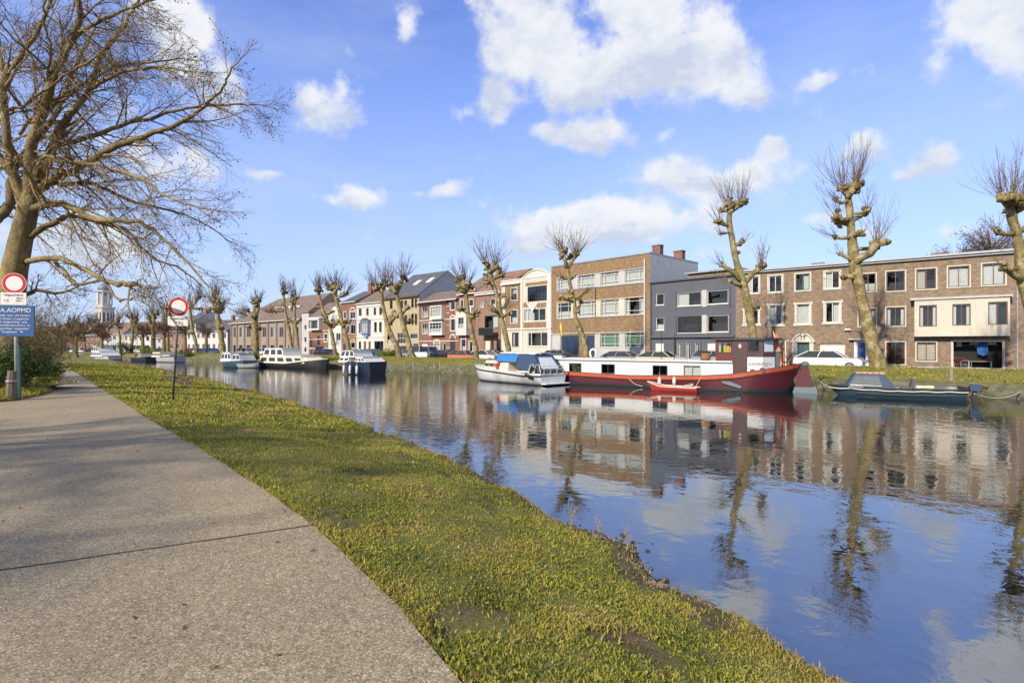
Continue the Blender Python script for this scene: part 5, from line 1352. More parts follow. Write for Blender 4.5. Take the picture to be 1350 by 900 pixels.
mb = MB(); mb.tube([(a-.1,-.1,zt4+.28),((a+b)/2,-.1,zt4+1.25),(b+.1,-.1,zt4+.28)],.1,6); mb.box(h.s_(617),h.s_(626),-.75,-.003,h.z_(621,413),h.z_(621,405)); h.part('gable_moulding', mb, 'white_paint')
# ---- red brick house with white bands
h = House('banded_house', 'red brick house with white stone bands, timber eaves and two bays', 553, 604.5, depth=9)
for y0,y1 in ((403.5,418),(426,440)): h.win(556.5,564,y0,y1,nx=3,nz=2,fm='frame_white',sur=.06,sm='stone_trim',cur='half')
for y0,y1 in ((395.5,408.5),(419.5,436)): h.win(594,600,y0,y1,nx=1,fm='frame_white',sur=.1,sm='white_paint',arch=.35 if y0>400 else None,am='white_paint')
h.win(572,580,452.6,467,nx=1,sur=.1,sm='white_paint',arch=.3,am='white_paint',cur='full'); h.win(556,563.5,453,478,kind='door',fm='frame_white',dm='white_paint',nx=1,arch=.5,am='brick_red'); h.win(593.7,600,446.5,478,kind='door',fm='frame_dark',dm='frame_dark',nx=1,arch=.5,am='white_paint'); h.win(584,588,452,464,nx=1,sur=.05)
zt5 = (h.z_(556,398.5)+h.z_(600,392))/2; h.walls(zt5, 'brick_red', gable=zt5+1.6); rf = h.gable_roof(zt5+1.6, 'tile_brown', over=.45, ridge_y=3.2)
mb = MB()
for py in (421.5, 449.5): z = h.z_(578,py); mb.box(0.02, h.L-.02, -.06, -.003, z-.06, z+.08)
for py in (403, 412, 428, 458): z = h.z_(597,py); mb.box(h.s_(589), h.s_(593), -.05, -.003, z-.05, z+.05)
h.part('stone_bands', mb, 'stone_trim')
mb = MB()
for i in range(16): x = .2+(h.s_(590)-.2)*i/15; mb.box(x-.06,x+.06,-.42,-.003,zt5-.75,zt5-.1)
mb.box(.05,h.s_(590),-.06,-.003,zt5-.8,zt5-.72); h.part('eaves_brackets', mb, 'frame_brown')
for (x0,x1,y0,y1) in ((570.5,586,403,420),(569.5,586.5,424,441)):
    a,b = h.s_(x0),h.s_(x1); z0,z1 = h.z_(578,y1),h.z_(578,y0); yb=-.6; mb=MB()
    mb.box(a,a+.12,yb,-.003,z0,z1); mb.box(b-.12,b,yb,-.003,z0,z1); mb.box(a+.12,b-.12,yb,-.003,z0,z0+.3); mb.box(a+.12,b-.12,yb,-.003,z1-.15,z1); mb.box(a+.12,b-.12,-.12,-.004,z0+.3,z1-.15,1); mb.box(a-.06,b+.06,yb-.06,-.003,z0-.1,z0)
    h.part('bay', mb, ['white_paint','dark_room']); h.wins=[]; h.winm(a+.12,b-.12,z0+.3,z1-.15,nx=4,nz=2,zs=[.7],y=yb,fm='frame_white',cur='half' if y0>410 else 'full',sill=False); h.make_windows()
# ---- yellow house with big slate roof
h = House('yellow_house', 'ochre yellow rendered house under a tall slate roof with two skylights', 506.5, 552.5, depth=13)
for x0,x1 in ((542.3,545.3),(546.8,550)):
    h.win(x0,x1,393.5,405.5,nx=1,nz=2,fm='frame_brown'); h.win(x0,x1,413.5,428,nx=1,nz=2,fm='frame_brown')
for x0,x1 in ((528,531.5),(533,536.5),(514,517.5)):
    h.win(x0,x1,396,407,nx=1,nz=2,fm='frame_brown'); h.win(x0,x1,415,429,nx=1,nz=2,fm='frame_brown')
h.win(523.5,534.5,438.5,453,nx=3,nz=2,fm='frame_white'); h.win(540.5,550.5,439.5,446.5,nx=1,fm='frame_white',cur='full',cm='garage_blue'); h.win(510,518,440,454,nx=2,fm='frame_white',cur='half')
h.win(545,551.5,453,478,kind='door',fm='frame_dark',dm='frame_dark',nx=1); h.win(528,536,456,478,kind='garage',fm='frame_dark',dm='frame_dark',nx=1)
zt6 = (h.z_(550,388.5)+h.z_(520,392))/2; zr = zt6+4.6; h.walls(zt6, 'yellow_render', gable=zr, side='pale_grey'); rf = h.gable_roof(zr, 'tile_dark', over=.35, eave='frame_brown')
for px, f in ((536, .55), (551.5, .6)):
    xx = h.s_(px)-1.5; sl = (zr-zt6)/6.5; y_ = 6.5*f; z_ = zt6+sl*y_+.17; mb = MB(); mb.add([(xx-.6,y_-.6,z_-.6*sl),(xx+.6,y_-.6,z_-.6*sl),(xx+.6,y_+.6,z_+.6*sl),(xx-.6,y_+.6,z_+.6*sl),(xx-.6,y_-.6,z_-.6*sl+.1),(xx+.6,y_-.6,z_-.6*sl+.1),(xx+.6,y_+.6,z_+.6*sl+.1),(xx-.6,y_+.6,z_+.6*sl+.1)],[(4,5,6,7),(0,1,5,4),(1,2,6,5),(2,3,7,6),(3,0,4,7)])
    h.part('skylight', mb, 'white_paint', rf)
# ---- white terraced house
h = House('white_house', 'white rendered terraced house with a small blue oriel window', 470, 506.5, depth=9)
for x0,x1,y0,y1 in ((473,476.7,406.5,416),(482.8,486,406,415.5),(492.7,495.7,405.5,415),(500,503.5,405,414.5)): h.win(x0,x1,y0,y1,nx=1,nz=2,fm='frame_brown')
for x0,x1,y0,y1 in ((473,476.7,425.5,439),(493.3,496.7,424.5,437.6),(499.8,503.2,424.5,437.6)): h.win(x0,x1,y0,y1,nx=1,nz=2,fm='frame_brown')
h.win(493.5,505.5,449.5,464.5,nx=1,fm='frame_green'); h.win(473,476,450,461,nx=1,fm='frame_dark')
for x0,x1 in ((479.7,482.6),(485.8,488.7)): h.win(x0,x1,450,478,kind='door',fm='frame_brown',dm='frame_brown',nx=1)
zt7 = (h.z_(473,400)+h.z_(504,398))/2; h.walls(zt7, 'white_render', gable=zt7+2.6); rf = h.gable_roof(zt7+2.6, 'tile_brown', over=.2)
for py in (403.5, 420.5, 444): h.band('string_course', .03, h.L-.03, h.z_(488,py)-.08, h.z_(488,py)+.08, 'white_paint', .12)
a,b = h.s_(478.7),h.s_(488.7); z0,z1 = h.z_(483.7,440),h.z_(483.7,423); mb=MB(); yb=-.7
mb.box(a,a+.12,yb,-.003,z0,z1); mb.box(b-.12,b,yb,-.003,z0,z1); mb.box(a+.12,b-.12,yb,-.003,z0,z0+.35); mb.box(a+.12,b-.12,yb,-.003,z1-.2,z1); mb.box(a+.12,b-.12,-.12,-.004,z0+.35,z1-.2,1)
c_=(a+b)/2; mb.prism_xz([(a-.1,z1),(b+.1,z1),(c_+.3,z1+.5),(c_-.3,z1+.5)],yb-.05,-.003,2); mb.prism_xz([(a,z0),(c_-.2,z0-.7),(c_+.2,z0-.7),(b,z0)],yb+.3,-.003,0)
P('blue_grey', (.22,.26,.38), .6, .1, 2)
h.part('oriel', mb, ['blue_grey','dark_room','slate']); h.wins=[]; h.winm(a+.12,b-.12,z0+.35,z1-.2,nx=3,y=yb,fm='blue_grey',sill=False,cur='full'); h.make_windows()
# ---- tall red house
h = House('red_house', 'tall red brick house with round-topped white trimmed windows', 450, 470, depth=10)
h.win(461.5,468.5,411,420,nx=2,fm='frame_white',sur=.15,sm='white_paint',arch=.4,am='white_paint'); h.win(453,456.5,411,420,nx=1,sur=.1,sm='white_paint')
h.win(462.5,468.5,428,440,nx=2,sur=.1,arch=.3,am='blue_grey',fm='blue_grey'); h.win(457,460.5,429,439,nx=1,sur=.1); h.win(462.5,468,451,458.7,nx=1,sur=.1,arch=.3); h.win(451.5,455.5,452,478,kind='door',dm='frame_dark',nx=1)
zt8 = h.z_(460,398); h.walls(zt8, 'brick_red', gable=zt8+2.4); rf = h.gable_roof(zt8+2.4, 'tile_dark', over=.25)
h.band('string_course', .03, h.L-.03, h.z_(460,443)-.5, h.z_(460,443)+.1, 'brick_ochre', .05)
h.chimney(h.L-.5, 3.5, zt8+1.4, zt8+3.6, 1.1, .7, 'brick_red', rf, 2); h.chimney(h.L+1.2-1.2, 6, zt8+1.0, zt8+2.9, .9, .6, 'brick_dull', rf, 2)
# ---- pale round gabled house
h = House('pale_house', 'pale grey house with a curved gable between the two red houses', 433, 450, depth=9)
h.win(443,449,439,455,nx=2,fm='frame_white',cur='half'); h.win(436,440.5,439,455,nx=1,fm='frame_white'); h.win(436,440,420,427,nx=1); h.win(443,447,420,427,nx=1); h.win(436,446,460,478,kind='garage',dm='pale_grey',nx=1)
zt9 = h.z_(441,415); h.walls(zt9, 'white_render'); rf = h.gable_roof(zt9+3.4, 'tile_brown', over=.0)
a,b=.1,h.L-.1; n=12; mb=MB(); mb.prism_xz([(a,zt9-.3)]+[(a+(b-a)*i/n, zt9+.05+1.6*math.sin(PI*i/n)) for i in range(n+1)]+[(b,zt9-.3)],-.03,.35); h.part('gable', mb, 'white_render')
# ---- red bay house
h = House('red_bay_house', 'red brick house with a white timber bay and black balcony', 407, 433, depth=9)
h.win(427.5,431.5,440,450,nx=1,sur=.15,sm='white_paint'); h.win(418.5,422,443,455,nx=1,fm='frame_dark'); h.win(409,412,445,458,nx=1,fm='frame_dark'); h.win(430,437-4.2,461,478,kind='garage',dm='frame_dark',nx=1); h.win(408.5,412,455+5,478,kind='door',dm='frame_dark',nx=1)
zt10 = h.z_(420,417.5); h.walls(zt10, 'brick_red', gable=zt10+3.2); rf = h.gable_roof(zt10+3.2, 'tile_brown', over=.3)
a,b=h.s_(411),h.s_(425); z0,z1=h.z_(418,435),h.z_(418,420.5); mb=MB(); yb=-.8
mb.box(a,a+.15,yb,-.003,z0,z1); mb.box(b-.15,b,yb,-.003,z0,z1); mb.box(a+.15,b-.15,yb,-.003,z0,z0+.3); mb.box(a+.15,b-.15,yb,-.003,z1-.25,z1); mb.box(a+.15,b-.15,-.12,-.004,z0+.3,z1-.25,1); mb.box(a-.1,b+.1,yb-.1,-.003,z1,z1+.15)
h.part('bay', mb, ['white_paint','dark_room']); h.wins=[]; h.winm(a+.15,b-.15,z0+.3,z1-.25,nx=4,y=yb,fm='frame_brown',sill=False,cur='sides'); h.make_windows()
mb=MB(); a,b=h.s_(416),h.s_(427); z=h.z_(421,457); mb.box(a,b,-.9,-.003,z-.1,z); mb.box(a,b,-.9,-.85,z+.85,z+.9)
for i in range(12): x=a+(b-a)*i/11; mb.box(x-.02,x+.02,-.9,-.87,z,z+.85)
h.part('balcony', mb, 'black_metal')
mb=MB(); 
for py in (436,447,459): z=h.z_(420,py); mb.box(.05,h.L-.05,-.05,-.003,z-.07,z+.07)
h.part('stone_bands', mb, 'stone_trim')
# ---- narrow pale house
h = House('narrow_house', 'very narrow pale rendered house beside the long grey brick building', 398, 407, depth=9)
for y0,y1 in ((428,434.5),(444,451),(457.5,464)): h.win(401,404,y0,y1,nx=1,fm='frame_white')
zt11 = h.z_(402,413); h.walls(zt11, 'pale_grey'); h.flat_roof('slate')
# ---- long grey brick building
h = House('long_building', 'long low grey-brown brick building with pilasters under a broad tiled roof', 304, 397.8, 'building', depth=16)
for i,(x0,x1) in enumerate(((307.8,310.8),(315.5,319.8),(325.3,330.4),(334.5,338.5),(346,351),(356.6,361.8),(368.2,373.4),(380,384.5),(389.5,393.5))):
    h.win(x0,x1,430.8,444.8,nx=2,nz=1,fm='frame_white' if i%2 else 'pale_grey',cur='right' if i%2 else None)
    h.win(x0,x1,454.8,464.5,nx=1,fm='frame_dark')
zt12 = (h.z_(310,423)+h.z_(385,422))/2; h.walls(zt12, 'brick_grey', gable=None); rf = h.gable_roof(zt12+6.0, 'tile_brown', over=.5, ridge_y=8, hipL=10, hipR=2)
mb = MB()
for px in (305.5,312.7,322.5,332.4,342.5,353.7,364.8,376,387): x=h.s_(px); mb.box(x-.35,x+.35,-.18,-.003,0,zt12-.5)
h.part('pilasters', mb, 'brick_dull')
for px, py in ((356,402),(365,402),(374,400),(383,398)):
    f=.45; xx=h.s_(px)-3; y_=8*f; sl=6.0/8; z_=zt12+sl*y_+.17; mb=MB(); mb.box(xx-1.0,xx+1.0,y_-.5,y_+.5,z_-.1,z_+.45); h.part('skylight', mb, 'white_paint', rf)
# ---- low white house at the bend and the houses further left
def simple(name, label, pl, pr, ytop, wall, nfl, nwin, roof, rh=2.5, fm='frame_white', sky=0, chim=True, depth=9):
    h = House(name, label, pl, pr, depth=depth)
    pc = (pl+pr)/2; zt_ = h.z_(pc, ytop); fh = zt_/nfl; n = nwin; w_ = h.L/n
    for f in range(nfl):
        for i in range(n):
            a_ = w_*(i+.26); b_ = w_*(i+.74)
            if f == 0 and i == n-1: h.winm(a_, min(b_, a_+1.1), .02, min(2.2, fh*.8), kind='door', dm=rnd.choice(('frame_dark','blue_door','frame_brown')), nx=1)
            else: h.winm(a_, b_, fh*f+fh*.32, fh*f+fh*.80, nx=2, fm=fm, cur=rnd.choice((None,'half','sides','full')))
    h.walls(zt_, wall, gable=(zt_+rh if roof else None))
    if roof:
        rf = h.gable_roof(zt_+rh, roof, over=.3)
        if chim: h.chimney(h.L*.8, depth*.4, zt_+rh*.6, zt_+rh+1.0, .9, .6, 'brick_red', rf, 2)
    else: h.flat_roof('zinc')
    return h
simple('low_white_house', 'long low white house left of the long grey brick building', 258, 300, 436, 'white_render', 2, 6, 'tile_dark', 3.0)
simple('white_gabled_house', 'tall white house with grey roof behind the leaning plane tree', 246, 258, 424, 'white_render', 3, 2, 'tile_dark', 3.0)
simple('brown_house', 'brown house with a broad roof directly behind the right no entry sign', 214, 245.5, 437, 'brick_dull', 2, 4, 'tile_brown', 3.4)
simple('modern_house', 'white modern flat-roofed house with dark glazing left of the brown house', 182, 199, 441, 'white_render', 2, 2, None, fm='frame_dark')
simple('grey_gabled_house', 'small grey house between the modern white house and the brown house', 199.5, 213.5, 445, 'pale_grey', 2, 2, 'tile_brown', 2.6)
simple('beige_house', 'beige stone house right of the church tower', 163, 181.5, 441, 'cream_render', 2, 3, 'tile_dark', 2.2)
simple('stone_gabled_house', 'pale house with a pointed roof below the church tower', 147, 162.5, 440, 'pale_grey', 2, 2, 'tile_red', 3.4)
simple('green_roofed_house', 'white cottage with a mossy roof below and left of the church tower', 131, 146.5, 447, 'white_render', 2, 2, 'tile_brown', 3.2)
simple('rust_house', 'red brown brick house with a dark side beneath the terracotta roof', 112, 130.5, 442, 'brick_red', 3, 3, 'tile_dark', 1.2)
simple('terracotta_house', 'house under a bright terracotta roof left of the church tower', 94, 111.5, 441, 'brick_dull', 2, 3, 'tile_red', 3.6)
simple('far_brick_house', 'far brown brick house at the left end of the row, behind the thicket', 70, 93.5, 443, 'brick_dull', 2, 3, 'tile_brown', 2.8)
simple('hidden_house', 'brick house mostly hidden by the thicket at the far left', 30, 69.5, 442, 'brick_grey', 2, 5, 'tile_brown', 2.8)
# second row of roofs glimpsed behind the far houses
L2 = [(-60,190),(-100,205),(-150,215),(-210,225)]
for i,(pl,pr,yt,wall,rf_) in enumerate(((205,235,431,'brick_dull','tile_red'),(172,200,433,'brick_grey','tile_brown'),(146,168,434,'brick_red','tile_dark'),(100,128,433,'brick_dull','tile_brown'),(72,98,434,'brick_grey','tile_dark'))):
    try:
        h = House('back_row_house', ['roof seen behind the brown house near the right sign','grey-brown roof seen behind the beige and modern houses','dark roof just right of the foot of the church tower','brown roof just left of the foot of the church tower','dark distant roof near the left end of the row'][i], pl, pr, line=L2, group='houses of the street behind', depth=9)
        z = h.z_((pl+pr)/2, yt); h.winm(h.L*.3, h.L*.45, z*.7, z*.88); h.walls(z, wall, gable=z+2.8); h.gable_roof(z+2.8, rf_)
    except ValueError as ex: print('skip', ex)

# ---- church tower
d = 300; x = (138-CX)/FPX*d; root = empty('church_tower', (x, d, -.3)); tag(root, 'pale stone church tower with an open lantern and dome rising over the roofs', 'tower')
def Z(py): return zpx(py, d)+.3
P('tower_stone', (.50,.47,.42), .85, .12, .3, grime=.3); P('dome_blue', (.12,.16,.24), .6, .15, .5)
mb = MB(); r = 4.7; mb.lathe([(r*1.04,0),(r*1.04,Z(430)),(r,Z(430)),(r,Z(407)),(r*1.1,Z(406.5)),(r*1.1,Z(405)),(r*.86,Z(404.8))], n=8)
mb.build('shaft', M['tower_stone'], root)
mb = MB(); rl = 3.45
mb.lathe([(rl,Z(405)),(rl,Z(401))], n=8)
for i in range(8):
    a_ = 2*PI*(i+.5)/8; cx_, cy_ = rl*.93*math.cos(a_), rl*.93*math.sin(a_); mb.tube([(cx_,cy_,Z(402)),(cx_,cy_,Z(386))], .55, 6)
mb.lathe([(rl,Z(386.5)),(rl*1.1,Z(385)),(rl*1.1,Z(383.5)),(rl*.9,Z(382.8))], n=8); mb.lathe([(1.6,Z(402)),(1.6,Z(386))], n=8)
mb.build('lantern', M['tower_stone'], root)
mb = MB(); mb.lathe([(rl*.97*math.cos(t*PI/2/8), Z(382.9)+4.3*math.sin(t*PI/2/8)) for t in range(8)]+[(.35,Z(372.6)),(.3,Z(370.5)),(.05,Z(368))], n=16); mb.build('dome', M['dome_blue'], root, smooth=True)
for i in range(8):
    a_ = 2*PI*(i)/8; mb = MB(); rr_ = r*math.cos(PI/8)+.03; c_ = Vector((math.cos(a_)*rr_, math.sin(a_)*rr_, 0)); t_ = Vector((-math.sin(a_), math.cos(a_), 0))
    for o_ in (-.9, .9):
        for (z0,z1) in ((Z(424),Z(413)),):
            A_ = c_+t_*(o_-.35); B_ = c_+t_*(o_+.35)
            mb.add([(A_.x,A_.y,z0),(B_.x,B_.y,z0),(B_.x,B_.y,z1),((A_.x+B_.x)/2,(A_.y+B_.y)/2,z1+.6),(A_.x,A_.y,z1)],[(0,1,2,3,4)])
    mb.build('window', M['dark_room'], root)
# ------------------------------------------------------------------ boats
class Frame:
    """local frame of a boat: x from the left end to the right end (as seen from the path), y away from the path, z up from the water"""
    def __init__(s, name, A, B, beam, label, cat='boat', group=None):
        s.A = Vector(A); s.B = Vector(B); d = (s.B-s.A).normalized(); s.d = d; s.n = Vector((-d.y, d.x)); s.beam = beam; s.L = (s.B-s.A).length
        c = s.A + s.n*beam/2
        s.root = empty(name, (c.x, c.y, WZ), math.atan2(d.y, d.x)); tag(s.root, label, cat, group)
    def x(s, px, y=None):
        """local x of a photo column, on the plane of the near side (or local y)"""
        o = (y if y is not None else -s.beam/2) + s.beam/2
        A = s.A+s.n*o; return hit(px, A, A+s.d)[0]
    def z(s, px, py, y=None):
        o = (y if y is not None else -s.beam/2) + s.beam/2
        A = s.A+s.n*o; return zpx(py, hit(px, A, A+s.d)[1]) - WZ
    def part(s, name, mb, mts, parent=None, smooth=False, label=None):
        o = mb.build(name, [M[m] for m in (mts if isinstance(mts, (list, tuple)) else [mts])], parent or s.root, smooth=smooth)
        if label: o['label'] = label
        return o
def wp(px, py):
    d = (EYE-WZ)*FPX/(py-HY); return ((px-CX)/FPX*d, d)
def hull(mb, st, prof):
    """st: stations (x, half beam, sheer z, x shift at the keel); prof: (fraction of half beam, z rule, material); z rule: ('s', dz) from sheer, ('a', z) absolute"""
    n = len(prof); rows = []
    for (x, b, zs, rk) in st:
        row = []
        for side in (-1, 1):
            r = []
            for fy, (kz, vz), m in prof:
                z = zs+vz if kz == 's' else min(vz, zs-.02); f = (zs-z)/(zs+.5)
                r.append((x+rk*f, side*b*fy, z))
            row.append(r)
        rows.append(row)
    for sd in (0, 1):
        base = len(mb.v)
        for row in rows: mb.v.extend(row[sd])
        for i in range(len(rows)-1):
            for j in range(n-1):
                q = (base+i*n+j, base+(i+1)*n+j, base+(i+1)*n+j+1, base+i*n+j+1)
                mb.f.append(q if sd == 0 else q[::-1]); mb.m.append(prof[j+1][2] if False else prof[j][2])
    # ends
    for i in (0, len(rows)-1):
        a, b = rows[i]
        base = len(mb.v); mb.v.extend(a); mb.v.extend(b)
        for j in range(n-1):
            q = (base+j, base+j+1, base+n+j+1, base+n+j); mb.f.append(q if i else q[::-1]); mb.m.append(prof[j][2])
def deck(mb, st, dz, inset=.0, m=0):
    pts = []
    for (x, b, zs, rk) in st: pts.append((x, -b+inset, zs+dz))
    base = len(mb.v)
    for (x, b, zs, rk) in st: mb.v.append((x, -max(b-inset,.01), zs+dz)); mb.v.append((x, max(b-inset,.01), zs+dz))
    for i in range(len(st)-1): mb.f.append((base+2*i, base+2*i+2, base+2*i+3, base+2*i+1)); mb.m.append(m)
def stations(L, B, sheer, bow=2.2, stern=1.2, rkb=.5, rks=0, bowL=True, n=26, sternw=.7, tip=.04):
    out = []
    for i in range(n):
        t = i/(n-1); t = t+(-.06*math.sin(2*PI*t)); x = L*t
        xb = x if bowL else L-x; xs = L-xb
        f = 1
        if xb < bow: f = tip+(1-tip)*math.sin(PI/2*(xb/bow))**.75
        if xs < stern: f = min(f, sternw+(1-sternw)*math.sin(PI/2*xs/stern)**.8)
        rk = 0
        if xb < bow*1.2: rk += rkb*(1-xb/(bow*1.2))*(1 if bowL else -1)
        if xs < stern*1.2: rk += rks*(1-xs/(stern*1.2))*(-1 if bowL else 1)
        out.append((x, B/2*f, sheer(x), rk))
    return out
def interp(xs, zs): return lambda x: float(np.interp(x, xs, zs))
P('maroon', (.072,.006,.013), .45, .2, 1.5, coat=.15, grime=.35); P('orange_red', (.38,.068,.028), .55, .15, 1.5, grime=.4); P('hull_black', (.02,.02,.022), .5, .2, 2)
P('antifoul', (.03,.04,.04), .8, .3, 3); P('hull_white', (.62,.63,.62), .35, .05, 1.5, coat=.3, grime=.4); P('hull_blue', (.03,.065,.09), .4, .12, 1.5, coat=.2, grime=.1)
P('hull_navy', (.008,.018,.045), .35, .1, 2, coat=.3); P('deck_grey', (.33,.32,.29), .8, .1, 3); P('wheel_brown', (.055,.026,.024), .45, .15, 2, coat=.2)
P('wheel_red', (.10,.018,.015), .45, .15, 2); P('boat_cream', (.66,.60,.46), .5, .08, 2, grime=.25); P('canvas_blue', (.02,.16,.42), .7, .1, 2); P('canvas_navy', (.025,.055,.11), .7, .1, 2)
P('cabin_white', (.62,.62,.59), .5, .06, 1.5, grime=.4); P('grey_tarp', (.075,.08,.09), .8, .1, 2); P('teal_grey', (.12,.16,.18), .6, .1, 2)
P('orange_flag', (.75,.16,.05), .8, .1, 2); P('wicker', (.26,.13,.05), .9, .2, 8); P('smoke_glass',(.12,.13,.135),.12,.2,2,coat=.5,bmp=0); P('clear_vinyl', (.55,.60,.63), .25, .08, 2)
P('gilt', (.5,.42,.36), .6, .1, 3); P('yellow', (.75,.55,.05), .6, .1, 3); P('leafy', (.06,.14,.03), .8, .2, 6); P('rust', (.22,.09,.04), .85, .3, 6)
def cabin_window(F, name, x0, x1, z0, z1, y, parent=None, fm='frame_dark', nx=2, cur=None, back=.35, t=.03, cm='curtain'):
    mb = MB(); fw = .04
    for (a, b, c, d) in ((x0,x0+fw,z0,z1),(x1-fw,x1,z0,z1),(x0+fw,x1-fw,z0,z0+fw),(x0+fw,x1-fw,z1-fw,z1)): mb.box(a,b,y-t,y-.002,c,d)
    for i in range(1, nx): x = x0+(x1-x0)*i/nx; mb.box(x-.02,x+.02,y-t,y-.004,z0+fw,z1-fw)
    w = F.part(name, mb, fm, parent)
    g = MB(); g.quad((x0+fw,y-.010,z0+fw),(x1-fw,y-.010,z0+fw),(x1-fw,y-.010,z1-fw),(x0+fw,y-.010,z1-fw)); o = g.build('pane', GLASS, w)
    g = MB(); g.quad((x0+fw,y-.004,z0+fw),(x1-fw,y-.004,z0+fw),(x1-fw,y-.004,z1-fw),(x0+fw,y-.004,z1-fw)); 
    return w
def rope(name, pts, r=.02, sag=0, parent=None, mt='rope'):
    a, b = Vector(pts[0]), Vector(pts[-1]); P_ = []
    n = 12
    for i in range(n+1):
        t = i/n; x = t*(len(pts)-1); k = min(len(pts)-2, int(x)); p = Vector(pts[k]).lerp(Vector(pts[k+1]), x-k); p.z -= sag*4*t*(1-t); P_.append(p)
    mb = MB(); mb.tube(P_, r, 5); return mb.build(name, M[mt], parent)
def text(name, s, size, loc, rot, mt, parent=None, ext=.004, align='LEFT'):
    cu = bpy.data.curves.new(name, 'FONT'); cu.body = s; cu.size = size; cu.extrude = ext; cu.align_x = align
    o = bpy.data.objects.new(name, cu); col.objects.link(o); o.location = loc; o.rotation_euler = rot; cu.materials.append(M[mt])
    bpy.context.view_layer.update()
    me = bpy.data.meshes.new_from_object(o); m2 = bpy.data.objects.new(name, me); col.objects.link(m2); m2.location = loc; m2.rotation_euler = rot
    bpy.data.objects.remove(o); o = m2
    if parent: o.parent = parent
    return o

# ---- the red and white barge
A = Vector(wp(749, 506)); B = Vector(wp(1042, 520)); dr = (B-A).normalized(); A0 = A-dr*2.6
F = Frame('barge', A0, B, 3.6, 'long houseboat barge with maroon hull, orange strake and white cabin')
hb = F.beam/2; xe = F.x(1050)
kx = [0, F.x(760), F.x(830), F.x(926), F.x(970), F.x(1042), xe]
kz = [F.z(760,491)+.05, F.z(760,491), F.z(830,495.5), F.z(926,496), F.z(970,493.5), F.z(1042,482.8), F.z(1042,481)]
sheer = interp(kx, kz)
st = stations(xe, F.beam, sheer, bow=1.6, stern=2.8, rkb=.2, rks=.9, sternw=.12, n=34, tip=.35)
mb = MB(); hull(mb, st, [(.75,('a',-.5),1),(.97,('a',.0),1),(1.0,('a',.20),0),(1.0,('s',-.22),0),(1.0,('s',0),0)])
F.part('hull', mb, ['maroon','hull_black'], smooth=True)
mb = MB(); st2 = [(x, b+.03, z, r) for x, b, z, r in st]; hull(mb, st2, [(1.0,('s',-.20),0),(1.0,('s',.02),0)]); deck(mb, st2, .02)
mb2 = MB()
F.part('strake', mb, 'orange_red')
mb = MB(); hull(mb, [(x, b+.07, z-.22, r) for x, b, z, r in st], [(1.0,('s',-.05),0),(1.02,('s',.0),0)]); hull(mb, [(x, b+.045, z+.02, r) for x, b, z, r in st], [(1.0,('s',0),0),(1.0,('s',.05),0)]); F.part('rubbing_rail', mb, 'frame_brown')
mb = MB(); deck(mb, st, .03, .1); F.part('deck', mb, 'deck_grey')
yn = -hb+.28
zc = F.z(900,476,yn); x0 = .9; x1 = F.x(966,yn)
mb = MB(); zf = interp([0,F.x(813),F.x(900),F.x(965)],[zc+.05,zc+.02,zc,zc+.05])
wins = [(750.5,766.5,478.5,490),(793,810.5,479.8,492),(860.5,880,481.5,494.5),(901,924,481.3,495)]
wr = [(F.x(a,yn),F.x(b,yn),F.z((a+b)/2,d,yn),F.z((a+b)/2,c,yn)) for a,b,c,d in wins]
zb = .35
xs = [x0]+[v for r in wr for v in r[:2]]+[x1]
for sgn in (-1, 1):
    y_, y2 = (yn, yn+.06) if sgn < 0 else (-yn-.06, -yn)
    for i in range(0, len(xs), 2): mb.box(xs[i], xs[i+1], y_, y2, zb, zc)
    for r in wr: mb.box(r[0], r[1], y_, y2, zb, r[2]); mb.box(r[0], r[1], y_, y2, r[3], zc)
mb.box(x0, x0+.06, yn+.06, -yn-.06, zb, zc); mb.box(x1-.06, x1, yn+.06, -yn-.06, zb, zc)
mb.box(x0+.1, x1-.1, yn+.9, yn+.95, zb, zc-.01, 1)
cab = F.part('cabin', mb, ['cabin_white','dark_room'])
mb = MB(); mb.cbox(x0-.1, x1, yn-.10, -yn+.10, zc+.003, zc+.06, .02); mb.box(x0, x1, yn-.13, yn-.101, zc-.03, zc+.05); F.part('cabin_roof', mb, 'cabin_white')
for i, r in enumerate(wr):
    w = cabin_window(F, 'window', r[0], r[1], r[2], r[3], yn-.002, cab, fm='frame_dark' if i != 3 else 'galv', nx=2)
    if i in (3,): 
        cm = MB(); n = 16
        for j in range(n): xa = r[0]+(r[1]-r[0])*j/n; xb = r[0]+(r[1]-r[0])*(j+1)/n; cm.quad((xa,yn+.1+(.03 if j%2 else 0),r[2]),(xb,yn+.1+(0 if j%2 else .03),r[2]),(xb,yn+.1+(0 if j%2 else .03),r[3]),(xa,yn+.1+(.03 if j%2 else 0),r[3]))
        cm.build('curtain', M['curtain'], w)
    if i == 0:
        cm = MB(); 
        for j in range(30): cm.blob((rnd.uniform(r[0]+.15,r[1]-.1), yn+.2, rnd.uniform(r[2],r[3]-.1)), .06, nu=5, nv=4)
        cm.build('house_plant', M['leafy'], w)
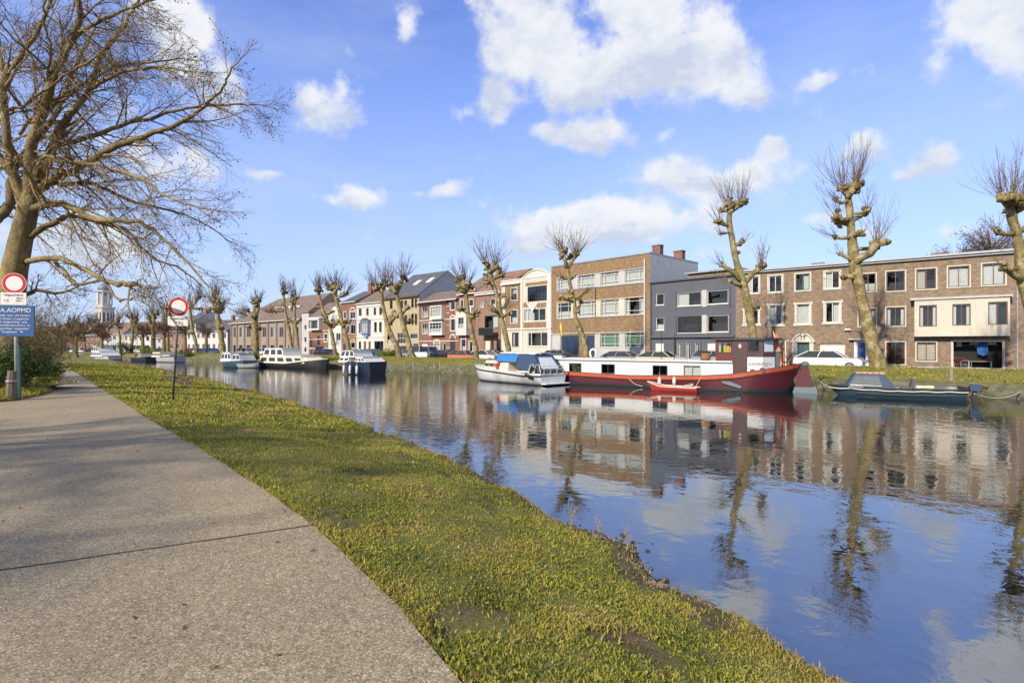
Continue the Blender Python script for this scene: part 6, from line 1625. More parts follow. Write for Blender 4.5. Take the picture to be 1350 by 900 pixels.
# wheelhouse
yw = -hb+.30
zr_l = F.z(942,449.5,yw); zr_r = F.z(1018,444.5,yw)
xa, xb, xc, xd, xe2 = F.x(943.5,yw), F.x(966.5,yw), F.x(985,yw), F.x(1006,yw), F.x(1018,yw)
zt_ = (zr_l+zr_r)/2 - .05
zdk = sheer(xb)+.03
def holed(mb, x0, x1, y0, y1, z0, z1, hx0, hx1, hz0, hz1, m=0):
    mb.box(x0,hx0,y0,y1,z0,z1,m); mb.box(hx1,x1,y0,y1,z0,z1,m); mb.box(hx0,hx1,y0,y1,z0,hz0,m); mb.box(hx0,hx1,y0,y1,hz1,z1,m)
w1 = (F.x(946,yw),F.x(964.5,yw),F.z(955,465,yw),F.z(955,451,yw)); w2 = (F.x(986,yw),F.x(1001,yw),F.z(993,463.4,yw),F.z(993,448.6,yw))
mb = MB(); holed(mb, xa, xb-.01, yw, yw+.06, zc+.06, zt_, *w1, m=1)
zl = F.z(993,470.5,yw)
holed(mb, xc+.01, xd, yw, yw+.06, zl, zt_, *w2, m=0)
mb.box(xc+.01, xd, yw-.004, yw+.06, zdk-.1, zl-.002, 2)
for y_ in (-yw-.06,): holed(mb, xa, xd, y_, y_+.06, zdk-.1, zt_, xa+.3, xb-.1, w1[2], w1[3], 0) 
mb.box(xa, xa+.06, yw+.06, -yw-.06, zc+.06, w1[2], 1); mb.box(xa, xa+.06, yw+.06, yw+.25, w1[2], zt_, 1); mb.box(xa, xa+.06, -yw-.25, -yw-.06, w1[2], zt_, 1); mb.box(xa, xa+.06, -.1, .1, w1[2], zt_, 1); mb.box(xa+.001, xa+.061, yw+.25, -yw-.25, zt_-.15, zt_, 1)
mb.box(xd-.3, xd-.24, yw+.06, -yw-.06, zdk, zl+.1, 2)
# angled aft quarter
q = [(xd,yw),(xe2,yw+.75),(xe2,-yw-.75),(xd,-yw)]
zq0 = w2[2]; 
for (a,b) in zip(q[:-1], q[1:]):
    A_=Vector(a); B_=Vector(b); t_=(B_-A_)
    for (f0,f1,z0_,z1_,m_) in ((0,1,zdk-.1,zl,2),(0,1,zl,zq0,0),(0,1,w2[3],zt_,0),(0,.1,zq0,w2[3],0),(.9,1,zq0,w2[3],0)):
        p=A_+t_*f0; r=A_+t_*f1; mb.quad((p.x,p.y,z0_),(r.x,r.y,z0_),(r.x,r.y,z1_),(p.x,p.y,z1_),m_)
wh = F.part('wheelhouse', mb, ['wheel_brown','wheel_red','cabin_white'])
cabin_window(F, 'window', *w1, yw-.002, wh, fm='wheel_red', nx=1); cabin_window(F, 'window', *w2, yw-.002, wh, fm='wheel_brown', nx=1)
mb = MB(); a=Vector(q[0]).lerp(Vector(q[1]),.1); b=Vector(q[0]).lerp(Vector(q[1]),.9); mb.quad((a.x,a.y,zq0),(b.x,b.y,zq0),(b.x,b.y,w2[3]),(a.x,a.y,w2[3])); F.part('window', mb, 'clear_vinyl', wh, label='pale quarter window of the wheelhouse')
# roof
mb = MB(); rp = [(xa-.25,yw-.16),(xd+.1,yw-.16),(xe2+.22,yw+.6),(xe2+.22,-yw-.6),(xd+.1,-yw+.16),(xa-.25,-yw+.16)]
mb.prism_xy(rp, zt_+.002, zt_+.09); mb.prism_xy([(x*.98+(xa+xe2)/2*.02,y*.9) for x,y in rp], zt_+.09, zt_+.13); F.part('wheelhouse_roof', mb, 'frame_dark')
mb = MB(); mb.box(xb, xc, yw-.03, yw+.05, zdk-.05, zt_-.02); dd = F.part('door', mb, 'wheel_brown')
mb = MB(); xm=(xb+xc)/2; zz=F.z(975,456,yw); mb.prism_xz([(xm,zz-.17),(xm+.1,zz),(xm,zz+.17),(xm-.1,zz)], yw-.045, yw-.031); F.part('diamond_ornament', mb, 'gilt', dd)
mb = MB(); mb.tube([(xb+.08,yw-.08,zdk+1.0),(xb+.22,yw-.08,zdk+1.0)], .02, 6); F.part('handle', mb, 'steel', dd)
# goods seen in the wheelhouse windows
mb = MB(); z0_ = w1[2]; n=0
for (a,b,h_,m_) in ((.05,.18,.5,0),(.2,.3,.42,1),(.36,.55,.5,2),(.56,.78,.5,2),(.4,.75,.22,3),(.8,.93,.42,0)):
    xx0=w1[0]+(w1[1]-w1[0])*a; xx1=w1[0]+(w1[1]-w1[0])*b; mb.box(xx0,xx1,yw+.15+n*.03,yw+.2+n*.03,z0_-.05,z0_+h_*.9,m_); n+=1
F.part('things_on_the_shelf', mb, ['curtain','leafy','yellow','canvas_navy'])
# name on the white side and vents
text('name_lettering', 'GAARISTEN', .24, (F.x(986.6,yw), yw-.012, F.z(994,481.5,yw)), (PI/2,0,0), 'hull_black', wh)
P('blue_letters', (.02,.03,.1), .6, .1, 3)
mb = MB()
for px in (992.5, 1005.5): x=F.x(px,yw); z=F.z(px,489.5 if px<1000 else 487.5,yw); mb.prism_xz([(x-.13,z-.12),(x+.13,z-.12),(x+.13,z+.08),(x,z+.15),(x-.13,z+.08)], yw-.12, yw-.005)
F.part('vents', mb, 'grey_dark')
# tarpaulin box, pole, flag
mb = MB(); a,b=F.x(1017,0),F.x(1030,0); z0_,z1_=F.z(1022,484,0),F.z(1022,464,0); mb.add([(a+.1,-.5,z0_),(b,-.5,z0_),(b,.6,z0_),(a+.1,.6,z0_),(a,-.5,z1_),(b,-.5,z1_+.06),(b,.6,z1_+.06),(a,.6,z1_)],[(0,3,2,1),(4,5,6,7),(0,1,5,4),(1,2,6,5),(2,3,7,6),(3,0,4,7)]); F.part('tarpaulin_box', mb, 'grey_tarp')
mb = MB(); mb.box(a-.35,b+.05,-.52,.62,z1_+.065,z1_+.10); F.part('shelf_board', mb, 'galv')
ft = empty('orange_flag', F.root.matrix_world @ Vector((0,0,0)))
px_ = F.x(1030,-.4); ft.location = F.root.location + Vector((F.d.x*px_+F.n.x*-.4, F.d.y*px_+F.n.y*-.4, sheer(px_))); ft.rotation_euler = F.root.rotation_euler; tag(ft, 'drooping orange flag on a short staff at the stern of the red barge', 'flag')
mb = MB(); H_ = F.z(1022,438,-.4)-sheer(px_); mb.tube([(0,0,-.05),(-.42,0,H_+.05)], .022, 6); mb.build('staff', M['white_paint'], ft)
mb = MB(); n=9; w__=.24
for i in range(n):
    t0,t1=i/n,(i+1)/n; f=lambda t,u: (-.42+.36*t+ (u*w__)*(1-.45*t), .05*math.sin(7*t+u*5), H_*(1-t)*.98+H_*t*.12-u*.10)
    mb.quad(f(t1,0),f(t1,.5),f(t0,.5),f(t0,0)); mb.quad(f(t1,.5),f(t1,1),f(t0,1),f(t0,.5))
mb.build('cloth', M['orange_flag'], ft, smooth=True)
mb = MB(); x=F.x(1036,-.3); mb.tube([(x,-.3,sheer(x)),(x-.02,-.3,F.z(1032,450,-.3)),(x+.14,-.3,F.z(1032,448.5,-.3))], .035, 8); F.part('stern_pole', mb, 'white_paint')
# rudder
mb = MB(); a,b=F.x(1049,0),F.x(1068,0); zt2_,zb2=F.z(1060,484,0),F.z(1060,510,0); mb.prism_xz([(a,zb2),(b+.12,zb2),(b-.08,zt2_),(a-.02,zt2_)],-.09,.09); ru=F.part('rudder', mb, 'maroon')
mb = MB(); mb.prism_xz([(F.x(1045,0),-.05),(F.x(1079,0),-.05),(F.x(1076,0),.38),(F.x(1070,0),zb2),(F.x(1048,0),zb2),],-.13,.13); F.part('rudder_foot', mb, 'teal_grey', ru)
mb = MB(); mb.box(a-.35,b-.1,-.13,.13,zt2_,zt2_+.14); mb.tube([(a+.2,0,zt2_+.1),(a-1.6,0,zt2_+.5)],.06,8); F.part('tiller', mb, 'hull_black', ru)
# leeboard-like fender plank
mb = MB(); x0_,x1_=F.x(952),F.x(979); mb.prism_xz([(x0_,F.z(952,502)),(x0_+.5,F.z(960,502.5)),(x1_,F.z(979,509)),(x1_-.1,F.z(977,511.5)),(x0_+.6,F.z(965,508.5)),(x0_+.1,F.z(954,505))],-hb-.17,-hb-.08); F.part('side_board', mb, 'teal_grey')
# davits, rails
mb = MB()
for px,py in ((833,472),(889,440),(872,436),(924,448)): 
    x=F.x(px,yn+.3); mb.tube([(x,yn+.3,zc),(x,yn+.3,F.z(px,py,yn+.3))], .022, 6)
F.part('poles', mb, 'hull_black')
mb = MB(); x0_=F.x(860,yn+.2); z_=F.z(870,444,yn+.3); mb.tube([(F.x(872,yn+.3),yn+.3,z_),(F.x(889,yn+.3),yn+.3,z_-.02),(F.x(924,yn+.3),yn+.3,z_-.2)],.008,4); F.part('line', mb, 'hull_black')
# hoop frame and planter on cabin roof
o = empty('wicker_barrel', F.root.location+Vector((F.d.x*F.x(930.5,yn+.5)+F.n.x*(yn+.5), F.d.y*F.x(930.5,yn+.5)+F.n.y*(yn+.5), zc+.06))); tag(o, 'round brown wooden tub on the cabin roof beside the wheelhouse', 'tub')
mb = MB(); mb.lathe([(.22,0),(.29,.14),(.30,.26),(.27,.40),(.24,.42)], n=14); mb.build('staves', M['wicker'], o, smooth=True)
mb = MB(); mb.lathe([(.292,.10),(.305,.12),(.305,.16),(.292,.18)], n=14); mb.lathe([(.30,.28),(.308,.30),(.303,.33),(.29,.34)], n=14); mb.build('hoops', M['rust'], o)
mb = MB()
for k in range(14): 
    a_=rnd.random()*6.28; mb.tube([(0,0,.38),(math.cos(a_)*.1,math.sin(a_)*.1,.5),(math.cos(a_)*.2,math.sin(a_)*.2,.5+rnd.random()*.12)],.008,4)
mb.build('dry_stems', M['leaf_dry'], o)
def on_boat(Fr, px, y, z): x = Fr.x(px, y); return Fr.root.location+Vector((Fr.d.x*x+Fr.n.x*y, Fr.d.y*x+Fr.n.y*y, z))
o = empty('plant_pot', on_boat(F, 1038, -.2, sheer(F.x(1038,-.2))+.03)); tag(o, 'pot of tall dry reddish stems at the stern of the red barge', 'potted plant')
mb = MB(); mb.lathe([(.12,0),(.17,.25),(.19,.26)], n=12); mb.build('pot', M['rust'], o)
mb = MB()
for k in range(26):
    a_=rnd.random()*6.28; s_=rnd.uniform(.1,.4); h_=rnd.uniform(.5,1.05); mb.tube([(0,0,.2),(math.cos(a_)*s_*.5,math.sin(a_)*s_*.5,.2+h_*.5),(math.cos(a_)*s_,math.sin(a_)*s_,.2+h_)],[.012,.009,.004],4)
mb.build('stems', M['leaf_dry'], o)
o = empty('roof_box', on_boat(F, 736, yn+.8, zc+.06), F.root.rotation_euler.z); tag(o, 'dark storage box on the bow end of the barge roof', 'box')
mb = MB(); mb.cbox(-.5,.5,-.3,.3,0,.22,.03); mb.build('body', M['pale_grey'], o); mb = MB(); mb.cbox(-.54,.54,-.34,.34,.225,.34,.04); mb.build('lid', M['grey_dark'], o)
o = empty('life_ring', on_boat(F, 782, yn+.5, zc+.07), F.root.rotation_euler.z); tag(o, 'white horseshoe life buoy standing on the barge roof', 'life buoy')
mb = MB(); pts=[]; 
for i in range(13): a_=-.5*PI+.5+(2*PI-1.0)*i/12; pts.append((.24*math.cos(a_),0,.34+.30*math.sin(a_)))
mb.tube(pts,.075,8); mb.build('ring', M['hull_white'], o, smooth=True)
mb = MB()
for i in (2,6,10): p=Vector(pts[i]); q_=Vector(pts[i+1]); mb.tube([p,p.lerp(q_,.5)],.08,8)
mb.build('bands', M['rope'], o)
# red dinghy alongside
dA = Vector(wp(850,514.5)); dB = Vector(wp(915,517.5))
D_ = Frame('dinghy', dA, dB, 1.1, 'small red and white dinghy tied alongside the big barge')
Ld = D_.x(917.5); shd = interp([0,Ld*.3,Ld],[D_.z(847,503),D_.z(870,509.5)+.02,D_.z(917,512.5)+.03])
std = stations(Ld, 1.1, shd, bow=1.2, stern=.4, rkb=.5, sternw=.8, tip=.05, n=18)
mb = MB(); hull(mb, std, [(.5,('a',-.12),1),(.85,('a',.05),1),(1,('s',-.07),0),(1.02,('s',0),0)]); P('dinghy_red', (.42,.05,.04), .5, .15, 2); D_.part('hull', mb, ['dinghy_red','dinghy_red'], smooth=True)
mb = MB(); P_=[(x,-b-.01,z) for x,b,z,r in std]; mb.tube(P_,.03,5); P2_=[(x,b+.01,z) for x,b,z,r in std]; mb.tube(P2_,.03,5); D_.part('gunwale', mb, 'boat_cream')
mb = MB(); deck(mb, std, -.14, .03); D_.part('floor', mb, 'deck_grey')
mb = MB(); 
for f in (.35,.7): x=Ld*f; mb.box(x-.12,x+.12,-.48,.48,shd(x)-.09,shd(x)-.05)
D_.part('seat', mb, 'weathered_wood')
for pts,lab in (([(830,499),(838,505),(848,509)],'mooring rope from the barge side to the bow of the red dinghy'),([(925,497),(918,508),(915,513)],'mooring rope dropping from the barge side to the stern of the red dinghy')):
    w_ = [F.root.location+Vector((F.d.x*F.x(a)+F.n.x*(-hb-.1), F.d.y*F.x(a)+F.n.y*(-hb-.1), F.z(a,b))) for a,b in pts]
    o = rope('rope', w_, .02, .05); tag(o, lab, 'rope')
o = empty('coiled_rope', on_boat(D_, 908, -.3, shd(Ld*.85))); tag(o, 'white rope heaped on the stern of the red dinghy', 'rope'); mb=MB()
for k in range(5): 
    pts=[(.25*math.cos(t*.7+k)+rnd.gauss(0,.03),.18*math.sin(t*.7+k*1.3),.05+.03*k+.04*math.sin(t+k)) for t in range(10)]; mb.tube(pts,.022,5)
mb.build('coils', M['rope'], o)
for px, lab in ((869.5,'white fender hanging on the barge behind the red dinghy, left one'),(889,'white fender hanging on the barge behind the red dinghy, right one')):
    o = empty('fender', on_boat(F, px, -hb-.16, F.z(px,507))); tag(o, lab, 'fender', 'fenders on the barge'); mb=MB(); mb.lathe([(.03,-.02),(.11,.05),(.12,.25),(.10,.42),(.03,.50)],n=10); mb.build('body', M['boat_cream'], o, smooth=True); mb=MB(); mb.tube([(0,0,.48),(0,.02,.8)],.01,4); mb.build('cord', M['rope'], o)

# ---- white cabin cruiser
A = Vector(wp(627,501.7)); B = Vector(wp(710,508.9)); dr=(B-A).normalized()
A1 = A-dr*1.75
F = Frame('cabin_cruiser', A1, B, 2.75, 'white cabin cruiser with blue canvas canopy moored left of the barge')
Lc = F.L; hb=F.beam/2; zs0 = F.z(620,481.5); zs1 = F.z(706,493)
sheer = interp([0,Lc*.35,Lc*.8,Lc],[zs0+.02,zs0*.6+zs1*.4,zs1,zs1+.03])
st = stations(Lc, F.beam, sheer, bow=3.0, stern=.8, rkb=.8, rks=.0, sternw=.88, n=26, tip=.03)
mb=MB(); hull(mb, st, [(.35,('a',-.4),1),(.80,('a',.06),0),(.92,('a',.3),0),(1,('s',-.16),0),(1,('s',0),0)]); hu=F.part('hull', mb, ['hull_white','hull_black'], smooth=True)
mb=MB(); hull(mb, [(x,b+.035,z-.14,r) for x,b,z,r in st], [(1,('s',-.09),0),(1,('s',0),0)]); F.part('rubbing_strake', mb, 'hull_black')
mb=MB(); hull(mb, [(x,b*.97+.0,z,r) for x,b,z,r in st], [(.84,('a',-.2),0),(.845,('a',.09),0)]); F.part('boot_stripe', mb, 'hull_black')
mb=MB(); deck(mb, st, -.01, .02); F.part('deck', mb, 'boat_cream')
# trunk cabin
xa,xb=F.x(634,-.9),F.x(670,-.95); zt_=F.z(655,476,-.95); sd=sheer(xa)
def tapered(mb, x0,x1,y,z0,z1,ins=.12,insx=.25,m=0,insr=.05):
    v=[(x0,-y*.72,z0),(x1,-y,z0),(x1,y,z0),(x0,y*.72,z0),(x0+insx,-y*.72+ins,z1),(x1-insr,-y+ins,z1),(x1-insr,y-ins,z1),(x0+insx,y*.72-ins,z1)]
    mb.add(v,[(0,3,2,1),(4,5,6,7),(0,1,5,4),(1,2,6,5),(2,3,7,6),(3,0,4,7)],m)
mb=MB(); tapered(mb,xa,xb,.98,sheer(xb)-.05,zt_); ca=F.part('cabin', mb, 'boat_cream')
for (p0,p1) in ((637,642),(644,649),(651,657)):
    mb=MB(); x0_,x1_=F.x(p0,-.9),F.x(p1,-.9); y_=-.98*(.72+.28*((x0_+x1_)/2-xa)/(xb-xa))+.02; z_=(zt_+sheer(xb))/2+.03; mb.box(x0_,x1_,y_-.04,y_+.1,z_-.09,z_+.1); F.part('porthole', mb, 'frame_dark', ca)
mb=MB(); 
for i in range(7):
    x=.15+i*.62; b=float(np.interp(x,[s[0] for s in st],[s[1] for s in st]))*.93
    for sg in (-1,1): mb.tube([(x,sg*b,sheer(x)),(x,sg*b,sheer(x)+.42)],.014,5)
for sg in (-1,1):
    mb.tube([(x,sg*float(np.interp(x,[s[0] for s in st],[s[1] for s in st]))*.93,sheer(x)+.42) for x in np.linspace(.15,3.9,12)],.014,5)
F.part('railing', mb, 'steel')
# wheelhouse canopy: white hard roof, blue canvas sides
xr0,xr1=F.x(657,-.9),F.x(704,-.9); zr=F.z(680,464.5,-.9); xm=F.x(690,-.9); xb=F.x(683,-.95); zb=sheer(xb)+.05
mb=MB(); v=[]
n=8
for (x,w_,dz) in ((xr0-.12,.72,-.10),(xr0+.1,.82,0),(xm,.88,.02),(xr1,.85,-.04)):
    for j in range(n+1): t=-1+2*j/n; v.append((x,w_*t,zr+dz-.10*t*t))
f=[]
for i in range(3):
    for j in range(n): a_=i*(n+1)+j; f.append((a_,a_+n+1,a_+n+2,a_+1))
mb.add(v,f); o=F.part('hard_top', mb, 'canvas_navy' if False else 'hull_white', smooth=True); md=o.modifiers.new('s','SOLIDIFY'); md.thickness=.06; md.offset=1
def skin(mb,pts,m=0): mb.add(pts,[tuple(range(len(pts)))],m)
for sg in (-1,1):
    mb=MB(); y0_,y1_=sg*.84,sg*1.05
    skin(mb,[(xr0-.28,y1_*.9,zt_),(xb-.1,y1_,zt_+.0),(xb-.1,y0_,zr-.12),(xr0-.1,y0_*.9,zr-.16)])
    F.part('canvas_side', mb, 'canvas_blue')
mb=MB(); skin(mb,[(xr0-.28,-.95,zt_),(xr0-.28,.95,zt_),(xr0-.1,.75,zr-.16),(xr0-.1,-.75,zr-.16)]); F.part('windscreen', mb, 'clear_vinyl')
zlow=sheer(Lc*.8)+.12; xend=Lc-.15
for sg in (-1,1):
    mb=MB(); skin(mb,[(xb-.1,sg*1.05,zlow+.15),(xend-.9,sg*1.15,zlow),(xm,sg*.86,zr-.12),(xb-.1,sg*.84,zr-.12)]); skin(mb,[(xend-.9,sg*1.15,zlow),(xend,sg*1.1,zlow),(xr1,sg*.86,zr-.16),(xm,sg*.86,zr-.12)]); F.part('canvas_side', mb, 'canvas_navy')
mb=MB(); skin(mb,[(xend,-1.1,zlow),(xend,1.1,zlow),(xr1,.84,zr-.16),(xr1,-.84,zr-.16)]); aft=F.part('canvas_aft', mb, 'canvas_navy')
mb=MB(); A_=Vector((xend+.012,-1.1,zlow)); up=Vector((xr1-xend,0,zr-.16-zlow)); 
c=lambda u,v_: tuple(Vector((xend+.015+(xr1-xend)*v_, (-1.1+2.2*u)*(1-.23*v_), zlow+(zr-.16-zlow)*v_)))
skin(mb,[c(.1,.2),c(.9,.2),c(.86,.86),c(.14,.86)]); F.part('clear_window', mb, 'clear_vinyl', aft)
# also a clear window on the near slanting side
mb=MB(); mb.box(xb+.1,xend-.5,-1.12,-1.0,sheer(Lc*.7),zlow+.03); mb.box(xb+.1,xend-.5,1.0,1.12,sheer(Lc*.7),zlow+.03); F.part('coaming', mb, 'boat_cream')
mb=MB()
for (x,y) in ((xend-.8,-1.2),(xend-.3,-1.15)):
    mb.tube([(x-.25,y,zlow-.1),(x-.05,y,zlow+.45),(x+.25,y,zlow+.5),(x+.4,y,zlow-.05)],.03,6)
for y in (-.9,-.3,.3,.9): mb.tube([(Lc+.02,y,sheer(Lc)),(Lc+.05,y,sheer(Lc)+.5)],.022,6)
mb.tube([(Lc+.05,-1.1,sheer(Lc)+.5),(Lc+.05,1.1,sheer(Lc)+.5)],.022,6); mb.tube([(Lc+.05,-1.1,sheer(Lc)+.28),(Lc+.05,1.1,sheer(Lc)+.28)],.018,6)
F.part('stern_rail', mb, 'boat_cream')
mb=MB(); mb.cbox(Lc,Lc+.45,-1.15,1.15,.10,.17,.02); F.part('swim_platform', mb, 'hull_white')
mb=MB(); pts=[(xend-.55+.26*math.cos(2*PI*i/14),-1.24,zlow+.02+.26*math.sin(2*PI*i/14)) for i in range(15)]; mb.tube(pts,.06,6); F.part('life_ring', mb, 'hull_black')
for k,(px,lab) in enumerate(((675,0),(652,0))):
    pass
for px,lab in ((697,'black fender on the quarter of the white cruiser'),):
    o=empty('fender', on_boat(F,px,-hb-.14,F.z(px,499))); tag(o,lab,'fender'); mb=MB(); mb.tube([(-.25,0,.32),(.35,0,-.02)],.10,8); mb.build('body',M['hull_black'],o,smooth=True); mb=MB(); mb.tube([(0,0,.18),(0,.05,.7)],.012,4); mb.build('cord',M['rope'],o)
o=empty('bundle', on_boat(F,656.5,-.85,zt_-.1)); tag(o,'red and pink bundle of cloths on the foredeck of the white cruiser','bundle'); mb=MB()
P('red_cloth',(.45,.09,.08),.9,.2,8)
for k in range(9): mb.blob((rnd.gauss(0,.14),rnd.gauss(-.08,.05),rnd.uniform(-.45,.05)),.12,jit=.3)
mb.build('cloth',M['red_cloth'],o)

# ---- blue open boat at the right
A = Vector(wp(1111,522.7)); B = Vector(wp(1277,529)); dr=(B-A).normalized()
F = Frame('blue_sloop', A-dr*.62, B, 2.0, 'dark blue open boat with a small glazed cuddy and outboard engine')
Lb=F.L; hb=1.0; sheer=interp([0,.9,Lb*.5,Lb],[F.z(1094,508.5),F.z(1120,508.5)-.02,F.z(1190,512.3),F.z(1277,513.5)])
st=stations(Lb,2.0,sheer,bow=2.3,stern=.5,rkb=.9,sternw=.9,n=26,tip=.03)
mb=MB(); hull(mb,st,[(.4,('a',-.3),0),(.84,('a',.08),0),(.93,('a',.28),0),(1,('s',0),0)]); F.part('hull',mb,['hull_blue','grey_dark'],smooth=True)
mb=MB(); hull(mb,[(x,b+.03,z,r) for x,b,z,r in st],[(1,('s',-.07),0),(1,('s',.015),0)]); F.part('gunwale',mb,'hull_black')
mb=MB(); P_=[(x,-b-.05,z-.12-.035*math.sin(x*3.1)**2) for x,b,z,r in st]; mb.tube(P_,.025,6); P_=[(x,b+.05,z-.12) for x,b,z,r in st]; mb.tube(P_,.025,6); F.part('rope_fender',mb,'boat_cream')
mb=MB(); deck(mb,[s for s in st if s[0]<1.2],.0,.0); deck(mb,[(x,b,z-.35,r) for x,b,z,r in st if x>1.1],0,.04,1); F.part('deck',mb,['grey_dark','deck_grey'])
xa,xb=F.x(1116,-.75),F.x(1181,-.8); zt_=F.z(1150,493.5,-.75); zb=sheer(1.5)
xt0,xt1=F.x(1127,-.7),F.x(1165,-.7)
mb=MB(); 
v=[(xa,-.62,zb),(xb,-.86,zb-.05),(xb,.86,zb-.05),(xa,.62,zb),(xt0,-.55,zt_),(xt1,-.68,zt_),(xt1,.68,zt_),(xt0,.55,zt_)]
mb.add(v,[(0,3,2,1),(4,5,6,7),(0,1,5,4),(1,2,6,5),(2,3,7,6),(3,0,4,7)]); cu=F.part('cuddy',mb,'canvas_navy')
lf=lambda u,w_:(Vector(v[0]).lerp(Vector(v[1]),u)).lerp(Vector(v[4]).lerp(Vector(v[5]),u),w_)
mb=MB(); o_=Vector((0,-.012,0)); skin(mb,[tuple(lf(.06,.12)+o_),tuple(lf(.74,.12)+o_),tuple(lf(.80,.86)+o_),tuple(lf(.04,.86)+o_)]); wn=F.part('window',mb,'smoke_glass',cu)
mb=MB(); pts=[lf(.06,.12),lf(.74,.12),lf(.80,.86),lf(.04,.86),lf(.06,.12)]; mb.tube([p+Vector((0,-.02,0)) for p in pts],.022,5); F.part('window_frame',mb,'steel',cu)
rs=lambda u,w_:(Vector(v[1]).lerp(Vector(v[2]),u)).lerp(Vector(v[5]).lerp(Vector(v[6]),u),w_)
mb=MB(); skin(mb,[tuple(rs(a_,b_)+Vector((.012,0,0))) for a_,b_ in ((-.0,.05),(1,.05),(1,.97),(0,.97))]); F.part('windscreen_aft',mb,'hull_white',cu)
o=empty('orange_cushions', on_boat(F,1146,0,zt_+.01), F.root.rotation_euler.z); tag(o,'row of faded orange cushions on top of the blue boat cuddy','cushions'); mb=MB()
for i in range(5): mb.cbox(-.62+i*.26,-.38+i*.26,-.3,.25,0,.08+.02*rnd.random(),.03)
P('faded_orange',(.50,.26,.16),.9,.2,6); mb.build('cushion_row',M['faded_orange'],o)
text('name_lettering','GENOEGEN',.12,(F.x(1119,-.95),-.97*.93,sheer(1)-.06),(PI/2,0,-.08),'white_paint',F.root)
mb=MB(); x=F.x(1196,-.2); z=sheer(x)-.35; mb.cbox(x-.25,x+.22,-.3,.3,z,z+.35,.03); mb.prism_xz([(x+.12,z+.35),(x+.28,z+.36),(x+.34,z+.78),(x+.22,z+.8)],-.26,.26); F.part('seat',mb,'grey_tarp')
mb=MB(); x=F.x(1212,.3); 
for k in range(4): mb.blob((x+k*.16,.2+.05*k,sheer(x)-.0),.15,jit=.25,sq=(1.2,1,.6))
F.part('folded_cover',mb,'boat_cream')
mb=MB(); x=Lb-1.0; mb.box(x-.12,x+.12,-.9,.9,sheer(x)-.15,sheer(x)-.1); x=Lb-2.0; mb.box(x-.12,x+.12,-.9,.9,sheer(x)-.15,sheer(x)-.1); F.part('thwarts',mb,'weathered_wood')
ob=empty('outboard_engine', on_boat(F,1279,0,sheer(Lb)-.1),F.root.rotation_euler.z); tag(ob,'dark blue outboard engine on the stern of the blue open boat','engine')
mb=MB(); mb.prism_xz([(-.02,.0),(.34,-.02),(.42,.14),(.36,.30),(.05,.32),(-.06,.18)],-.16,.16); mb.build('cowl',M['canvas_navy'],ob); mb=MB(); mb.box(.08,.26,-.06,.06,-.75,-.0); mb.box(.0,.3,-.05,.05,-.35,-.3); mb.tube([(-.05,0,.1),(-.5,.05,.2)],.03,6); mb.build('leg',M['hull_black'],ob)

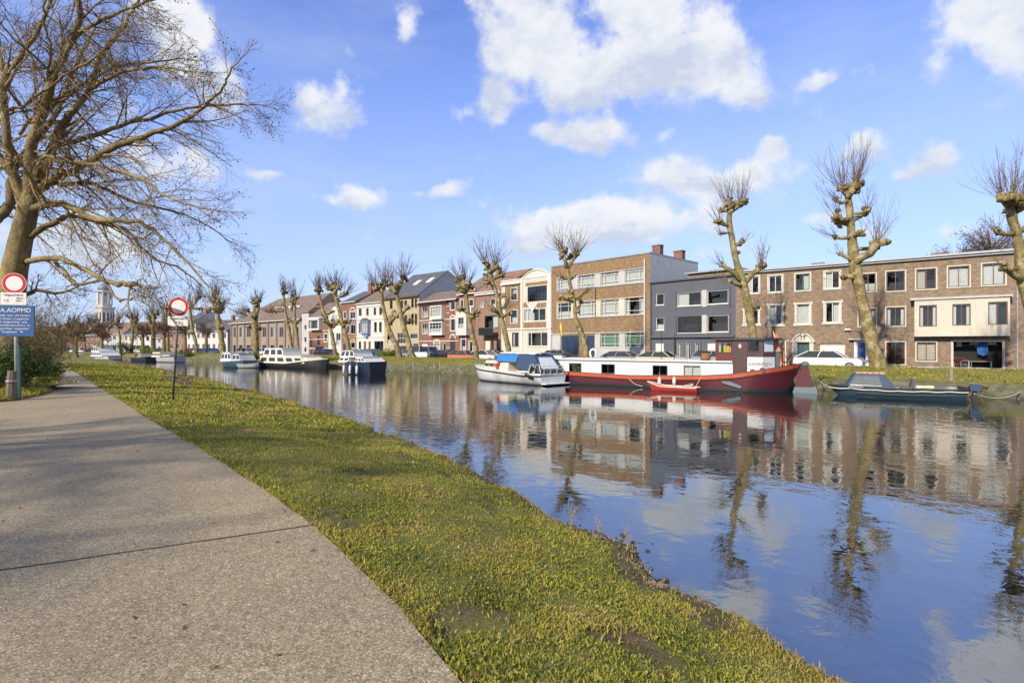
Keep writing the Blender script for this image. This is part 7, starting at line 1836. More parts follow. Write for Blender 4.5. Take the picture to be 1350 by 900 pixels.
# ---- boats further left: a general motor boat
def cruiser(name,label,p0,p1,beam,sh,hullmt,cabs,stripe=None,bowL=True,rail=True,group='small boats moored along the far quay',deckm='boat_cream',rkb=.5,bow=2.5,span=None):
    if span: cabs=[(p0[0]+(c[0]-span[0])*(p1[0]-p0[0])/(span[1]-span[0]), p0[0]+(c[1]-span[0])*(p1[0]-p0[0])/(span[1]-span[0]))+tuple(c[2:]) for c in cabs]
    A=Vector(wp(*p0)); B=Vector(wp(*p1)); F=Frame(name,A,B,beam,label,'boat',group); L_=F.L
    sheer=interp([0,L_*.5,L_],[F.z(p0[0],sh[0]),F.z((p0[0]+p1[0])/2,sh[1]),F.z(p1[0],sh[2])])
    st=stations(L_,beam,sheer,bow=bow,stern=.8,rkb=rkb,sternw=.8,bowL=bowL,n=22)
    mb=MB(); hull(mb,st,[(.5,('a',-.3),1),(.88,('a',.08),0),(1,('s',-.12),0),(1,('s',0),0)]); F.part('hull',mb,[hullmt,'hull_black'],smooth=True)
    if stripe: mb=MB(); hull(mb,[(x,b+.03,z+.02,r) for x,b,z,r in st],[(1,('s',-.14),0),(1,('s',0),0)]); F.part('rubbing_strake',mb,stripe)
    mb=MB(); deck(mb,st,-.005,.02); F.part('deck',mb,deckm)
    for c in cabs:
        a,b,yt,yb,w_,mt=c[:6]; x0,x1=F.x(a,-w_),F.x(b,-w_); z1=F.z((a+b)/2,yt,-w_); z0=F.z((a+b)/2,yb,-w_) if yb else sheer((x0+x1)/2)-.05
        il,ir=(c[6] if len(c)>6 else (.1,.1)); v=[(x0,-w_,z0),(x1,-w_,z0),(x1,w_,z0),(x0,w_,z0),(x0+il,-w_+.1,z1),(x1-ir,-w_+.1,z1),(x1-ir,w_-.1,z1),(x0+il,w_-.1,z1)]
        mb=MB(); mb.add(v,[(0,3,2,1),(4,5,6,7),(0,1,5,4),(1,2,6,5),(2,3,7,6),(3,0,4,7)]); mb.box(x0+il-.08,x1-ir+.08,-w_+.04,w_-.04,z1+.002,z1+.05); cb=F.part('cabin',mb,mt)
        nw=c[7] if len(c)>7 else 3; fr=c[8] if len(c)>8 else (.3,.82)
        lf=lambda u,w2:(Vector(v[0]).lerp(Vector(v[1]),u)).lerp(Vector(v[4]).lerp(Vector(v[5]),u),w2)+Vector((0,-.015,0))
        for i in range(nw):
            u0=(i+.14)/nw; u1=(i+.86)/nw; mb=MB(); skin(mb,[tuple(lf(u0,fr[0])),tuple(lf(u1,fr[0])),tuple(lf(u1,fr[1])),tuple(lf(u0,fr[1]))]); F.part('window',mb,'frame_dark',cb)
    if rail:
        mb=MB(); r_=(0,L_*.4) if bowL else (L_*.6,L_)
        for i in range(5):
            x=r_[0]+.1+(r_[1]-r_[0]-.2)*i/4; b_=float(np.interp(x,[s[0] for s in st],[s[1] for s in st]))*.95; mb.tube([(x,-b_,sheer(x)),(x,-b_,sheer(x)+.5)],.02,4)
        mb.tube([(x,-float(np.interp(x,[s[0] for s in st],[s[1] for s in st]))*.95,sheer(x)+.5) for x in np.linspace(r_[0]+.1,r_[1]-.1,6)],.02,4); F.part('railing',mb,'steel')
    F.sheer=sheer; return F
f1=cruiser('motor_yacht','navy hulled motor yacht with white cabins left of the grass bank',(441,492.5),(484,494.5),2.6,(476.5,476.5,477.5),'hull_navy',
  [(447,466,470.5,None,1.2,'cabin_white',(.3,.1),2,(.35,.8)),(449,476.5,462.5,470.5,1.15,'cabin_white',(.4,.3),3,(.2,.9)),(476,497,471,None,1.2,'cabin_white',(.1,.6),3,(.3,.75))],stripe='hull_navy',span=(441,499))
for px,lab in ((453.5,'leftmost white fender on the navy yacht'),(461.5,'middle white fender on the navy yacht'),(470.5,'rightmost white fender on the navy yacht')):
    o=empty('fender', on_boat(f1,px,-1.46,.15)); tag(o,lab,'fender','white fenders on the navy yacht'); mb=MB(); mb.lathe([(.03,-.1),(.12,0),(.12,.6),(.03,.72)],n=8); mb.build('body',M['hull_white'],o,smooth=True); mb=MB(); mb.tube([(0,0,.7),(0,.08,1.25)],.015,4); mb.build('cord',M['rope'],o)
f2=cruiser('black_houseboat','black hulled houseboat with cream deckhouse and white wheelhouse',(336,483.5),(418,486.5),3.2,(476.2,478,472.5),'hull_black',
  [(349,412,469.2,None,1.5,'boat_cream',(.1,.8),5,(.2,.75)),(354,383,459.3,469.2,1.3,'cabin_white',(.3,.4),3,(.2,.85)),(398,422,470.5,None,1.2,'boat_cream',(.4,1.6),0)],stripe='boat_cream',bowL=False,rkb=.6,bow=3.5,rail=False,group=None,span=(343,430))
f3=cruiser('blue_cruiser','small white-topped cruiser with a bright blue hull left of the green bush',(283,483.8),(318,485.3),2.2,(475.5,476,475),'hull_blue',
  [(297,316,464.8,None,1.1,'cabin_white',(.5,.6),3,(.35,.85)),(315,330,466.5,None,1.0,'pale_grey',(.3,.6),2,(.3,.8))],span=(289,331))
P('bright_blue',(.01,.09,.22),.4,.1,2)
f3b=cruiser('tender','flat grey tender in front of the blue cruiser and the green bush',(311,485.5),(341,485),1.4,(479.5,480,479),'pale_grey',[],rail=False,group=None)
f4=cruiser('grey_barge','long low grey barge moored left of the right no entry sign',(197,477),(227,477.8),2.4,(469.5,470.5,469.5),'pale_grey',[(206,222,464.5,None,1.3,'boat_cream',(.3,.3),4,(.3,.8)),(224,239,467.5,None,1.2,'deck_grey',(.3,.3),0)],rail=False,stripe='hull_black',span=(203,243))
f5=cruiser('dark_barge','dark low barge with a rusty deck load moored beyond the near bank',(165,475),(189,476),2.4,(470.5,471,470),'hull_black',[(176,186,467.5,None,1.2,'rust',(.3,.3),0),(189,196,466.5,None,1.1,'pale_grey',(.2,.2),2)],rail=False,span=(168,201))
f6=cruiser('white_riverboat','white two-deck riverboat at the bend, seen over the tip of the near bank',(117,473.8),(140,474.4),2.8,(468.5,469.5,469),'cabin_white',[(124,150,463.5,None,1.6,'cabin_white',(.2,1.0),5,(.3,.8)),(125,142,456,463.5,1.4,'cabin_white',(.3,1.0),3,(.2,.85))],stripe='hull_blue',span=(120,160))
f7=cruiser('white_sloop','low white boat with dark windows at the far bend left of the riverboat',(94,472.6),(109,473),2.2,(468.5,469,468.5),'cabin_white',[(97,110,465.5,None,1.2,'cabin_white',(.3,.8),3,(.2,.8))],span=(95,117))
f8=cruiser('small_far_boat','little grey boat with an orange-beige cover at the far bend by the thicket',(83,472.2),(95,472.6),2.4,(468.5,469,468.5),'hull_blue',[(86,94,465.5,None,1.0,'boat_cream',(.3,.5),0)])
# ------------------------------------------------------------------ cars parked along the quay street
def car(label, px, body, d_off=10.5, L=4.3, H=1.46, flip=False, kind='hatch', line=None, base=STREET-.03, Wd=1.75):
    line = line or offset(Qs, d_off)
    c = on_poly(px, line); i = min(range(len(line)-1), key=lambda k: (Vector(line[k])-Vector(c)).length); 
    a = Vector(line[max(0,i-1)]); b = Vector(line[min(len(line)-1,i+2)]); t = (a-b).normalized()
    ang = math.atan2(t.y, t.x)+(PI if flip else 0)
    root = empty('parked_car', (c[0], c[1], base), ang); tag(root, label, 'car', 'cars parked along the far quay')
    hw = Wd/2
    # side outline (x forward)
    if kind == 'estate': up = [(-.48,.56),(-.46,.80),(-.36,.97),(.08,1.0),(.22,.93),(.32,.68),(.46,.60),(.495,.48)]
    elif kind == 'van': up = [(-.49,.5),(-.485,.9),(-.47,1.0),(.22,1.0),(.30,.93),(.38,.62),(.47,.52),(.495,.42)]
    else: up = [(-.49,.52),(-.475,.66),(-.40,.72),(-.27,.96),(-.10,1.0),(.10,.97),(.26,.70),(.44,.62),(.49,.50)]
    lowz = .17
    P_ = [(x*L, z*H) for x, z in up]
    belt = .66 if kind != 'van' else .6
    mb = MB()
    secs = []
    for (yf, zf) in ((1.0, 0), (1.0, .35), (.97, belt), ):
        pass
    # body: lower shell (belt line down) and upper greenhouse, lofted across the width
    lo = [( -.495*L, .30*H), (-.49*L, .52*H)] + [(x, min(z, belt*H)) for x, z in P_] + [(.495*L, .32*H), (.48*L, lowz), (-.48*L, lowz)]
    n = len(lo)
    rows = []
    for y, sc_ in ((-hw*.93, .985), (-hw, 1.0), (hw, 1.0), (hw*.93, .985)):
        rows.append([(x*sc_, y, lowz+(z-lowz)*(1 if abs(y) > hw*.95 else 1.0)) for x, z in lo])
    base_ = 0
    for r in rows: mb.v.extend(r)
    for i in range(3):
        for j in range(n): mb.f.append((i*n+j, i*n+(j+1)%n, (i+1)*n+(j+1)%n, (i+1)*n+j)); mb.m.append(0)
    mb.f.append(tuple(range(n))[::-1]); mb.m.append(0); mb.f.append(tuple(range(3*n, 4*n))); mb.m.append(0)
    # greenhouse roof
    gh = [(x, z) for x, z in P_ if z >= belt*H-.001]
    tumble = lambda z: hw*(.97-.20*(z-belt*H)/(H-belt*H))
    top = [(x, z) for x, z in P_ if z > .9*H]
    bo = mb.build('body', M[body], root, smooth=False)
    mb = MB(); k = len(top)
    for x, z in top:
        w_ = tumble(z); mb.v += [(x, -w_, z), (x, -w_*.6, z+.03), (x, w_*.6, z+.03), (x, w_, z)]
    for i in range(k-1):
        for j in range(3): mb.f.append((i*4+j, (i+1)*4+j, (i+1)*4+j+1, i*4+j+1)); mb.m.append(0)
    x0, z0 = top[0]; x1, z1 = top[-1]; xr0 = min(x for x, z in gh); xr1 = max(x for x, z in gh); wb = hw*.95
    # pillars
    for sg in (-1, 1):
        for (xt, zt, xb_) in ((x0, z0, xr0), (x1, z1, xr1), ((x0+x1)/2, H, (xr0+xr1)/2-.1)):
            w_ = tumble(zt); mb.tube([(xb_, sg*wb, belt*H-.02), (xt, sg*w_, zt)], .035, 5)
    mb.build('roof', M[body], root)
    zb = belt*H
    for sg in (-1, 1):
        mb = MB(); y0_, y1_ = sg*(wb-.01), sg*(tumble(H*.97)-.01)
        pts = [(xr0+.08, y0_, zb), (xr1-.08, y0_, zb), (x1-.02, y1_, z1-.03), (x0+.02, y1_, z0-.03)]; mb.add(pts, [(0,1,2,3)]); mb.build('window', M['car_glass'], root)
    for (xb_, xt, zt) in ((xr0, x0, z0), (xr1, x1, z1)):
        mb = MB(); w_ = tumble(zt); mb.add([(xb_, -wb, zb), (xb_, wb, zb), (xt, w_, zt-.01), (xt, -w_, zt-.01)], [(0,1,2,3)]); mb.build('windscreen', M['car_glass'], root)
    for sx in (-.31, .32):
        for sg in (-1, 1):
            mb = MB(); y = sg*(hw-.1); a_, b_ = (y-.11, y+.11)
            mb.lathe([(.20,a_),(.31,a_+.02),(.32,(a_+b_)/2),(.31,b_-.02),(.20,b_)], (sx*L,.31), 14, axis='y'); wh = mb.build('wheel', M['hull_black'], root)
            mb = MB(); yo = y+sg*.115; mb.lathe([(.19,min(yo-.01,yo+.01)),(.19,max(yo-.01,yo+.01))], (sx*L,.31), 10, axis='y'); mb.build('rim', M['steel'], wh)
    for sg in (-1, 1):
        mb = MB(); mb.box(.485*L, .50*L, sg*hw*.62-.15, sg*hw*.62+.15, .50*H-.12, .50*H); mb.build('headlight', M['steel'], root)
        mb = MB(); mb.box(-.502*L, -.485*L, sg*hw*.72-.1, sg*hw*.72+.1, .52*H-.1, .52*H+.08); mb.build('tail_light', M['maroon'], root)
    return root
def car_glass():
    m, nt, bs = new_mat('car glass'); bs.inputs['Base Color'].default_value = (.02,.025,.03,1); bs.inputs['Roughness'].default_value = .03; bs.inputs['IOR'].default_value = 1.7; return m
M['car_glass'] = car_glass()
P('car_white',(.66,.67,.68),.3,.03,1,coat=.6,bmp=0); P('car_silver',(.40,.42,.45),.3,.05,1,metal=.5,coat=.6,bmp=0); P('car_black',(.012,.012,.014),.25,.05,1,coat=.6,bmp=0); P('car_blue',(.05,.10,.2),.3,.05,1,coat=.6,bmp=0)
P('car_red',(.28,.02,.02),.3,.05,1,coat=.6,bmp=0); P('car_maroon',(.10,.012,.03),.3,.05,1,coat=.6,bmp=0); P('car_cream',(.55,.47,.33),.3,.05,1,coat=.6,bmp=0); P('car_orange',(.45,.16,.08),.35,.05,1,coat=.4,bmp=0); P('car_green',(.03,.14,.07),.3,.05,1,coat=.6,bmp=0)
car('white car with green tinted glass parked by the stone door surround', 1092, 'car_white', 8.8, 4.5, 1.45, kind='hatch', base=STREET+.12)
car('pale blue-silver car parked in front of the dark grey house', 947, 'car_silver', 9.0, 4.3, 1.5, kind='estate', base=STREET+.05)
car('cream car with black roof parked before the grey house, left of the masts', 872, 'car_cream', 8.8, 4.4, 1.42, base=STREET+.0)
car('silver car parked under the green curtained windows of the ochre building', 823, 'car_silver', 9.2, 4.4, 1.45)
car('black car parked before the blue garage of the ochre building', 738, 'car_black', 10.5, 4.0, 1.5)
car('white hatchback parked right of the leaning plane at the cruiser bow', 640, 'car_white', 8.5, 4.0, 1.45)
car('orange-red car parked at the foot of the plane before the white bay', 613, 'car_orange', 7.6, 4.0, 1.42)
car('maroon car parked in front of the black balcony', 653, 'car_maroon', 10.5, 4.2, 1.45)
car('white van parked at the door of the red banded house', 561, 'car_white', 10.5, 4.6, 1.9, kind='van')
car('dark car parked beside the red banded house', 588, 'car_black', 9.0, 4.2, 1.45)
car('silver car parked in front of the yellow house', 531, 'car_silver', 11, 4.2, 1.45)
car('pale green-grey car parked before the white terraced house', 492, 'car_green', 9, 4.2, 1.5)
car('white car parked at the left of the white terraced house', 476, 'car_white', 10.5, 4.2, 1.45)
car('grey car parked behind the bow of the black houseboat', 430, 'car_black', 8.5, 4.2, 1.45)
car('white car half hidden behind the cream deckhouse', 347, 'car_white', 8.5, 4.4, 1.5)
car('silver estate car left of the stout plane in the green bush', 325, 'car_silver', 8.5, 4.4, 1.5, kind='estate')
car('blue car parked on the quay left of the small blue cruiser', 280, 'car_blue', 8.5, 4.2, 1.45)
car('white car parked before the low white house', 268, 'car_white', 9.5, 4.2, 1.45)
car('red car parked near the left end of the low white house', 252, 'car_red', 9.5, 4.2, 1.45)
car('white van parked at the far bend by the beige house', 186, 'car_white', 8.5, 4.8, 2.0, kind='van')
car('blue car parked by the grey and white houses at the bend', 211, 'car_blue', 8.5, 4.2, 1.45)
car('black car parked below the rust red house', 128, 'car_black', 8, 4.2, 1.45)
car('white car parked beside the terracotta roofed house', 106, 'car_white', 8, 4.2, 1.45)
car('blue car at the far left end of the street, beside the thicket', 88, 'car_blue', 8, 4.2, 1.45)

# things in the open garage
def put(name, label, cat, x, y, z, rz=None):
    o = empty(name, local(brick_h, x, y, z), brick_h.root.rotation_euler.z if rz is None else rz); tag(o, label, cat); return o
gm = (g0+g1)/2; gz = .25
o = put('blue_coat', 'bright blue coat hanging inside the open garage', 'coat', gm+.35, .75, gz+1.0)
mb = MB(); mb.add([(-.22,0,.9),(.22,0,.9),(.33,-.05,.6),(.30,-.08,0),(.05,-.12,-.1),(-.28,-.06,.05),(-.32,-.04,.6),(0,-.12,.5)],[(0,7,1),(1,7,2),(2,7,3),(3,7,4),(4,7,5),(5,7,6),(6,7,0)]); P('coat_blue',(.03,.12,.4),.8,.1,4); mb.build('cloth', M['coat_blue'], o)
mb = MB(); mb.tube([(-.22,0,.9),(0,0,1.0),(.22,0,.9)], .015, 4); mb.tube([(0,0,1.0),(0,0,1.1),(.05,0,1.14)], .01, 4); mb.build('hanger', M['steel'], o)
o = put('bicycle', 'bicycle standing at the left inside the open garage', 'bicycle', gm-1.1, .6, gz-.1)
for xx in (-.5,.5):
    mb = MB(); mb.tube([(xx+.33*math.cos(2*PI*i/16),0,.33+.33*math.sin(2*PI*i/16)) for i in range(17)], .02, 5); 
    for i in range(8): mb.tube([(xx,0,.33),(xx+.32*math.cos(PI*i/4),0,.33+.32*math.sin(PI*i/4))],.004,3)
    mb.build('wheel', M['galv'], o)
mb = MB(); 
for a_,b_ in (((-.5,.33),(-.15,.85)),((-.5,.33),(-.05,.3)),((-.05,.3),(-.18,.9)),((-.05,.3),(.38,.8)),((-.15,.8),(.38,.85)),((.36,.95),(.5,.33))): mb.tube([(a_[0],0,a_[1]),(b_[0],0,b_[1])],.018,5)
mb.tube([(.3,-.25,1.0),(.36,0,.97),(.3,.25,1.0)],.014,5); mb.build('frame', M['car_red'], o); mb = MB(); mb.cbox(-.3,-.06,-.07,.07,.9,.96,.02); mb.build('saddle', M['hull_black'], o)
for k,(xx,zz,sx,sz,mt,lab) in enumerate(((-.1,1.75,.55,.28,'pale_grey','grey storage box on the garage shelf, left one'),(.9,1.75,.5,.25,'cabin_white','white storage box on the garage shelf, right one'),(-1.0,1.6,.3,.3,'curtain','small white box high at the left in the garage'))):
    o = put('storage_box', lab, 'box', gm+xx, .9, gz+zz); o['group'] = 'boxes on the garage shelf'; mb = MB(); mb.cbox(-sx/2,sx/2,-.15,.15,0,sz,.02); mb.build('body', M[mt], o); mb = MB(); mb.cbox(-sx/2-.02,sx/2+.02,-.17,.17,sz+.002,sz+.04,.01); mb.build('lid', M['galv'], o)
o = put('garage_shelf', 'wall shelf inside the open garage', 'shelf', gm, .92, gz+1.6); mb = MB(); mb.box(-1.4,1.4,-.18,.12,.08,.12); mb.build('board', M['weathered_wood'], o); mb = MB()
for xx in (-1.2,0,1.2): mb.prism_yz([(.12,.078),(-.15,.078),(.12,-.15)], xx-.02, xx+.02)
mb.build('brackets', M['galv'], o)
o = put('work_table', 'low pale work table inside the open garage', 'table', gm+.2, .75, gz-.25); mb = MB(); mb.box(-.7,.7,-.28,.25,.70,.75); mb.build('tabletop', M['weathered_wood'], o)
for sx in (-.64,.64):
    for sy in (-.22,.2): mb = MB(); mb.box(sx-.03,sx+.03,sy-.03,sy+.03,0,.698); mb.build('leg', M['galv'], o)

# ------------------------------------------------------------------ signs
P('sign_red',(.55,.015,.015),.35,.06,3,bmp=0); P('sign_white',(.70,.69,.64),.45,.06,5,bmp=0,grime=.35); P('sign_blue',(.018,.085,.26),.5,.15,3,bmp=0,grime=.3); P('sign_ink',(.03,.03,.035),.6,.1,3); P('sign_back',(.33,.34,.35),.5,.1,3,metal=.5); P('post_dark',(.045,.055,.055),.5,.15,4); P('post_green',(.02,.13,.09),.5,.15,4)
def sign(name, label, d, px, yb, disc, plate, post_top, face, postmat, r_post=.03, lean=0.0):
    k = d/FPX; x0 = (px-CX)*k; root = empty(name, (x0, d, 0), face); tag(root, label, 'road sign', None)
    Z = lambda py: zpx(py, d)
    cx_ = (disc[0]-px)*k; r = disc[2]*k
    mb = MB(); mb.tube([(-lean, .05, -.12+Z(yb)-Z(yb)), (cx_, .05, Z(post_top))], r_post, 10); mb.lathe([(r_post*1.05, Z(post_top)), (r_post*.6, Z(post_top)+.02)], (cx_, .05), 10) ; mb.build('post', M[postmat], root, smooth=True)
    mb = MB(); n = 40; zc = Z(disc[1])
    def ring(r0, r1, y0, m):
        b = len(mb.v)
        for i in range(n):
            a = 2*PI*i/n; mb.v.append((cx_+r0*math.cos(a), y0, zc+r0*math.sin(a))); mb.v.append((cx_+r1*math.cos(a), y0, zc+r1*math.sin(a)))
        for i in range(n): j = (i+1)%n; mb.f.append((b+2*i, b+2*i+1, b+2*j+1, b+2*j)[::-1]); mb.m.append(m)
    ring(r*.001, r*.70, -.0, 1); ring(r*.70, r*.965, -.0, 0); ring(r*.965, r, 0, 1)
    mb.lathe([(r, .001), (r, .018), (.01, .018)], (cx_, zc), n, 2, 'y')
    mb.build('round_panel', [M['sign_red'], M['sign_white'], M['sign_back']], root)
    a, b, c, e = (plate[0]-px)*k, (plate[1]-px)*k, Z(plate[3]), Z(plate[2]); mb = MB(); rc = .03
    def rrect(a, b, c, e, rc, y0, y1, m, mside):
        pts = []
        for (ux, uz, a0) in ((b-rc, e-rc, 0), (a+rc, e-rc, 90), (a+rc, c+rc, 180), (b-rc, c+rc, 270)):
            for q in range(5): an = R(a0+q*22.5); pts.append((ux+rc*math.cos(an), uz+rc*math.sin(an)))
        mb.prism_xz(pts[::-1] if False else pts, y0, y1, m)
    rrect(a, b, c, e, rc, -.006, .006, 0, 0); pl = mb.build('plate', M['sign_white'], root)
    mb = MB(); 
    for z in (zc+.12, zc-.12, (c+e)/2): mb.box(cx_-.06, cx_+.06, .02, .09, z-.015, z+.015)
    mb.build('clamps', M['sign_back'], root)
    mb = MB()
    for z in (e-.03, c+.03): mb.lathe([(.012, -.012), (.012, -.004)], (cx_, z), 6, 0, 'y')
    mb.build('bolts', M['galv'], root)
    return root, k, Z, (a, b, c, e), pl, cx_
rt, k, Z, (a,b,c,e), pl, cx_ = sign('no_entry_sign', 'round red-rimmed white sign with plate on a dark post, alone on the grass verge', 16.5, 231.5, 523, (235,404.2,12.6), (222,247,416.8,429.6), 395, R(8), 'post_dark', .028, .10)
text('lettering','Uitgezonderd',.085,((a+b)/2,-.010,e-.10),(PI/2,0,0),'sign_ink',pl,.001,'CENTER'); text('lettering','1.2.t',.13,((a+b)/2+.03,-.010,c+.06),(PI/2,0,-.0),'sign_ink',pl,.001,'CENTER')
rt, k, Z, (a,b,c,e), pl, cx_ = sign('no_entry_sign', 'round red-rimmed white sign with plate above the blue notice board', 15.4, 20.5, 530, (19,373.5,13.6), (4,32.5,385.5,402), 366, R(14), 'galv', .045, 0)
text('lettering','Uitgezonderd',.085,((a+b)/2,-.010,e-.10),(PI/2,0,0),'sign_ink',pl,.001,'CENTER'); text('lettering','1.2',.10,(a+.08,-.010,c+.10),(PI/2,0,0),'sign_ink',pl,.001); text('lettering','FIETS\nBUS',.07,(b-.24,-.010,c+.17),(PI/2,0,0),'sign_ink',pl,.001)
mb = MB(); mb.box(a,b,-.004,.004,c,e) if False else None
nb = empty('notice_board', rt.location, R(14)); tag(nb, 'blue notice board with white lettering hung on the post below the left round sign', 'notice board')
x0, x1, z0, z1 = (-22-20.5)*k, (41-20.5)*k, Z(443), Z(402.8)
mb = MB(); mb.box(x0,x1,-.012,.012,z0,z1); bd = mb.build('board', M['sign_blue'], nb); mb = MB(); mb.box(x0-.01,x1+.01,.0125,.03,z0-.01,z1+.01); mb.build('backing', M['sign_back'], nb)
xr = x1-.06
text('lettering','NAAMBORD A.AOPMD',.17,(xr,-.016,z1-.19),(PI/2,0,0),'sign_white',bd,.001,'RIGHT')
for i,(s,sz) in enumerate((('vrij toegankelijk voor alle fietsers',.085),('bromfietsers klasse a toegelaten',.085),('uitgezonderd vergunning  enz.',.095),('de plaatselijke bewoners  en',.085),('bestemmingsverkeer toegestaan',.085),('Toegelaten   4t',.085))):
    text('lettering', s, sz, (xr-.02-.03*(i%3)-(.12 if i==5 else 0), -.016, z1-.31-.095*i), (PI/2,0,0), 'sign_white', bd, .001, 'RIGHT')
o = empty('wooden_stake', ((14-CX)/FPX*15.3, 15.3, 0)); tag(o, 'stout weathered wooden stake at the foot of the left sign post', 'post'); mb = MB(); mb.tube([(0,0,-.1),(.0,.0,.25),(.03,0,.7),(.04,0,.86)],[.125,.12,.11,.10],9,wob=.08); mb.build('stake', M['wood_post'], o); mb = MB(); mb.tube([(.03,-.02,.55),(.03,-.02,.60)],.125,9); mb.build('wire', M['galv'], o)
o = empty('green_tube', ((26,)[0]-CX and ((26-CX)/FPX*15.6), 15.6, 0)); tag(o, 'thin green plastic pole beside the left sign post', 'pole'); mb = MB(); mb.tube([(0,0,-.1),(0,0,.45),(-.01,0,1.62)],.035,8); mb.build('tube', M['post_green'], o); mb = MB(); mb.lathe([(.04,1.6),(.04,1.66),(.02,1.68)],(-.01,0),8); mb.build('cap', M['hull_black'], o)

# ------------------------------------------------------------------ bushes left of the path
def shrub(name, label, c, rad, nleaf, leafmat, nst, size, group=None, stem='twig_brown', flat=.8):
    root = empty(name, (c[0], c[1], 0)); tag(root, label, 'shrub', group)
    V = []; F_ = []
    lumps = [(Vector((rnd.gauss(0,.45)*rad[0], rnd.gauss(0,.45)*rad[1], rad[2]*rnd.uniform(.25,.95))), rnd.uniform(.3,.55)) for _ in range(9)]
    for i in range(nleaf):
        lc, lr = rnd.choice(lumps); dv = Vector((rnd.gauss(0,1), rnd.gauss(0,1), rnd.gauss(0,1))).normalized()*(rnd.random()**.4)
        p = lc+Vector((dv.x*lr*rad[0], dv.y*lr*rad[1], dv.z*lr*rad[2]*flat)); 
        if p.z < .02: p.z = rnd.uniform(.02,.15)
        q = (dv+Vector((rnd.gauss(0,.5), rnd.gauss(0,.5), .4+rnd.gauss(0,.4)))).normalized(); a = q.orthogonal().normalized(); a = Matrix.Rotation(rnd.random()*6.28, 3, q) @ a; b = q.cross(a); s = size*rnd.uniform(.6,1.3); n = len(V)
        V += [tuple(p-a*s), tuple(p-b*s*.45), tuple(p+a*s+q*s*.2), tuple(p+b*s*.45)]; F_.append((n,n+1,n+2,n+3))
    if nleaf:
        np_mesh('foliage', V, F_, M[leafmat], root)
    mb = MB()
    for i in range(nst):
        a = rnd.random()*6.28; dr = Vector((math.cos(a)*.5, math.sin(a)*.5, 1)); p = Vector((rnd.gauss(0,.3)*rad[0], rnd.gauss(0,.3)*rad[1], 0)); l = rad[2]*rnd.uniform(.7,1.15); pts=[p]
        for j in range(5): dr = (dr+Vector((rnd.gauss(0,.25), rnd.gauss(0,.25), rnd.gauss(0,.12)))).normalized(); pts.append(pts[-1]+dr*l/5)
        r0 = .018; mb.tube(pts,[r0,r0*.85,r0*.7,r0*.55,r0*.4,r0*.25],3,cap=False)
        for j in range(6):
            b = pts[rnd.randint(1,5)]; d2 = (dr+Vector((rnd.gauss(0,.8), rnd.gauss(0,.8), rnd.gauss(0,.4)))).normalized(); e = b+d2*l*rnd.uniform(.12,.4); m_ = b.lerp(e,.5)+Vector((rnd.gauss(0,.04),rnd.gauss(0,.04),.03)); mb.tube([b,m_,e],[r0*.5,r0*.35,r0*.2],3,cap=False)
            for q_ in range(2): f = e+Vector((rnd.gauss(0,.12),rnd.gauss(0,.12),rnd.gauss(.06,.1)))*l*.3; mb.tube([m_.lerp(e,rnd.random()),f],[r0*.28,r0*.15],3,cap=False)
    if nst: mb.build('stems', M[stem], root)
    return root
def gp(px, d): return ((px-CX)/FPX*d, d)
shrub('evergreen_shrub','dark evergreen shrub directly behind the left sign post', gp(10,17.8), (1.1,1.0,1.5), 9000, 'leaf_green', 30, .045)
shrub('evergreen_shrub','dark evergreen shrub at the left edge of the photo', gp(-18,17.0), (1.5,1.2,1.5), 6000, 'leaf_green', 20, .045)
shrub('evergreen_shrub','smaller dark green shrub between the left sign and the lime green plants', gp(26,21.5), (.9,1.1,1.1), 5000, 'leaf_green', 16, .045)
shrub('lime_plant','low lime green leafy plant at the edge of the path, front one', gp(36,19.6), (.6,.7,.4), 3500, 'leaf_lime', 0, .05)
shrub('lime_plant','low lime green leafy plant further along the path edge', gp(44,24), (.7,1.0,.5), 3000, 'leaf_lime', 0, .055)
shrub('thicket','bare brown thicket left of the path, tallest clump', gp(22,25), (1.6,2.0,3.4), 900, 'leaf_dry', 90, .05)
shrub('thicket','bare brown thicket above the dark shrubs at the left edge', gp(-6,22), (2.0,1.8,3.2), 1400, 'leaf_lime', 110, .05)
shrub('thicket','lower bare thicket leaning over the far end of the path', gp(30,32), (1.7,2.2,2.9), 1000, 'leaf_lime', 90, .055)
shrub('thicket','bare thicket with pale stems just left of the vanishing path', gp(42,42), (1.8,2.6,2.9), 900, 'leaf_dry', 120, .06)
shrub('thicket','tall dark thicket against the sky left of the church tower', gp(12,36), (3.2,3.0,4.8), 1800, 'leaf_dry', 150, .06)
# clipped bush round the stout plane and other quay plants
def quay_pt(px, o_): return on_poly(px, offset(Qs, o_))
q = quay_pt(338.5,.2); shrub('clipped_bush','round bright green bush at the foot of the stout plane tree', q, (1.5,1.4,1.2), 5000, 'leaf_lime', 0, .09).location.z = -.75
q = quay_pt(437,1.2); shrub('quay_bush','green plants on the quay between the black houseboat and the navy yacht', q, (1.8,1.0,.8), 2500, 'leaf_lime', 10, .08).location.z = -.6
q = quay_pt(512,6.2); shrub('garden_bush','rounded olive green bush before the yellow house door', q, (1.5,1.2,1.3), 2500, 'leaf_lime', 10, .08).location.z = -.3
q = quay_pt(198,1.2); shrub('quay_bush','olive bush on the quay behind the dark barge', q, (2.4,1.4,1.8), 1800, 'leaf_lime', 12, .12).location.z = -.6
q = quay_pt(152,2.2); shrub('quay_bush','dark green bushes right of the white riverboat', q, (3.5,1.8,2.2), 1800, 'leaf_green', 12, .14).location.z = -.5
q = quay_pt(247,1.0); shrub('quay_bush','dark tangled bush at the left end of the far grass bank', q, (2.6,1.2,1.3), 1500, 'leaf_green', 40, .08).location.z = -.7
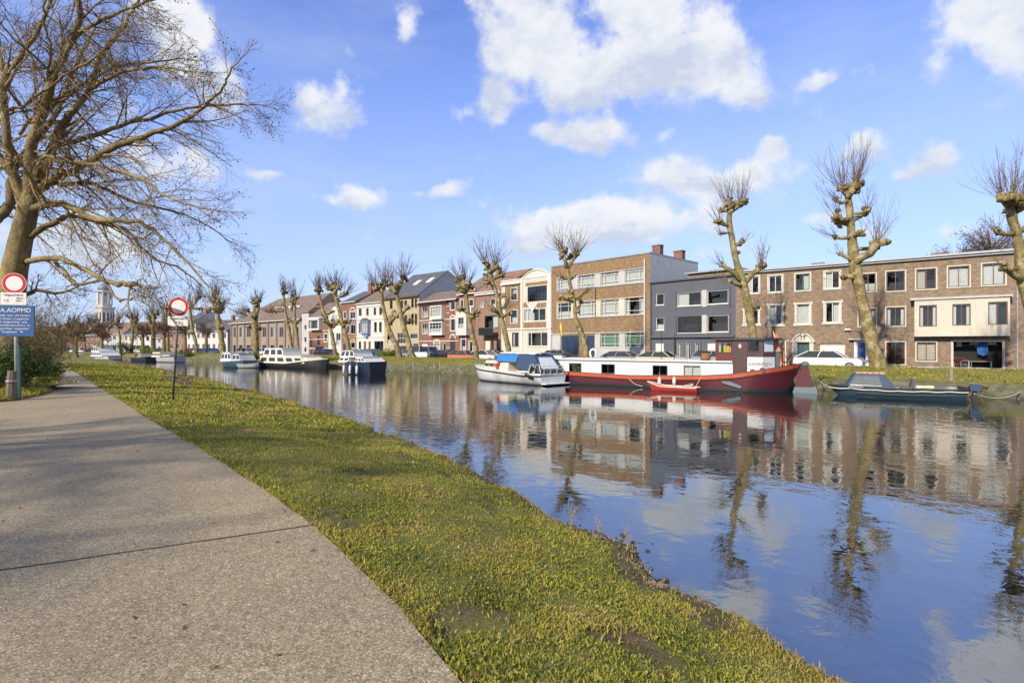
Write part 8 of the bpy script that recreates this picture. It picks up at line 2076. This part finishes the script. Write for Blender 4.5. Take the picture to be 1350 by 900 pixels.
q = quay_pt(1288,.1); shrub('quay_bush','dead brushwood at the water line behind the outboard engine', q, (.9,.5,.45), 500, 'leaf_dry', 40, .05).location.z = -1.0
q = quay_pt(1083,.3); shrub('quay_bush','green weeds on the quay beside the rudder of the red barge', q, (.8,.5,.5), 1400, 'leaf_lime', 20, .05).location.z = -.8
# bare trees behind the houses
def back_tree(label, px, d, topy, w_px, n=26):
    x = (px-CX)/FPX*d; root = empty('bare_tree', (x, d, STREET)); tag(root, label, 'tree'); H_ = zpx(topy, d)-STREET; mb = MB(); mb.tube([(0,0,0),(0,0,H_*.5),(.2,0,H_*.7)],[.4,.28,.14],8); mb.build('trunk', M['bigbark'], root)
    cr = MB(); tips = []
    for i in range(n):
        a = rnd.random()*6.28; z = H_*rnd.uniform(.45,.72); dr = Vector((math.cos(a)*.8, math.sin(a)*.8, rnd.uniform(.5,1.4))).normalized(); grow(cr, Vector((0,0,z)), dr, min(H_-z, w_px*d/FPX*.6)*rnd.uniform(.6,1.0), .09, 2, 4, .0, tips)
    cr.build('crown', M['shoot_dark'], root)
    V=[];F_=[]
    for t in tips:
        for _ in range(2):
            p = t+Vector((rnd.gauss(0,.12),rnd.gauss(0,.12),rnd.gauss(0,.12))); a=Vector((rnd.gauss(0,1),rnd.gauss(0,1),rnd.gauss(0,1))).normalized(); b=a.orthogonal(); s=.10; n_=len(V); V += [tuple(p-a*s),tuple(p-b*s*.5),tuple(p+a*s),tuple(p+b*s*.5)]; F_.append((n_,n_+1,n_+2,n_+3))
    np_mesh('dead_leaves', V, F_, M['leaf_dry'], root); return root
back_tree('bare tree with brown leaves behind the brick terrace, left one', 1258, 64, 292, 60, 44)
back_tree('bare tree with brown leaves behind the brick terrace, right one', 1304, 62, 268, 80, 60)
back_tree('bare tree crown behind the roofs left of the church tower', 116, 190, 409, 30, 20)
back_tree('bare tree behind the roof of the brown house by the right sign', 222, 180, 400, 30, 20)
back_tree('bare tree behind the tower stone houses, right of the tower', 182, 185, 419, 24, 16)
for lab, px, d_, ty, w_, n_ in (('bushy bare tree before the white riverboat roofline','134',100,432,26,14),('bare tree left of the church tower foot, before the terracotta roof','100',104,430,26,14),('bare tree before the modern white house','188',100,424,26,14),
    ('bare tree between the brown house and the right sign','216',98,420,28,14),('bare tree right of the right sign pole','244',98,414,30,16),('slender bare tree before the low white house','272',112,418,24,12),('bare tree at the far bend next to the thicket','80',108,428,28,14)):
    back_tree(lab, float(px), d_, ty, w_, n_)
# mooring posts in the quay
for px, lab in ((533,'mooring post in the grass bank, left one below the crossing planes'),(545,'mooring post in the quay directly below the crossing planes'),(573,'mooring post in the quay before the red banded house'),(580,'thin mooring post right of the one before the red banded house'),(1254,'grey wooden post on the grass behind the stern of the blue boat')):
    q = quay_pt(px, .05 if px < 1000 else .9); o = empty('mooring_post', (q[0], q[1], -1.2 if px < 1000 else -.6)); tag(o, lab, 'post', 'mooring posts on the far quay'); mb = MB(); h_ = 1.15 if px < 1000 else .95; mb.tube([(0,0,0),(.02,0,h_*.5),(0,.0,h_)],[.10,.095,.085],8,wob=.1); mb.build('stake', M['weathered_wood'], o); mb = MB(); mb.lathe([(.088,h_),(.06,h_+.03)],n=8); mb.build('cap', M['rust'], o)
o = empty('yellow_flag', (*quay_pt(740,6.3), STREET)); tag(o, 'furled yellow banner on a thin pole before the ochre building', 'flag'); d_ = quay_pt(740,6.3)[1]
mb = MB(); mb.tube([(.15,0,0),(-.1,0,zpx(425,d_)-STREET)],.025,6); mb.build('pole', M['steel'], o); mb = MB(); za,zb_=zpx(425,d_)-STREET,zpx(443,d_)-STREET; mb.tube([(-.1,-.02,za),(-.02,-.04,za*.6+zb_*.4),(.08,-.03,zb_)],[.03,.13,.05],6); mb.build('cloth', M['yellow'], o)
# mooring lines
def mline(Fr_px, a, b, lab, sag=.25):
    o = rope('mooring_line', [a, b], .022, sag); tag(o, lab, 'rope', 'mooring lines')
mline(0, ground_pt(1285,519,WZ+.55), Vector((*quay_pt(1345,.0), -.75)), 'mooring line from the stern of the blue boat to the quay on the right', .25)
mline(0, ground_pt(1094,509,WZ+.55), Vector((*quay_pt(1082,.1), -.6)), 'mooring line from the bow of the blue boat to the quay beside the rudder', .1)
# a second bare tree of the same park, standing left of the viewer: its branches shade the path
o2 = copy_tree(bt); o2.location = (-20, -3.5, 0); o2.rotation_euler = (0, 0, R(-15)); o2['label'] = 'big bare tree left of the viewer, casting branch shadows on the path'
